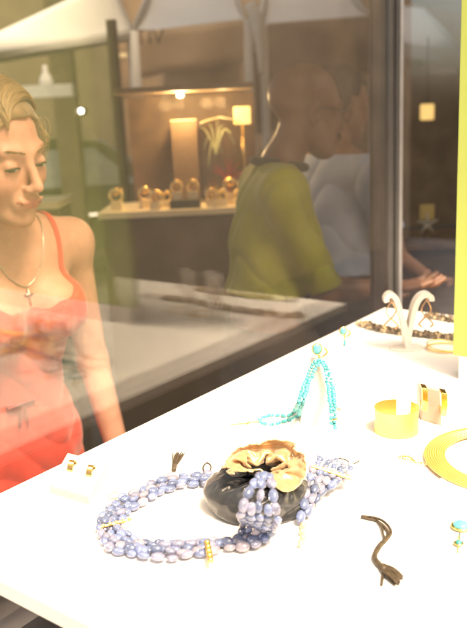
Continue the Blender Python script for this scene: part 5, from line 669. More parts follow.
[304,-88,636,-10,6,15,6,16,-8,12,0,-18,13,0,-18,10,12,-13,12,9,-11,-5,15,2,2,17,-1,-5,14,5,-8,2,18,-4,-2,20,-15,5,12,-5,7,18,-11,6,17,-10,6,17,-17,10,5,-13,14,-4,-9,19,8,-14,18,-1,-15,18,-6,-2,15,-14,12,11,-17,5,13,-23,-11,10,-16,-22,1,4,-24,-1,11,-24,1,12,-23,2,12,-18,-10,8,-24,1,3,-20,10,7,-19,-8,-3,-17,-15,-6,-18,-9,1,1,-12,19,-16,-9,8,-22,7,-8,-20,-1,-11,3,-17,10,-12,-11,16,-17,-3,7,0,-17,8,-13,-13,2,9,-15,-6,0,-22,-10,-4,-25,-7,-8,-20,-8,1,-23,-1,-9,-21,-5,-19,-11,-6,-18,6,2,-2,17,13,-14,13,5,-20,4,-9,-5,-10,-18,0,-15,-19,2,-20,-10,4,-17,-7,-7,0,-17,4,-10,-14,11,-11,12,7,-14,10,15,-16,2,18,-7,5,7,-14,-7,-18,-7,-1,1,-11,-13,1,-10,-9,9,1,-7,4,-13,-6,12,-4,-2,10,-7,-6,11,15,0,3,18,15,18,3,3,5,-20,-7,10,-13,-7,15,-3,5,18,-8,-7,21,-7,5,14,-2,14,15,-12,-9,7,-19,-14,15,-19,-6,18,-19,-4,5,-14,-16,-5,-9,-19,7,-12,-14,15,-9,-11,17,9,-3,19,5,4,1,16,17,-6,18,19,-5,16,21,7,18,13,18,15,5,14,11,-13,20,4,5,19,7,-1,18,7,7,16,12,-4,8,16,-8,7,6,22,13,11,4,-2,10,-21,-5,13,-19,8,7,13,10,-5,16,15,-7,-6,13,10,-7,-1,4,15,10,9,-3,4,4,10,10,6,6,-8,4,11,8,4,10,-6,11,4,-18,1,6,-4,17,6],
[327,-104,645,-2,16,7,5,17,6,9,11,-14,13,0,-21,9,6,-15,-4,17,3,0,15,-3,-3,16,2,4,10,-6,-7,16,0,-14,8,15,-14,7,17,-7,7,16,1,-6,21,-13,13,8,-20,13,0,-12,14,8,-13,17,0,-7,16,8,-13,15,-9,-10,20,-4,-11,12,-14,-3,11,-21,0,14,-16,-19,4,-10,-27,-4,1,-25,-6,4,-24,-5,11,-19,-2,12,-19,-8,-3,-25,4,5,-22,3,7,-11,-16,-4,-14,-3,14,-12,-9,21,-16,-11,17,-19,-6,6,-20,-1,-10,-6,-14,-3,2,-6,23,-8,-13,16,-5,-23,7,-10,-22,2,-9,-19,-9,-10,-17,-16,-2,-21,-7,5,-18,2,-6,-19,-5,-7,-23,-2,-9,-22,-2,-16,-8,-9,-11,12,5,-15,15,-5,-19,3,2,-8,-5,-16,-1,-14,-20,-7,-11,-15,6,-15,-11,6,-13,-4,0,-10,-13,10,-13,2,9,-3,22,15,-13,9,17,-12,0,14,-16,-2,-7,-14,-10,-6,-5,-16,12,-7,-2,1,-2,-11,12,-8,-3,3,-9,-10,14,-4,3,16,7,-3,2,15,17,13,11,10,12,-15,-6,-2,-17,-15,12,-13,-7,20,-5,2,18,-2,9,13,-12,-6,17,-9,3,13,-17,-9,4,-17,-12,11,-18,-5,5,-8,-17,10,-13,-9,3,-11,-12,21,2,-6,19,0,-6,15,10,6,12,9,13,-7,12,18,3,17,16,16,16,-3,16,15,1,13,11,-16,19,11,-6,19,2,6,12,13,-4,13,9,4,10,13,-8,14,8,15,14,7,12,0,13,-21,-1,15,-18,11,14,5,2,-9,18,6,-13,14,12,7,7,12,9,0,1,8,7,9,9,2,-5,4,15,-13,2,17,2,11,15,18,8,-5,-6,13,5,-6,14,11],
[358,-106,644,-2,16,-1,1,6,17,9,14,-1,10,9,-15,0,17,-8,-3,18,-4,-9,11,2,5,13,-4,-6,8,3,6,13,-7,-11,10,7,-8,14,14,-12,17,-1,-10,5,18,-7,12,16,-19,11,-2,-17,11,4,-9,17,9,-8,17,-1,-11,17,-1,-6,10,-16,-15,14,-7,-19,17,-7,-17,7,-7,-11,13,-13,-26,-1,-4,-27,-5,-1,-22,-6,8,-22,-6,-1,-22,-4,3,-24,-7,-10,-24,-8,1,-22,-13,8,-13,-11,14,-16,0,20,-15,-9,18,-14,3,20,-19,-10,7,-9,-11,-18,1,-15,11,-9,-14,18,-9,-19,12,-9,-24,8,-6,-23,0,-4,-25,-6,-2,-22,-6,-3,-14,-12,-2,-19,7,-12,-18,-6,-4,-21,3,-7,-19,-5,-15,-3,-8,-11,15,-2,-16,-1,-11,-15,0,-10,-6,-9,-17,13,-14,-4,3,-12,-13,-8,-10,-12,6,-11,-7,0,-15,-9,11,-9,13,13,-11,12,14,-9,-9,10,-15,7,1,-6,-16,0,-17,-9,14,-7,-7,8,-6,5,5,-9,-15,15,-6,4,12,-8,-7,18,3,6,2,14,18,4,17,14,16,-9,1,3,-17,-16,10,-12,-10,16,3,5,13,-12,-6,15,-15,-6,10,-13,-12,15,-15,5,14,-16,-3,-1,-14,-17,9,-12,-14,7,-5,-17,15,-11,4,17,-4,-9,20,8,1,18,1,0,5,12,15,11,7,13,17,18,-3,16,16,-3,12,14,-11,17,13,-5,15,10,-14,14,13,-4,17,7,4,8,12,-4,16,5,6,18,11,12,19,10,9,6,18,-14,-2,12,-18,11,18,3,3,-5,20,2,-14,17,-1,-8,20,12,14,9,10,14,1,-1,7,13,2,15,7,-6,3,16,-1,8,20,12,17,-2,4,10,-10,-1,12,5],
[384,-107,657,3,8,-12,1,12,7,6,11,15,-4,18,-1,-12,18,-4,-3,16,-2,6,10,-6,-4,14,2,6,7,-5,-2,16,0,6,12,-9,-8,18,5,-14,15,11,-14,15,13,-15,18,4,-18,11,11,-14,3,11,-7,20,0,-10,17,5,-9,18,-9,-18,8,-5,-23,5,4,-18,16,-4,-13,16,-12,-21,9,-7,-28,-1,-5,-26,0,-5,-24,4,-4,-24,-6,2,-23,0,-7,-25,-9,-6,-24,-11,-1,-23,-12,9,-21,-16,4,-19,-14,7,-15,-12,11,-13,7,19,-21,-8,14,-10,-22,-5,-2,-21,1,-11,-6,18,-6,-19,5,-7,-21,8,-2,-22,-2,-6,-25,1,-5,-18,9,-8,-17,-7,-2,-22,11,-5,-21,1,-9,-20,-2,0,-19,6,-10,-16,-3,-13,2,-13,-14,5,-11,-1,-8,-11,-12,-4,-11,8,-14,-11,-3,-8,-16,-4,-16,-10,-3,-3,-15,5,-18,-4,12,-11,-7,8,-13,10,12,-8,-7,7,-15,9,7,-8,-14,7,-9,-18,8,-15,1,11,-8,14,8,-10,-13,18,-6,-4,15,-4,11,17,-2,11,-3,19,12,5,13,14,20,-6,5,12,-14,-8,16,0,-7,11,-11,-8,13,-11,-4,-4,-13,-14,8,-17,-15,15,-18,-4,18,-17,1,11,-17,-13,0,-10,-20,13,-8,-18,21,-9,1,21,-1,-1,15,10,-10,15,1,13,17,12,9,18,12,-6,18,12,-3,12,19,-6,18,12,-5,14,14,-8,17,9,-5,5,15,-14,19,13,-1,17,11,5,16,15,1,18,14,7,20,9,10,16,10,6,1,8,-19,11,18,3,3,2,22,1,-1,20,2,-12,17,5,2,20,5,14,12,5,20,4,0,7,14,1,13,6,1,6,17,6,14,-4,0,14,1,3,7,-9],
[409,-113,662,0,12,-1,5,9,-11,0,18,-1,-4,22,1,-7,18,5,-6,9,17,-6,10,9,5,13,-8,-5,10,2,9,13,-6,8,17,-6,-6,20,4,-11,19,8,-15,19,8,-17,15,8,-16,5,16,-14,15,9,-15,15,5,-7,22,-3,-15,15,-3,-24,1,2,-19,14,-1,-20,16,-4,-23,9,-7,-25,6,-5,-28,5,-4,-26,2,-7,-25,3,-6,-26,2,-2,-25,-3,-8,-27,-6,-5,-25,-8,-5,-25,-9,-1,-22,-14,4,-17,-15,7,-18,-16,-7,-18,-14,3,-19,-6,9,-1,-21,-2,-12,-17,8,-8,-19,11,-13,-13,10,0,-20,5,-9,-19,5,-8,-21,9,-5,-21,4,-12,-18,9,-4,-21,3,-2,-22,1,-6,-19,7,-5,-19,1,-2,-15,10,-6,-19,-5,-6,-7,-16,-10,-3,-12,2,-11,-12,-2,-9,-12,4,-9,-12,-17,-5,-9,-3,-8,-17,1,-16,-15,11,-12,-15,13,-12,-2,7,-11,10,11,-14,-4,7,-16,-5,9,-11,-13,9,-7,14,10,-13,-4,13,-13,-3,18,-9,-10,17,1,9,6,3,22,7,12,18,12,9,14,20,-2,0,19,2,5,20,-5,-5,18,-5,-8,-4,-17,-7,-3,-17,-12,14,-14,-13,5,-22,-10,6,-18,-13,15,-18,-14,15,-13,-14,18,-6,-13,13,-13,-16,20,1,-12,22,11,-8,21,11,6,22,10,7,19,8,1,3,16,-14,19,12,-2,18,16,-5,18,9,3,12,9,-14,14,15,-12,20,17,1,19,14,2,18,10,8,18,18,2,17,14,0,13,1,16,14,13,-3,12,20,2,3,8,18,-3,-7,18,6,10,17,7,3,19,5,0,18,6,19,3,-1,12,17,-5,5,16,4,14,5,-1,11,6,4,11,-4,1,13,1],
[432,-119,681,0,10,-11,3,15,1,0,22,-1,0,20,-2,-10,16,7,-4,18,6,-11,7,14,-7,14,5,9,12,-6,-13,10,1,-3,15,-4,14,13,5,-8,19,8,-15,17,7,-19,8,6,-6,16,15,-16,18,7,-18,17,6,-20,16,0,-21,9,-2,-17,13,6,-22,11,-2,-24,7,-7,-26,6,-7,-25,2,-7,-25,7,-3,-26,3,-5,-27,3,-5,-24,7,-2,-27,2,-6,-27,-1,-5,-26,-2,-6,-26,-3,-5,-26,-7,-5,-23,-12,-4,-19,-16,-9,-19,-19,-7,-18,-16,-5,-6,-25,-1,-7,-23,2,-1,-24,9,-14,-15,10,-10,-16,10,4,-20,-2,-11,-19,11,-14,-16,7,-4,-20,7,-13,-18,9,-6,-20,7,1,-18,-2,-10,-16,9,-6,-20,11,-6,-23,5,0,-20,-5,3,-13,-12,-6,-13,-14,13,-9,0,-5,-8,-15,-12,-7,-15,11,-9,-12,10,-7,-14,-8,-13,-10,-2,-12,-13,8,-16,1,15,-11,3,1,-12,-17,4,-15,-6,15,-10,16,16,-13,0,10,-16,-9,19,-4,3,16,7,13,14,-4,15,18,7,15,17,10,15,19,5,10,21,-4,-1,19,5,6,20,-3,-10,9,-12,-12,-11,-18,-6,3,-19,-10,12,-20,-12,5,-21,-13,17,-12,-14,16,-13,-15,11,-15,-14,16,-7,-16,19,-3,-14,14,15,-4,21,7,-4,25,0,-6,14,10,-17,10,16,-15,23,13,-6,21,13,2,20,8,10,17,13,-7,17,16,-15,17,17,-7,17,13,10,16,14,-5,19,17,1,22,15,2,15,10,14,15,8,15,11,14,8,-5,4,17,5,2,20,-1,7,20,15,11,5,12,11,11,4,11,18,-2,11,20,-6,9,19,-3,12,12,7,11,-9,-3,10,10,7,11,-9],
[459,-119,692,-11,12,3,10,12,-8,-1,21,0,-1,23,7,-10,18,6,-16,7,6,-17,-2,7,-1,17,8,11,20,-2,-12,16,4,-18,9,-1,7,17,5,10,17,9,-17,9,5,-24,1,5,-16,15,7,-18,17,5,-18,17,5,-18,19,6,-16,15,3,-22,4,-4,-23,11,1,-23,3,-9,-24,9,-4,-25,9,-1,-25,1,-5,-26,5,-4,-27,8,-4,-24,1,-7,-26,3,-4,-27,0,-3,-23,-3,-10,-25,-1,-4,-23,-7,-8,-26,-7,-1,-25,-8,-4,-21,-16,-8,-18,-16,-9,-16,-18,-6,-11,-22,-3,0,-20,7,-9,-15,-11,-8,-22,-5,-3,-24,-2,-12,-19,9,-3,-20,3,-8,-20,8,-8,-23,6,-8,-18,11,-10,-16,7,2,-20,1,-6,-20,7,-10,-20,9,-11,-14,8,6,-16,-4,-1,-21,4,12,-19,-1,5,-14,-12,2,-8,-20,-2,-11,-14,18,-1,-3,5,-12,-9,-15,-8,-7,-6,-17,-7,13,-14,-5,9,-15,-11,-9,-12,-10,16,-11,1,19,-14,0,14,-12,11,21,-1,10,18,2,10,9,10,16,18,6,16,19,4,14,22,-5,2,22,2,7,20,-3,-3,17,-4,-13,22,0,-2,8,-13,-6,-6,-22,-3,9,-20,-11,12,-20,-14,14,-16,-15,16,-13,-17,18,-9,-14,10,-11,-18,20,3,-10,18,5,-14,11,-4,-21,18,4,-18,20,9,-16,20,14,-4,20,13,-7,22,14,1,21,13,-5,20,12,4,20,15,-10,18,14,-9,14,14,9,17,15,-4,18,16,4,19,14,3,18,14,10,16,14,9,5,6,20,-1,3,23,-3,2,22,2,9,22,9,13,13,16,12,1,-3,10,17,-4,8,23,0,13,16,11,15,6,13,16,-6,-3,10,17,3,18,-6],
[477,-128,713,-17,10,9,-1,18,-1,-6,20,-3,5,18,6,-3,17,5,-17,-6,-4,-12,9,11,-5,18,10,-12,19,0,-2,18,6,-8,17,-1,-8,16,7,13,15,10,-5,16,4,-21,-2,6,-21,12,6,-19,14,3,-20,14,5,-15,18,5,-23,5,-3,-25,5,-4,-24,11,2,-21,15,-2,-24,8,-2,-25,3,-5,-24,7,-4,-27,3,-3,-26,1,-8,-24,-2,-11,-23,-2,-8,-27,2,0,-24,-4,-9,-26,2,-5,-24,-1,-2,-20,-12,-6,-23,-2,0,-19,-16,-6,-20,-14,-8,-23,-13,-4,-20,-16,-5,-13,-20,-6,-3,-21,-7,-14,-12,-13,-9,-19,-13,-5,-20,-8,-5,-22,6,-5,-23,-3,-7,-18,9,-6,-21,9,-7,-23,5,1,-22,4,3,-21,0,-8,-21,6,-16,-11,10,-8,-19,3,9,-18,3,3,-21,5,0,-17,7,6,-4,-17,11,-13,3,14,-11,-4,17,-6,1,-1,-10,-11,-12,-12,-3,8,-17,-7,4,-14,-10,-13,-13,-10,16,-13,-1,17,-11,-1,16,7,11,18,0,12,15,-17,6,18,-2,10,19,2,13,15,7,17,24,-3,4,22,1,1,16,-7,-15,22,1,0,23,-1,-1,21,2,4,11,-11,-9,10,-20,-9,14,-16,-16,13,-16,-16,15,-15,-18,13,-18,-9,13,-10,-18,18,-11,-15,19,1,-16,11,-3,-22,17,6,-18,18,3,-22,17,11,-13,21,14,-5,19,13,-12,21,15,-8,22,13,-1,18,16,-7,20,13,3,17,18,0,19,12,8,18,13,2,16,14,10,20,14,8,15,15,14,12,11,16,-5,0,21,4,12,20,6,13,20,0,8,21,8,9,17,7,16,11,-5,3,19,3,16,11,-1,13,16,13,11,-8,6,18,7,3,22,4],
[484,-133,744,-7,21,6,-24,10,5,15,15,-12,-21,10,6,23,14,2,-23,8,4,-24,-7,4,-16,16,7,-7,21,7,-14,22,-5,11,18,13,15,22,0,-16,11,14,17,17,6,-19,21,4,-22,9,5,-23,11,10,-23,3,5,-27,1,-3,-23,9,-1,-21,17,1,-24,13,1,-25,10,0,-24,0,-8,-26,10,1,-25,-4,-12,-25,0,-9,-22,-6,-15,-21,-1,-16,-25,9,9,-29,-3,-4,-26,2,-3,-19,19,0,-19,-17,-11,-24,-13,0,-25,-9,-8,-25,4,7,-22,-14,-9,-16,-22,-5,-12,-18,-13,-22,-18,-1,-18,-17,-7,-7,-18,-16,-18,-12,-14,-16,-9,-17,-13,-18,-15,1,-25,-6,4,-22,-9,2,-24,2,2,-26,2,-2,-21,8,-14,-19,6,3,-23,2,4,-24,14,-23,-2,-2,-6,-23,10,-3,-22,10,-7,-9,23,10,-19,-8,17,-17,10,22,-1,12,15,-16,-6,23,-2,-5,1,-16,-14,-23,-15,4,-10,5,-24,0,-22,9,17,-22,-5,22,-10,4,23,-5,-4,-6,19,20,19,-15,9,21,-8,11,19,-13,1,24,-1,-1,28,-1,-4,19,-5,15,21,-5,-13,24,4,-7,18,4,22,28,0,-1,25,8,-2,21,-5,-17,14,-18,-16,10,-5,-22,14,-22,-7,12,-11,-20,16,-24,-7,17,-15,-18,12,-15,-19,17,7,-19,14,-8,-23,17,8,-20,17,3,-21,20,8,-19,17,14,-13,20,19,-13,17,17,-12,23,12,1,20,17,-3,22,15,6,14,19,5,20,3,17,19,14,14,15,12,21,6,18,16,23,10,-1,8,16,18,5,13,20,5,13,20,2,17,18,-1,-9,21,8,14,16,4,17,18,-2,10,21,-10,6,23,-5,22,7,-1,23,3,11,17,5],
]
PG = np.cumsum(np.array(SHEET, float).reshape(len(SHEET), -1, 3), axis=1)/10000*np.array([1.12, 1.05, .90]); PG[:, :, 2] -= PG[:, :, 2].min()
NK = 26
nrm_ = np.cross(np.roll(PG, -1, 1)-np.roll(PG, 1, 1), np.gradient(PG, axis=0)); nrm_ /= np.linalg.norm(nrm_, axis=2)[..., None]+1e-9
if (nrm_[10, :, :2]*PG[10, :, :2]).sum() < 0: nrm_ = -nrm_
satin = mat('grey_satin', (.020, .022, .025), .22, var=.25, vscale=25, bump=.15, bscale=160, sheen=.2, spec=.55, dist=.001)
lining_m = mat('gold_lining', (.44, .29, .15), .28, metal=.35, var=.12, vscale=60, bump=.1, bscale=160, sheen=.3)
def sub1(o):
    k = o.modifiers.new('smooth', 'SUBSURF'); k.levels = 1; k.render_levels = 1
sub1(MB().grid(PG[:NK+1], closed_v=True).build('pouch_body', satin, pouch, world=False, smooth=True))
sub1(MB().grid(PG[NK:]+nrm_[NK:]*.0004, closed_v=True).build('ruffle', satin, pouch, world=False, smooth=True))
sub1(MB().grid(PG[NK-6:]-nrm_[NK-6:]*.0006, closed_v=True).build('gold_lining', lining_m, pouch, world=False, smooth=True))
MB().tube(PG[-1], .0010, 6, closed=True).build('rim', lining_m, pouch, world=False, smooth=True)
# drawstring with loop and tassel
m = MB()
m.tube(spline([T(222, 474, ZT+.035), T(212, 478, ZT+.014), T(203, 479.5, ZT+.003), T(190, 479, ZT+.002), T(178, 478, ZT+.002), T(174, 472, ZT+.002)], 40), .0013, 8)
m.tube(spline([T(206, 476, ZT+.006), T(203, 468, ZT+.008), T(207, 463, ZT+.010), T(211, 467, ZT+.010), T(207, 476, ZT+.006), T(200, 480, ZT+.004)], 40), .0011, 8)
dsr = m.build('drawstring', cord_m, pouch, smooth=True)
m = MB()
b0 = T(174, 467, ZT+.003)
for k in range(30):
    fx = rng.uniform(-1, 1); e = T(178+fx*6.5+rng.normal(0, .5), 453+abs(fx)*1.5+rng.uniform(-2, 4), ZT+.002+rng.uniform(0, .004))
    m.tube(spline([T(174, 469, ZT+.002), b0+(e-b0)*.4+RT*fx*.001, e], 8), .0007, 5)
m.tube([T(174, 470, ZT+.003), T(174.6, 464, ZT+.003)], [.003, .0034], 10)
m.build('tassel', cord_m, dsr, smooth=True)

# ---- loose cord with a flat tassel, right foreground
t = thing('tassel_cord', 'thin dark bronze cord with looped end and flat tassel, alone in the right foreground', 'cord', T(383, 550))
def cordpath(px, z=.002): return spline([T(x, y, ZT+z) for x, y in px], 60)
m = MB()
pa = cordpath([(361, 517), (369, 519), (377, 521), (384, 527), (388, 533), (385, 539), (379, 545), (375, 553), (376, 560), (383, 568), (390, 575)])
pb = cordpath([(361, 516), (368, 516.5), (376, 518), (383, 521), (389, 527), (391, 533), (387, 539), (381, 545), (377, 551), (374.5, 556), (377, 562), (385, 570)], .0034)
pc_ = cordpath([(377, 520), (381, 526), (383, 533), (384.5, 538)], .003)
m.tube(pa, np.interp(np.linspace(0, 1, len(pa)), [0, .5, .8, 1], [.0013, .0015, .0024, .003]), 8)
m.tube(pb, np.interp(np.linspace(0, 1, len(pb)), [0, .5, .8, 1], [.0013, .0015, .0026, .003]), 8); m.tube(pc_, .0012, 8)
m.build('cord', cord_m, t, smooth=True)
m = MB()
for k in range(46):
    fx = rng.uniform(-1, 1); s0 = T(381+fx*1.5, 566-fx*2.5, ZT+.003); e = T(399+fx*3.+rng.uniform(-3, 2.5), 580-fx*3.5+rng.uniform(-1, 2), ZT+.0015+rng.uniform(0, .0035))
    m.tube(spline([s0, (s0+e)/2+RT*fx*.0015+Z*.002, e], 7), .0009, 5)
m.tube(cordpath([(383, 570), (382.5, 576), (381.5, 585)]), [.0014]*(len(cordpath([(383, 570), (382.5, 576), (381.5, 585)]))), 8)
m.build('tassel', cord_m, t, smooth=True)

# ---- white earring block on the left, two earrings
def wedge(fl, fr, br, hf, hb, name, label, cat):
    a, b, c = T(*fl), T(*fr), T(*br); d = a+(c-b)
    P = [a, b, c, d, a+Z*hf, b+Z*hf, c+Z*hb, d+Z*hb]
    o = MB().hexa(P).build(name, AC2, bevel=.0015); tag(o, label, cat); return P
AC2 = mat('matte_acrylic', (.41, .365, .32), .4, var=.03)
P1 = wedge((50, 493), (90, 505), (108, 482), .0105, .026, 'earring_block', 'small sloping white earring block near the window edge of the table', 'block')
def half_hoop(c, side, fwd, r, wd, m, a0=-.2, a1=3.4, n=18, th_=.0012):
    G = []
    for a in np.linspace(a0, a1, n):
        p = c+fwd*math.cos(a)*r+Z*math.sin(a)*r
        nn = (fwd*math.cos(a)+Z*math.sin(a))*th_
        G.append([p-side*wd/2, p+side*wd/2, p+side*wd/2-nn, p-side*wd/2-nn])
    return m.grid(G, closed_v=True)
fr_d = (P1[1]-P1[0])/np.linalg.norm(P1[1]-P1[0]); bk_d = (P1[2]-P1[1])/np.linalg.norm(P1[2]-P1[1])
slope = (P1[7]-P1[4])/np.linalg.norm(P1[7]-P1[4])
for (fx, fy), lab in (((.30, .62), 'wide polished gold earring on the sloping white block, nearer the red dress'), ((.78, .62), 'wide polished gold earring on the sloping white block, nearer the blue beads')):
    c = P1[4]+(P1[5]-P1[4])*fx+(P1[7]-P1[4])*fy
    m = MB(); half_hoop(c+Z*.0005, fr_d*.93+bk_d*.1, slope, .0075, .0085, m, .0, 3.14)
    o = m.build('gold_earring', M['gold'], smooth=True, auto=40); tag(o, lab, 'earring', 'pair of gold earrings on the sloping block')
o = MB().ellipsoid(T(115, 495, ZT+.0045), (.0055, .0055, .0045)).ellipsoid(T(110, 497, ZT+.003), (.003, .003, .003)).build('clear_stone', mat('clear_stone', (.75, .72, .68), .05, trans=.9), smooth=True); tag(o, 'tiny clear round stone between the white block and the blue beads', 'stone')
o = MB().ellipsoid(T(171, 476, ZT+.005), (.009, .006, .005), MC.T, 12, 8).build('pink_pebble', mat('pink_stone', (.72, .58, .52), .3, trans=.3), smooth=True); tag(o, 'pale pink polished pebble lying beside the pouch tassel', 'stone')
# price card
a = T(299, 417); b_ = T(310, 418)
o = MB().prism([a, b_, b_+Z*.012+FW*.004, a+Z*.012+FW*.004], FW*.001).build('price_card', mat('blush_card', (.62, .48, .42), .7)); tag(o, 'tiny blank blush card leaning at the foot of the turquoise necklace stand', 'card')

# ---- turquoise necklace over a white stand
st_b = T(318, 421); hA = .088
apx = np.array([st_b[0], st_b[1], ZT+hA])
t = thing('necklace_stand', 'white tapering display stand carrying the turquoise bead necklace', 'stand', st_b)
P = [T(300, 424), T(334, 427), apx+RT*.006+FW*.018, apx-RT*.006+FW*.018]
MB().prism(P, FW*.003).build('board', mat('pale_acrylic', (.56, .52, .47), .4, var=.03), t, bevel=.001)
MB().prism([apx+FW*.022-RT*.006, apx+FW*.022+RT*.006, st_b+FW*.07+RT*.012, st_b+FW*.07-RT*.012], FW*.003).build('strut', M['acryl'], t, bevel=.001)
def tcol(): return np.array([.05, .34, .37])*rng.uniform(.75, 1.3)+rng.uniform(0, .03)
t = thing('turquoise_necklace', 'double strand turquoise bead necklace with gold clasp draped over the white stand', 'necklace', T(300, 420))
dA = .97
apd = (apx-CAMP)@_f
for k in range(2):
    o_ = k-.5
    lp = [Wp(333+o_*3, 427+o_*5, dA+.02), Wp(332.5+o_*4, 405, dA+.02), Wp(330+o_*4.5, 385, apd-.012), Wp(326+o_*3.5, 368+o_*1.5, apd-.004), Wp(321, 361-o_*2, apd+.006), Wp(314-o_*4, 366-o_*2, apd-.006), Wp(307-o_*4, 382, apd-.025), Wp(301-o_*4, 402, dA+.02)]
    tb = [T(296-o_*4, 414-o_*4, ZT+.003), T(288, 418-o_*4, ZT+.003), T(277, 419-o_*8, ZT+.003), T(266, 419.5-o_*8, ZT+.003), T(259.5, 420.5, ZT+.003)]
    m = MB(); bead_row(m, spline(lp+tb, 120), .0024, .0030, .0, .1, tcol, 8, 5, .95); m.build('bead_strand', turq_m, t, smooth=True)
m = MB()
for x, y, d in ((305.5, 391, apd-.03), (334, 419, dA+.018)): MB().ellipsoid(Wp(x, y, d), (.0042,)*3).build('gold_bead', M['gold'], t, smooth=True)
m = MB(); ch = resample(spline([T(259, 421, ZT+.002), T(250, 422.5, ZT+.002), T(241, 423.5, ZT+.002), T(231, 424.5, ZT+.002)], 20), .0028)
for i, p in enumerate(ch): m.ellipsoid(p, (.0019, .0012, .0012), rotz(i*.8))
m.tube(spline([T(249, 420, ZT+.002), T(247, 425, ZT+.002)], 6), .001, 6)
m.build('clasp_chain', M['gold'], t, smooth=True)
# earrings above: on the stand tip, and on a slim column
def drop_earring(px, d, lab, sc=1.0, drop=True):
    c = Wp(*px, d); t = thing('turquoise_earring', lab, 'earring', c, group='turquoise earrings')
    MB().ellipsoid(c, (.0062*sc, .004*sc, .0075*sc), MC.T, 12, 8, (.10, .40, .44)).build('turquoise', turq_m, t, smooth=True)
    m = MB(); a = np.linspace(0, 2*math.pi, 18, endpoint=False)
    m.tube([c+RT*.0068*sc*math.cos(x)+Z*.0082*sc*math.sin(x) for x in a], .001*sc, 6, closed=True)
    m.tube(spline([c-Z*.008*sc, c-Z*.012*sc+RT*.006*sc, c-Z*.006*sc+RT*.014*sc, c+Z*.002*sc+RT*.010*sc], 14), .0016*sc, 6)
    m.tube(spline([c-Z*.008*sc+RT*.003, c-Z*.017*sc+RT*.002*sc, c-Z*.022*sc+RT*.006*sc], 8), .0013*sc, 6)
    m.build('gold_setting', M['gold'], t, smooth=True)
    if drop: MB().ellipsoid(c-Z*.024*sc+RT*.002, (.0022*sc, .0022*sc, .0075*sc), MC.T, 8, 6, (.05, .34, .38)).build('drop', turq_m, t, smooth=True)
drop_earring((317, 349), apd+.004, 'oval turquoise and gold earring at the tip of the white necklace stand', 1.0, False)
b2 = T(344, 414); hp = .105
t = thing('earring_column', 'slim white acrylic column holding a single turquoise drop earring', 'stand', b2)
MB().prism([b2-RT*.012, b2+RT*.012, b2+RT*.012+FW*.02, b2-RT*.012+FW*.02], Z*.004).build('foot', M['acryl'], t, bevel=.001)
MB().prism([b2-RT*.005+Z*.005, b2+RT*.005+Z*.005, b2+RT*.007+Z*hp, b2-RT*.007+Z*hp], FW*.003).build('upright', M['acryl'], t, bevel=.0008)
dd_ = (b2+Z*hp-CAMP)@_f
drop_earring((343, 331), dd_-.006, 'turquoise drop earring hanging at the top of the slim white column', .72)

# ---- V-shaped earring stand
vb = np.array([1.262, .572, ZT])
t = thing('earring_stand', 'white V shaped earring stand with curled arms near the far end of the table', 'stand', vb, CAMR)
m = MB(); a = np.linspace(0, 2*math.pi, 28, endpoint=False)
g = [[(r*math.cos(x), .7*r*math.sin(x), z) for x in a] for r, z in ((.0001, 0), (.030, 0), (.031, .002), (.030, .004), (.0001, .004))]
m.grid(g, closed_v=True).build('foot', M['acryl'], t, world=False, smooth=True, auto=40)
def ribbon(pts, w_, th_=.003):
    P = spline(pts, 36); d = np.gradient(P, axis=0); d /= np.linalg.norm(d, axis=1)[:, None]; G = []
    ww = np.interp(np.linspace(0, 1, len(P)), np.linspace(0, 1, len(w_)), w_)
    for p, dd, q in zip(P, d, ww):
        n = np.cross(dd, [0, 1, 0]); G.append([p+np.array([0, -q, 0])-n*th_, p+np.array([0, q, 0])-n*th_, p+np.array([0, q, 0])+n*th_, p+np.array([0, -q, 0])+n*th_])
    mm = MB(); mm.grid(G, closed_v=True); k = len(G); mm.f.append((0, 1, 2, 3)); mm.f.append(tuple((k-1)*4+j for j in (3, 2, 1, 0))); return mm
ribbon([(.0, 0, .004), (-.002, 0, .028), (-.008, 0, .054), (-.018, 0, .088), (-.024, 0, .101), (-.032, 0, .104), (-.038, 0, .098), (-.037, 0, .091)], [.014, .013, .012, .010, .009], .0045).build('arm', M['acryl'], t, world=False, smooth=True, auto=40)
ribbon([(.001, 0, .004), (.002, 0, .028), (.007, 0, .052), (.014, 0, .082), (.023, 0, .097), (.034, 0, .101), (.042, 0, .096), (.043, 0, .089)], [.014, .013, .012, .010, .009], .0045).build('arm', M['acryl'], t, world=False, smooth=True, auto=40)
for sx, lab in ((-.029, 'twisted gold hoop earring hanging from the left arm of the white V stand'), (.034, 'twisted gold hoop earring hanging from the right arm of the white V stand')):
    m = MB(); c = vb+RT*sx+Z*.066-FW*.004; q = np.linspace(0, 1, 24)
    for s in (-1, 1):
        m.tube([c+RT*s*.012*math.sin(2.2*math.pi*u*.72+.0)*(.55+.6*u)*(1 if u < .95 else .6)+Z*(.026-.052*u)+FW*.002*s for u in q], np.linspace(.0010, .0021, 24), 6)
    m.tube([c+Z*.026, c+Z*.032-FW*.004, c+Z*.034+FW*.004], .0009, 6)
    o = m.build('twisted_earring', mat('rose_gold', (.72, .46, .25), .25, metal=1), smooth=True); tag(o, lab, 'earring', 'pair of twisted earrings on the V stand')
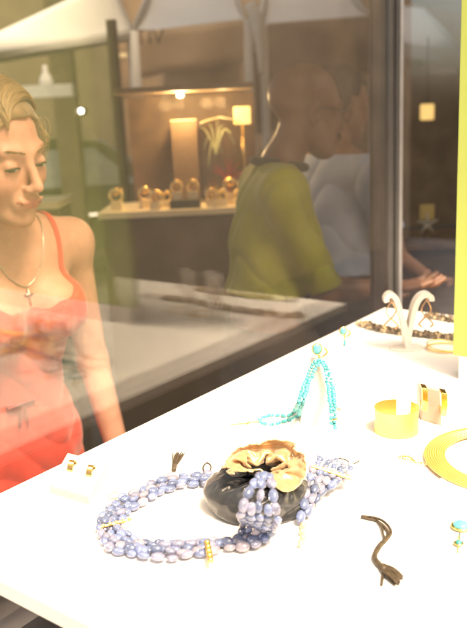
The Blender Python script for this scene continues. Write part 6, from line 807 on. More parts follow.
# ---- crystal necklaces behind the V stand
def ccol():
    u = rng.random(); return np.array([.20, .16, .12])*rng.uniform(.4, 1.4) if u < .75 else np.array([.62, .5, .32])*rng.uniform(.8, 1.2)
def crystal(name, label, pts):
    m = MB(); P = spline([np.array([u, v, ZT+.0035]) for u, v in pts], 90); Q = resample(P, .0062)
    for i in range(len(Q)-1):
        d = Q[i+1]-Q[i]; A = frame(d)
        for k in (-2, -1, 0, 1, 2): m.ellipsoid(Q[i]+A[0]*.0056*k+rng.normal(0, .0008, 3)+Z*rng.uniform(0, .003), (.0038, .0038, .0040), rotz(rng.uniform(0, 3)), 6, 4, ccol())
    o = m.build(name, crystal_m); tag(o, label, 'necklace', 'crystal necklaces at the far end of the table'); return o
crystal('crystal_necklace', 'smoky crystal necklace lying curved right behind the white V stand', [(1.375, .722), (1.352, .67), (1.35, .61), (1.356, .55), (1.368, .48), (1.375, .40), (1.37, .32)])
crystal('crystal_necklace', 'smoky crystal necklace lying nearest the far edge of the table', [(1.492, .628), (1.480, .57), (1.478, .50), (1.485, .42), (1.492, .33)])

# ---- gold pieces on the right
def ringpath(c, r, n=48, tilt=0): a = np.linspace(0, 2*math.pi, n, endpoint=False); return np.array([c+np.array([r*math.cos(x), r*math.sin(x), tilt*math.sin(x)]) for x in a])
m = MB(); cb = T(444, 349); m.tube(ringpath(cb+Z*.0030, .030), .0016, 8, closed=True); m.tube(ringpath(cb+Z*.0068, .0303, tilt=.003), .0012, 8, closed=True)
o = m.build('gold_bangle', M['satin_gold'], smooth=True); tag(o, 'thin double gold bangle lying flat at the foot of the lime panel', 'bangle')
# cuff
cc = T(397, 432)+FW*.004; m = MB(); G = []; rc, hc = .0288, .034
a0 = CAMR; 
for a in np.linspace(R(78), R(78)+R(318), 64):
    n_ = np.array([math.cos(a+a0), math.sin(a+a0), 0]); e = cc+n_*rc*np.array([1, 1, 1])
    fl = .0010
    row = []
    for q in np.linspace(0, 1, 7): row.append(e+Z*(.0005+hc*q)+n_*fl*(2*q-1)**2)
    for q in np.linspace(1, 0, 7): row.append(e+Z*(.0005+hc*q)+n_*(fl*(2*q-1)**2-.0009))
    G.append(row)
m.grid(G, closed_v=True); k = len(G); m.f.append(tuple(range(14))); m.f.append(tuple((k-1)*14+j for j in range(13, -1, -1)))
o = m.build('gold_cuff', M['satin_gold'], smooth=True, auto=50); tag(o, 'broad plain gold cuff bracelet standing open on the white table', 'bracelet')
# earring block with two rectangular hoops
fl, fr = T(421, 420), T(442, 426)
P = [fl, fr, fr+FW*.03, fl+FW*.03]; dfr = (fr-fl)/np.linalg.norm(fr-fl)
hb = .047
o = MB().hexa([P[0], P[1], P[2], P[3], P[0]+Z*hb+FW*.012, P[1]+Z*hb+FW*.012, P[2]+Z*hb-FW*.004, P[3]+Z*hb-FW*.004]).build('earring_block', AC2, bevel=.0015); tag(o, 'tall tapering white block carrying two flat gold hoops beside the gold cuff', 'block')
for q, lab in ((.06, 'flat rectangular gold hoop on the tall white block, the one nearer the gold cuff'), (.97, 'flat rectangular gold hoop on the tall white block, the one nearer the lime panel')):
    c = fl+(fr-fl)*q+Z*.034-FW*.003; m = MB(); w2 = .0046
    out = [(-.006, -.017), (-.011, .0), (-.009, .017), (.004, .020), (.004, .016), (-.0055, .0135), (-.0075, .0), (-.003, -.014), (.006, -.006), (.0085, -.009)]
    P_ = [c+FW*x+Z*z-dfr*w2 for x, z in out]
    m.prism(P_, dfr*w2*2)
    o = m.build('flat_hoop', M['gold'], bevel=.0008); tag(o, lab, 'earring', 'pair of flat gold hoops')
# low white riser and gold collar
r1, r2 = T(418, 510.2), T(475, 523); along = (r2-r1)/np.linalg.norm(r2-r1); pr_ = np.array([-along[1], along[0], 0]); pr_ = pr_ if pr_@FW > 0 else -pr_
RZ = .003
o = MB().prism([r1, r2+along*.25, r2+along*.25+pr_*.30, r1+pr_*.30], Z*RZ).build('display_riser', M['white'], bevel=.001); tag(o, 'low flat white riser under the gold collar at the right edge', 'riser')
c = T(508, 460, ZT+RZ); m = MB(); G = []
for k in range(9):
    r = .0755+k*.0028
    m.tube(ringpath(c+Z*(.002+.0016*math.sin(k/8*math.pi)), r, 120), .0017, 8, closed=True)
o = m.build('gold_collar', M['satin_gold'], smooth=True); tag(o, 'broad flat gold collar necklace of fine concentric coils, cut by the right edge', 'necklace')
# little chain and clasp
m = MB(); P = [T(x, y, ZT+RZ+.001) for x, y in ((399, 457), (405, 456), (411, 458), (415, 462), (421, 463), (427, 464), (433, 463))]
Q = resample(spline(P, 40), .0036)
for i, p in enumerate(Q[:-1]):
    A = frame(Q[i+1]-p); b = np.linspace(0, 2*math.pi, 10, endpoint=False)
    s_ = A[0] if i % 2 else Z
    m.tube([p+A[2]*.0026*math.cos(x)+s_*.0014*math.sin(x) for x in b], .0005, 5, closed=True)
m.tube(ringpath(T(407, 458, ZT+RZ+.001), .006, 20), .0006, 6, closed=True)
o = m.build('clasp_chain', M['gold'], smooth=True); tag(o, 'short fine gold chain with ring clasp between cuff and gold collar', 'chain')
# turquoise pendant at the right edge
p = T(461, 525, ZT+.004); t = thing('turquoise_pendant', 'round turquoise pendant in gold with a small turquoise drop, at the right edge', 'pendant', p)
MB().ellipsoid(p, (.0085, .0085, .0042), None, 16, 8, (.10, .40, .44)).build('turquoise', turq_m, t, smooth=True)
m = MB(); m.tube(ringpath(p-Z*.001, .0092, 30), .0013, 6, closed=True)
p2 = T(458.5, 543, ZT+.003); m.tube([T(459.5, 533.5, ZT+.003), T(458.5, 552, ZT+.002)], .0011, 6); m.tube(ringpath(p2, .0042, 20), .0009, 6, closed=True)
m.build('gold_setting', M['gold'], t, smooth=True)
MB().ellipsoid(p2, (.0036, .0036, .003), None, 12, 7, (.03, .20, .20)).build('drop', turq_m, t, smooth=True)
# ------------------------------------------------------------------ people (local frame: faces -y, x to their left)
def head_frame(pitch, yaw, tilt=0.):
    A = Matrix.Rotation(yaw, 3, 'Z') @ Matrix.Rotation(tilt, 3, 'Y') @ Matrix.Rotation(pitch, 3, 'X')
    return np.array(A)                                            # local -> body
def head_sdf(Q, fem=True):
    e = ell(Q, (0, .014, .036), (.0725, .094, .080))
    d = smin(e, ell(Q, (0, -.034, -.026), (.054 if fem else .057, .056, .080)), .035)
    d = smin(d, cap(Q, (0, -.070, -.094), (0, -.078, -.098), .016, .015), .028)
    for s in (-1, 1):
        d = smin(d, cap(Q, (s*.048, -.005, -.056), (s*.015, -.062, -.096), .016 if fem else .02, .014 if fem else .018), .03)
        d = smin(d, ell(Q, (s*.036, -.058, -.030), (.028, .025, .030) if fem else (.024, .022, .022)), .02)
        d = smin(d, cap(Q, (s*.012, -.086, .020), (s*.042, -.074, .022), .009, .007), .014)
        d = smax(d, -ell(Q, (s*.031, -.104, -.001), (.017, .018, .011)), .012)
        d = smin(d, ell(Q, (s*.0315, -.0775, -.002), (.0145, .0135, .0125)), .005)
        d = smin(d, ell(Q, (s*.074, .012, -.012), (.008, .017, .030), np.array(Matrix.Rotation(-s*.35, 3, 'Z'))), .008)
        d = smax(d, -ell(Q, (s*.081, .006, -.008), (.005, .009, .017)), .004)
        d = smin(d, ell(Q, (s*.0105, -.1005, -.040), (.0075, .009, .0065)), .006)
    d = smin(d, cap(Q, (0, -.088, .012), (0, -.111, -.032), .0065, .0085), .010)
    d = smin(d, ell(Q, (0, -.1115, -.036), (.0085, .009, .0075)), .006)
    d = smin(d, ell(Q, (0, -.086, -.068), (.026, .012, .018)), .016)
    QL = Q-np.stack([0*Q[:, 0], -4*Q[:, 0]**2*(np.abs(Q[:, 0]) < .04), 5.5*Q[:, 0]**2*(np.abs(Q[:, 0]) < .04)], 1).astype(np.float32)
    d = smin(d, ell(QL, (0, -.0962, -.0632), (.0260, .0062, .0040)), .006)
    d = smin(d, ell(QL, (0, -.0950, -.0706), (.0220, .0062, .0048)), .006)
    return d
def hand_parts(J, side, curl=.5):
    w_, e_ = np.array(J['wrist'+side]), np.array(J['elbow'+side]); f = (w_-e_)/np.linalg.norm(w_-e_)
    x = np.cross(f, [0, 0, 1.]); x = x/np.linalg.norm(x) if np.linalg.norm(x) > .1 else np.array([0, -1., 0])
    if abs(f[2]) > .6: x = np.array([0, -1., 0]); x = x-f*(x@f); x /= np.linalg.norm(x)
    n = np.cross(x, f); sgn = 1 if side == 'L' else -1; n = n*(-sgn if abs(f[2]) > .6 else 1)
    parts = [('e', w_+f*.050, (.040, .016, .052), np.array([x, n, f]))]
    for k, (o, L) in enumerate(((.030, .070), (.010, .080), (-.011, .074), (-.030, .058))):
        a = w_+f*.090+x*o; b = a+f*L*.5+n*curl*.010*(1+k*.15); c = b+f*L*.42+n*curl*.030*(1+k*.15)
        parts += [('c', a-f*.02, b, .0092, .0084), ('c', b, c, .0084, .0070)]
    a = w_+f*.030+x*.030; b = a+f*.034+x*.020+n*.008; c = b+f*.030+x*.004+n*.010
    parts += [('c', a, b, .0115, .0098), ('c', b, c, .0098, .0078)]
    return parts
def body_sdf(J, HF, fem):
    g = lambda k: np.array(J[k], np.float32)
    pel, ch, nk, hd = g('pelvis'), g('chest'), g('neck'), g('head')
    up = (ch-pel)/np.linalg.norm(ch-pel); sx = g('shoulderL')-g('shoulderR'); sx /= np.linalg.norm(sx); fy = np.cross(up, sx); fy /= np.linalg.norm(fy); sx2 = np.cross(fy, up)
    A = np.array([sx2, fy, up], np.float32)
    hands = hand_parts(J, 'L')+hand_parts(J, 'R')
    W_ = .92 if fem else .95
    def f(P):
        d = ell(P, ch, (.150*W_, .100*W_, .175), A)
        d = smin(d, ell(P, pel, (.165*(1 if fem else 1.02), .115, .125)), .05)
        d = smin(d, ell(P, (ch*.42+pel*.58), (.118*W_ if fem else .155, .086*W_, .17), A), .06)
        for s, n in ((1, 'L'), (-1, 'R')):
            S_, E_, Wr = g('shoulder'+n), g('elbow'+n), g('wrist'+n)
            d = smin(d, cap(P, ch+up*.10+sx*s*.06, S_-up*.008, .055*W_, .046*W_), .05)
            d = smin(d, cap(P, nk+up*.01, S_+up*.012, .034*W_, .034*W_), .045)
            d = smin(d, cap(P, S_, E_, .047*W_*(.9 if fem else 1.1), .036*W_), .03)
            d = smin(d, cap(P, E_, Wr, .037*W_, .025*W_), .015)
            if fem: d = smin(d, ell(P, ch+up*.015+sx*s*.066-fy*-1*0-fy*0+A[1]*-.085, (.056, .050, .058), A), .035)
            hp, kn, an = g('hip'+n), g('knee'+n), g('ankle'+n)
            d = smin(d, cap(P, hp, kn, .082, .052), .04); d = smin(d, cap(P, kn, an, .052, .034), .02)
            d = smin(d, cap(P, an-[0, -.02, .045], an-[0, .15, .06], .034, .028), .03)
        d = smin(d, cap(P, nk-up*.02, hd+HF@np.array([0, .022, -.045]), .052*W_, .049*W_), .035)
        d = smin(d, head_sdf(((P-hd)@HF).astype(np.float32), fem), .018)
        hh = None
        for q in hands:
            v = ell(P, q[1], q[2], q[3]) if q[0] == 'e' else cap(P, q[1], q[2], q[3], q[4])
            hh = v if hh is None else smin(hh, v, .004)
        return smin(d, hh, .012)
    return f, A, up, fy, sx2
def bounds(J, pad=.16):
    P = np.array(list(J.values())); lo = P.min(0)-pad; hi = P.max(0)+pad; lo[2] = -.03; return lo, hi
def skin(name, col, lip, blush, J, HF, V):
    Q = (V-np.array(J['head']))@HF; C = np.tile(np.array(col), (len(V), 1))
    def mixc(m_, c): 
        nonlocal C; C = C*(1-m_[:, None])+np.array(c)*m_[:, None]
    for s in (-1, 1): mixc(.45*np.exp(-((Q-np.array([s*.042, -.068, -.030]))**2).sum(1)/.017**2), blush)
    mixc(.35*np.exp(-((Q-np.array([0, -.118, -.036]))**2).sum(1)/.010**2), blush)
    Q = Q-np.stack([0*Q[:, 0], 0*Q[:, 0], 5.*Q[:, 0]**2*(np.abs(Q[:, 0]) < .03)], 1); lm = (np.abs(Q[:, 0]) < .0265) & (Q[:, 1] < -.084)
    zc = np.clip(1-np.abs((Q[:, 2]+.0668)/(.0098*(1-(Q[:, 0]/.0275)**2)+1e-6))**4, 0, 1)*lm
    mixc(.85*zc, lip)
    ln_ = np.exp(-((Q[:, 2]+.0668)/.0011)**2)*lm*(np.abs(Q[:, 0]) < .026); mixc(.7*ln_, np.array(lip)*.35)
    return C
def face_bits(t, J, HF, iris, browc, brow=True, gaze=0.):
    hd = np.array(J['head']); X = lambda p: hd+HF@np.array(p)
    wm = mat('eye_white', (1, 1, 1), .1, attr=True, var=.02)
    bm = mat('brow_hair', browc, .7)
    for s in (-1, 1):
        m = MB(); c = X((s*.0315, -.0783, -.0058)); Ax = HF.T
        m.ellipsoid(c, (.0128, .0139, .0058), Ax, 22, 16)
        V = (np.vstack(m.v)-c)@HF; g = V-np.array([gaze, -.0125, -.0010]); r = np.linalg.norm(g[:, [0, 2]], axis=1); fr = V[:, 1] < -.006
        C = np.tile(np.array((.62, .58, .55)), (len(V), 1)); C[(r < .0056) & fr] = iris; C[(r < .0026) & fr] = (.01, .01, .01); m.c = [C]
        e = m.build('eye', wm, t, world=False, smooth=True)
        m = MB(); m.tube(spline([X((s*.0175, -.0880, -.0062)), X((s*.026, -.0930, -.0022)), X((s*.035, -.0922, -.0022)), X((s*.0465, -.0840, -.0058))], 16), np.array(.0017), 6)
        m.build('lash_line', bpy.data.materials.get('dark_lashes') or mat('dark_lashes', (.03, .02, .013), .6), e, world=False, smooth=True)
        if brow:
            m = MB()
            for k in range(40):
                u = k/39; p = X((s*(.013+.037*u), -.0965+.026*u**2.0, .0205+.0045*math.sin(u*2.6)+rng.normal(0, .0010)))
                q = p+HF@np.array([s*.006, .0015+.003*u, .0028*(1-u)-.001]); m.tube([p, q], [.0012, .0004], 4)
            m.build('eyebrow', bm, t, world=False, smooth=True)

# ---- blonde woman looking in
def woman():
    rz = R(-9); root = np.array([0.905, 1.240, 0.])
    hw = np.array([.851, 1.070, 1.492])                            # where the point between her eyes is
    RZ_ = rotz(rz); HF = head_frame(R(14), R(13), R(-5))
    eye_l = RZ_.T@(hw-root); hd = eye_l-HF@np.array([0, -.088, -.002])
    J = dict(pelvis=(.0, .10, .90), chest=(.0, .028, 1.215), neck=(.0, .005, 1.365), head=tuple(hd), shoulderL=(.168, .03, 1.318), shoulderR=(-.168, .03, 1.318), elbowL=(.215, .06, 1.04), elbowR=(-.22, .06, 1.04),
             wristL=(.212, -.03, .80), wristR=(-.20, -.06, .82), hipL=(.085, .10, .87), hipR=(-.085, .10, .87), kneeL=(.085, .08, .48), kneeR=(-.085, .09, .48), ankleL=(.085, .10, .09), ankleR=(-.085, .10, .09))
    f, A, up, fy, sx = body_sdf(J, HF, True)
    t = thing('person', 'blonde woman in a coral red strappy dress looking down through the shop window', 'person', root, rz)
    lo, hi = bounds(J); V, F = sdf_mesh(f, lo, hi, .0042)
    C = skin('w', (.56, .29, .21), (.42, .11, .10), (.60, .20, .15), J, HF, V)
    m = MB(); m.add(V, F, C); m.build('body', mat('fair_skin', (1, 1, 1), .5, var=.08, vscale=55, attr=True, sss=.2, bump=.12, bscale=500, dist=.0006), t, world=False, smooth=True)
    face_bits(t, J, HF, (.05, .06, .05), (.22, .135, .065), gaze=-.0055)
    # dress
    ch = np.array(J['chest'], np.float32); pel = np.array(J['pelvis'], np.float32); Af = A.astype(np.float32)
    def dress(P):
        d = ell(P, ch, (.150*.92, .100*.92, .175), Af)
        d = smin(d, ell(P, pel, (.165, .115, .125)), .05)
        d = smin(d, ell(P, ch*.42+pel*.58, (.118*.92, .086*.92, .17), Af), .06)
        for s in (1, -1): d = smin(d, ell(P, ch+Af[2]*.015+Af[0]*s*.066-Af[1]*.085, (.056, .050, .058), Af), .035)
        rel = P-pel; dz = np.clip(.16-rel[:, 2], 0, .62)
        ang = np.arctan2(rel[:, 1], rel[:, 0])
        sk = np.sqrt((rel[:, 0]/1.25)**2+(rel[:, 1])**2)-(.098+.13*dz+.010*dz/.3*np.sin(ang*11+rel[:, 2]*3)+.006*np.sin(ang*5+rel[:, 2]*9))
        sk = smax(sk, rel[:, 2]-.20, .05)
        d = smin(d-.004, sk*.8, .03)
        fx = P[:, 0]; fr = (P-ch)@Af.T
        fold_ = .0050*(np.abs(np.sin(fr[:, 2]*42+fx*14+1.6*np.sin(fx*23)))**.6-.4)*np.clip((.0-fr[:, 2])/.06, 0, 1)+.0026*np.sin(fx*130+fr[:, 2]*18)*np.clip(fr[:, 2]/.03+1.3, 0, 1)
        d = d-.004-fold_
        top = fr[:, 2]-(.022+.022*np.clip(np.abs(fr[:, 0])-.02, 0, .09)/.06-.010*np.clip(fr[:, 1]/.05, -1, 1)+.0022*np.sin(fr[:, 0]*150))
        d = smax(d, top, .003)
        arm = np.minimum(cap(P, J['shoulderL'], J['elbowL'], .052, .045), cap(P, J['shoulderR'], J['elbowR'], .052, .045))
        d = smax(d, -(arm+.004), .006)
        return smax(d, .52-P[:, 2], .004)
    V, F = sdf_mesh(dress, lo, hi, .0045)
    dm = mat('coral_dress', (.62, .055, .035), .7, var=.18, vscale=25, bump=.25, bscale=70, sheen=.3)
    m = MB(); m.add(V, F); m.build('dress', dm, t, world=False, smooth=True)
    def on_body(P, off=.004):
        P = np.array(P, np.float32)
        for _ in range(12):
            d0 = f(P); e = 1e-3; g = np.stack([f(P+np.float32(e)*np.eye(3, dtype=np.float32)[i])-d0 for i in range(3)], 1)/e
            P = P-(g*np.clip(d0-off, -.02, .02)[:, None])
        return P.astype(float)
    for s in (1, -1):
        pts = [ch+A[0]*s*(.088)-A[1]*.10+A[2]*.035, ch+A[0]*s*.094-A[1]*.08+A[2]*.09, ch+A[0]*s*.098-A[1]*.045+A[2]*.14, ch+A[0]*s*.100+A[2]*.165, ch+A[0]*s*.094+A[1]*.06+A[2]*.13, ch+A[0]*s*.085+A[1]*.10+A[2]*.05]
        P = on_body(spline(pts, 40), .0035); m = MB(); m.tube(P, .0052, 8, flat=.35, up=tuple(fy)); m.build('strap', dm, t, world=False, smooth=True)
    # waist tie
    wc = ch*.30+pel*.70
    b = MB()
    for a0 in np.linspace(-2.4, -.7, 2):
        pass
    q = np.array([-.045, wc[1]-.105, wc[2]+.03]); b.tube(spline([q, q+[.03, -.006, .006], q+[.062, -.002, .004]], 24), .010, 8, flat=.3); b.tube(spline([q+[.03, -.008, .004], q+[.036, -.010, -.02], q+[.034, -.010, -.05]], 14), .006, 8, flat=.25); b.tube(spline([q+[.03, -.008, .004], q+[.022, -.010, -.018], q+[.018, -.010, -.042]], 14), .006, 8, flat=.25)
    b.build('waist_bow', mat('dark_red_ribbon', (.24, .03, .035), .5), t, world=False, smooth=True)
    # chain and pendant
    m = MB(); nk = np.array(J['neck']); a = np.linspace(-2.0, 2.0, 40)
    P = on_body([nk+np.array([.062*math.sin(x), -.02-.055*math.cos(x)*.9, -.015-.085*max(0, math.cos(x))**2.0+.03*(1-math.cos(x))*.5]) for x in a], .0016)
    ch_ = m.tube(P, .0012, 6).build('neck_chain', silver, t, world=False, smooth=True)
    c = P[20]+np.array([0, -.003, -.004]); m = MB(); m.tube([c, c+[0, -.002, -.034]], .0026, 6); m.tube([c+[-.010, -.001, -.011], c+[.010, -.001, -.011]], .0026, 6); m.ellipsoid(c+[0, -.002, -.011], (.004, .003, .004))
    m.build('pendant', silver, ch_, world=False, smooth=True)
    # hair
    X = lambda p: hd+HF@np.asarray(p, float)
    def hline(Q):                                                  # hairline: negative where hair grows
        zf = .070-.30*np.clip(np.abs(Q[:, 0])-.02, 0, .08)-.0*Q[:, 0]
        return np.where(Q[:, 1] < .0, (zf+(-.06-Q[:, 1])*-.85)-Q[:, 2], np.maximum(-.075-Q[:, 2], (-.03-Q[:, 1])))
    def hair(P):
        Q = ((P-hd)@HF).astype(np.float32)
        d = ell(Q, (0, .016, .040), (.082, .1025, .087))
        d = smin(d, ell(Q, (0, .080, -.045), (.066, .042, .075)), .04)
        d = smin(d, cap(Q, (.035, .085, -.06), (.05, .085, -.17), .04, .022), .04); d = smin(d, cap(Q, (-.045, .08, -.06), (-.07, .06, -.19), .042, .025), .04)
        st = Q[:, 0]*1.0
        d = d-.0016*np.sin(70*np.sqrt(Q[:, 0]**2+(Q[:, 2]-.02)**2*.35)+18*Q[:, 1]+2*np.sin(Q[:, 0]*60))
        front = (Q[:, 2]-(.064-.60*np.clip(np.abs(Q[:, 0]-.005)-.020, 0, .08)-.8*np.clip(np.abs(Q[:, 0])-.055, 0, .04)))                 # above -> hair
        cut = np.where(Q[:, 1] < .02, -front*.7-np.clip(Q[:, 1]+.05, -.003, .07)*2.2, -.16)
        return smax(d, cut, .008)
    V, F = sdf_mesh(hair, hd-[.18, .18, .26], hd+[.18, .20, .18], .0035)
    m = MB(); m.add(V, F); hm = mat('blonde_hair', (.27, .17, .085), .45, var=.35, vscale=45, aniso=.5, sheen=.3, spec=.6)
    hobj = m.build('hair', hm, t, world=False, smooth=True)
    m = MB()
    for k in range(2600):                                          # side parted strands lying over the cap
        sd = 1 if rng.random() < .75 else -1; y0 = rng.uniform(-.084, .095) if k % 3 else rng.uniform(-.0885, -.070); lift = rng.uniform(-.0005, .006)
        a_, b_, c_ = .0840+lift, .1055+lift, .0885+lift; fmax = rng.uniform(1.2, 2.1); drift = rng.uniform(.05, .085)*(1.25 if y0 < -.03 else .6); pts = []
        for f_ in np.linspace(.02, fmax, 10):
            y = min(y0+drift*(f_/1.3)**.9, .118); wv = math.sqrt(max(.02, 1-((y-.016)/b_)**2)); f2 = f_*(1+.12*math.sin(5*y0*20)*.1)
            pts.append([-.036*(1-f_/2.2)+sd*a_*math.sin(f2)*wv, y, .040+c_*math.cos(f2)*wv])
        C0_ = np.array([0, .016, .040]); A_ = np.array([a_, b_, c_]); q_ = (spline(np.array(pts), 20)-C0_)/A_; n_ = np.linalg.norm(q_, axis=1)[:, None]
        q_ = np.where(q_[:, 2:3] > -.8, q_/np.maximum(n_, .2), q_); P = np.array([X(p) for p in C0_+q_*A_])
        m.tube(P, np.linspace(.0008, .0005, len(P)), 4, caps=False, col=np.array([.38, .255, .135])*rng.choice([.7, .85, 1., 1.15, 1.3]))
    for k in range(26):                                            # loose strands at the temples
        s = 1 if k % 3 else -1; b = np.array([s*(.055+rng.uniform(0, .012)), -.055+rng.uniform(-.008, .02), .055+rng.uniform(-.015, .012)])
        pts = [X(b), X(b+[s*.008, -.004, -.014]), X(b+[s*.013, .006, -.045-rng.uniform(0, .03)]), X(b+[s*.012, .03, -.09])]
        m.tube(spline(pts, 14), .0006, 4, caps=False, col=(.45, .31, .16))
    m.build('hair_strands', mat('blonde_strands', (1, 1, 1), .4, var=.1, vscale=60, spec=.6, attr=True), hobj, world=False, smooth=True)
woman()

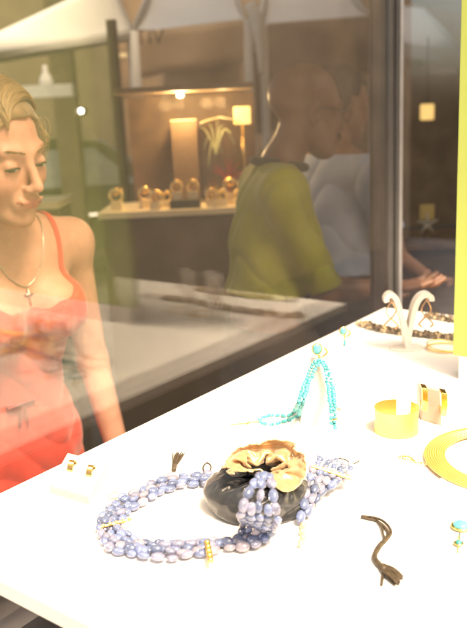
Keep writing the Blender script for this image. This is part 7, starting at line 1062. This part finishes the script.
# ---- clothed men across the street
def man(label, root, rz, HF, J, skinc, shirtc, trouserc, hem, sleeve, bald, collar=None, h=.005):
    f, A, up, fy, sx = body_sdf(J, HF, False)
    t = thing('person', label, 'person', root, rz); hd = np.array(J['head'])
    lo, hi = bounds(J); V, F = sdf_mesh(f, lo, hi, .0045)
    C = skin('m', skinc, np.array(skinc)*[.8, .5, .5], np.array(skinc)*[1.1, .8, .75], J, HF, V)
    m = MB(); m.add(V, F, C); m.build('body', mat('tanned_skin', (1, 1, 1), .42, var=.06, vscale=30, attr=True, sss=.1), t, world=False, smooth=True)
    g = lambda k: np.array(J[k], np.float32)
    ch, pel = g('chest'), g('pelvis'); Af = A.astype(np.float32); W_ = .95
    def shirt(P):
        d = ell(P, ch, (.150*W_, .100*W_, .175), Af)
        d = smin(d, ell(P, pel+np.array([0, 0, .04], np.float32), (.168, .120, .16)), .06)
        d = smin(d, ell(P, ch*.42+pel*.58, (.155, .086*W_, .17), Af), .06)
        for s, n in ((1, 'L'), (-1, 'R')):
            S_, E_ = g('shoulder'+n), g('elbow'+n); e2 = S_+(E_-S_)*sleeve
            d = smin(d, cap(P, ch+up*.10+sx*s*.06, S_-up*.008, .058*W_, .050*W_), .05)
            d = smin(d, cap(P, g('neck')-up*.01, S_+up*.010, .034*W_, .036*W_), .045)
            arm = cap(P, S_, e2, .048*W_, .040*W_); ad = (E_-S_)/np.linalg.norm(E_-S_); arm = smax(arm, (P-e2)@ad.astype(np.float32), .004)
            d = smin(d, arm, .03)
        q = P-ch
        wp = P[:, 2]*34+P[:, 0]*26+2.2*np.sin(P[:, 1]*21+P[:, 2]*7)+1.5*np.sin(P[:, 0]*33)
        d = d-.009-.0085*(np.abs(np.sin(wp*.7))**.6-.5)-.004*np.sin(P[:, 2]*15-P[:, 1]*40+2*np.sin(P[:, 2]*11))
        d = smax(d, (P-g('neck'))@up.astype(np.float32)-.012, .006)
        return smax(d, hem-P[:, 2], .004)
    V, F = sdf_mesh(shirt, lo, hi, h); m = MB(); m.add(V, F)
    m.build('shirt', mat('shirt_cloth', shirtc, .8, var=.15, vscale=12, bump=.2, bscale=90, sheen=.2), t, world=False, smooth=True)
    def trousers(P):
        d = ell(P, pel, (.165*1.02, .115, .125))
        for n in 'LR':
            d = smin(d, cap(P, g('hip'+n), g('knee'+n), .088, .068), .04); d = smin(d, cap(P, g('knee'+n), g('ankle'+n), .068, .055), .03)
        d = d-.008-.003*np.sin(P[:, 2]*30+P[:, 0]*20)
        return smax(smax(d, P[:, 2]-hem-.05, .004), .06-P[:, 2], .004)
    V, F = sdf_mesh(trousers, lo, hi, .008); m = MB(); m.add(V, F)
    m.build('trousers', mat('trouser_cloth', trouserc, .8, var=.2), t, world=False, smooth=True)
    for n in 'LR':
        a_ = np.array(J['ankle'+n]); m = MB(); m.ellipsoid(a_+[0, -.06, -.05], (.045, .135, .04)); m.build('shoe', M['black'], t, world=False, smooth=True)
    nk = np.array(J['neck'])
    if collar is not None:
        a = np.linspace(0, 2*math.pi, 30, endpoint=False)
        m = MB(); m.tube([nk+up*.006+sx*.070*math.cos(x)+fy*.068*math.sin(x)+up*.008*math.sin(x) for x in a], .012, 8, closed=True); m.build('collar', mat('collar_cloth', collar, .8), t, world=False, smooth=True)
    face_bits(t, J, HF, (.05, .03, .02), (.03, .02, .015))
    X = lambda p: hd+HF@np.asarray(p, float)
    if bald:
        m = MB(); a = np.linspace(0, 2*math.pi, 24, endpoint=False)
        for s in (-1, 1):
            m.tube([X((s*.033+.024*math.cos(x), -.108+.25*max(0, .024*math.cos(x)*s)**1.0, -.002+.018*math.sin(x))) for x in a], .0018, 6, closed=True)
            m.tube([X((s*.057, -.100, .004)), X((s*.076, -.04, .006)), X((s*.078, .012, .004))], .0018, 6)
        m.tube([X((-.009, -.108, .002)), X((.009, -.108, .002))], .0018, 6)
        m.build('glasses', M['black'], t, world=False, smooth=True)
        m = MB()
        for k in range(160):
            u = rng.uniform(-1, 1); p = X((u*.026, -.103+.012*u*u, -.052+rng.uniform(-.004, .002))); m.tube([p, p+HF@np.array([u*.006, -.004, -.010])], [.0012, .0006], 4)
        m.build('moustache', mat('dark_hair', (.03, .022, .018), .6), t, world=False, smooth=True)
        w_, e_ = np.array(J['wristR']), np.array(J['elbowR']); d = (w_-e_)/np.linalg.norm(w_-e_); q = frame(d); m = MB()
        m.tube([w_-d*.02-d*.011, w_-d*.02+d*.011], .034, 20); m.build('watch_strap', M['black'], t, world=False, smooth=True, auto=40)
    else:
        def hair(P):
            Q = ((P-hd)@HF).astype(np.float32); d = ell(Q, (0, .018, .040), (.080, .102, .086))-.002*np.sin(Q[:, 0]*160+Q[:, 1]*90)*np.sin(Q[:, 2]*140)
            cut = np.where(Q[:, 1] < .0, .058-Q[:, 2], np.where(Q[:, 1] < .03, .02-Q[:, 2], -.06-Q[:, 2]))
            return smax(d, cut, .012)
        V, F = sdf_mesh(hair, hd-[.15, .15, .15], hd+[.15, .16, .16], .004); m = MB(); m.add(V, F); m.build('hair', mat('short_dark_hair', (.02, .015, .012), .6, bump=.6, bscale=180, var=.3), t, world=False, smooth=True)
    return t
rz1 = R(46); c1 = Wp(306, 110, 2.02); 
HF1 = head_frame(R(8), R(13))
r1_ = np.array([1.735, 1.150, 0.])
hd1 = rotz(rz1).T@(c1-r1_)
J1 = dict(pelvis=(0, .05, .95), chest=(0, .030, 1.24), neck=(hd1[0]*.4, hd1[1]*.4+.03, 1.425), head=tuple(hd1), shoulderL=(.145, .02, 1.365), shoulderR=(-.145, .02, 1.365), elbowL=(.17, -.04, 1.11), elbowR=(-.165, -.07, 1.11),
          wristL=(.10, -.22, 1.06), wristR=(-.12, -.26, 1.10), hipL=(.09, .02, .93), hipR=(-.09, .02, .93), kneeL=(.09, .0, .50), kneeR=(-.09, -.02, .50), ankleL=(.09, .04, .09), ankleR=(-.09, .02, .09))
man('bald man with glasses in a lime yellow shirt, facing right beyond the window', r1_, rz1, HF1, J1, (.19, .095, .06), (.29, .30, .012), (.045, .03, .022), 1.10, .92, True, (.02, .05, .03))
rz2 = R(75); c2 = Wp(342, 104, 2.55); r2_ = np.array([c2[0]-.03, c2[1]+.01, 0.])
hd2 = rotz(rz2).T@(c2-r2_); HF2 = head_frame(R(10), R(0))
J2 = dict(pelvis=(0, .02, .97), chest=(0, .015, 1.28), neck=(hd2[0]*.5, hd2[1]*.5+.03, c2[2]-.17), head=tuple(hd2), shoulderL=(.19, .02, c2[2]-.225), shoulderR=(-.19, .02, c2[2]-.225), elbowL=(.24, -.02, 1.10), elbowR=(-.24, -.02, 1.10),
          wristL=(.20, -.20, 1.0), wristR=(-.20, -.22, 1.0), hipL=(.09, .02, .93), hipR=(-.09, .02, .93), kneeL=(.09, .0, .50), kneeR=(-.09, -.02, .50), ankleL=(.09, .04, .09), ankleR=(-.09, .02, .09))
man('dark haired man in a pale blue short sleeved shirt behind the window mullion', r2_, rz2, HF2, J2, (.30, .16, .10), (.38, .46, .66), (.05, .045, .05), 1.04, .62, False)
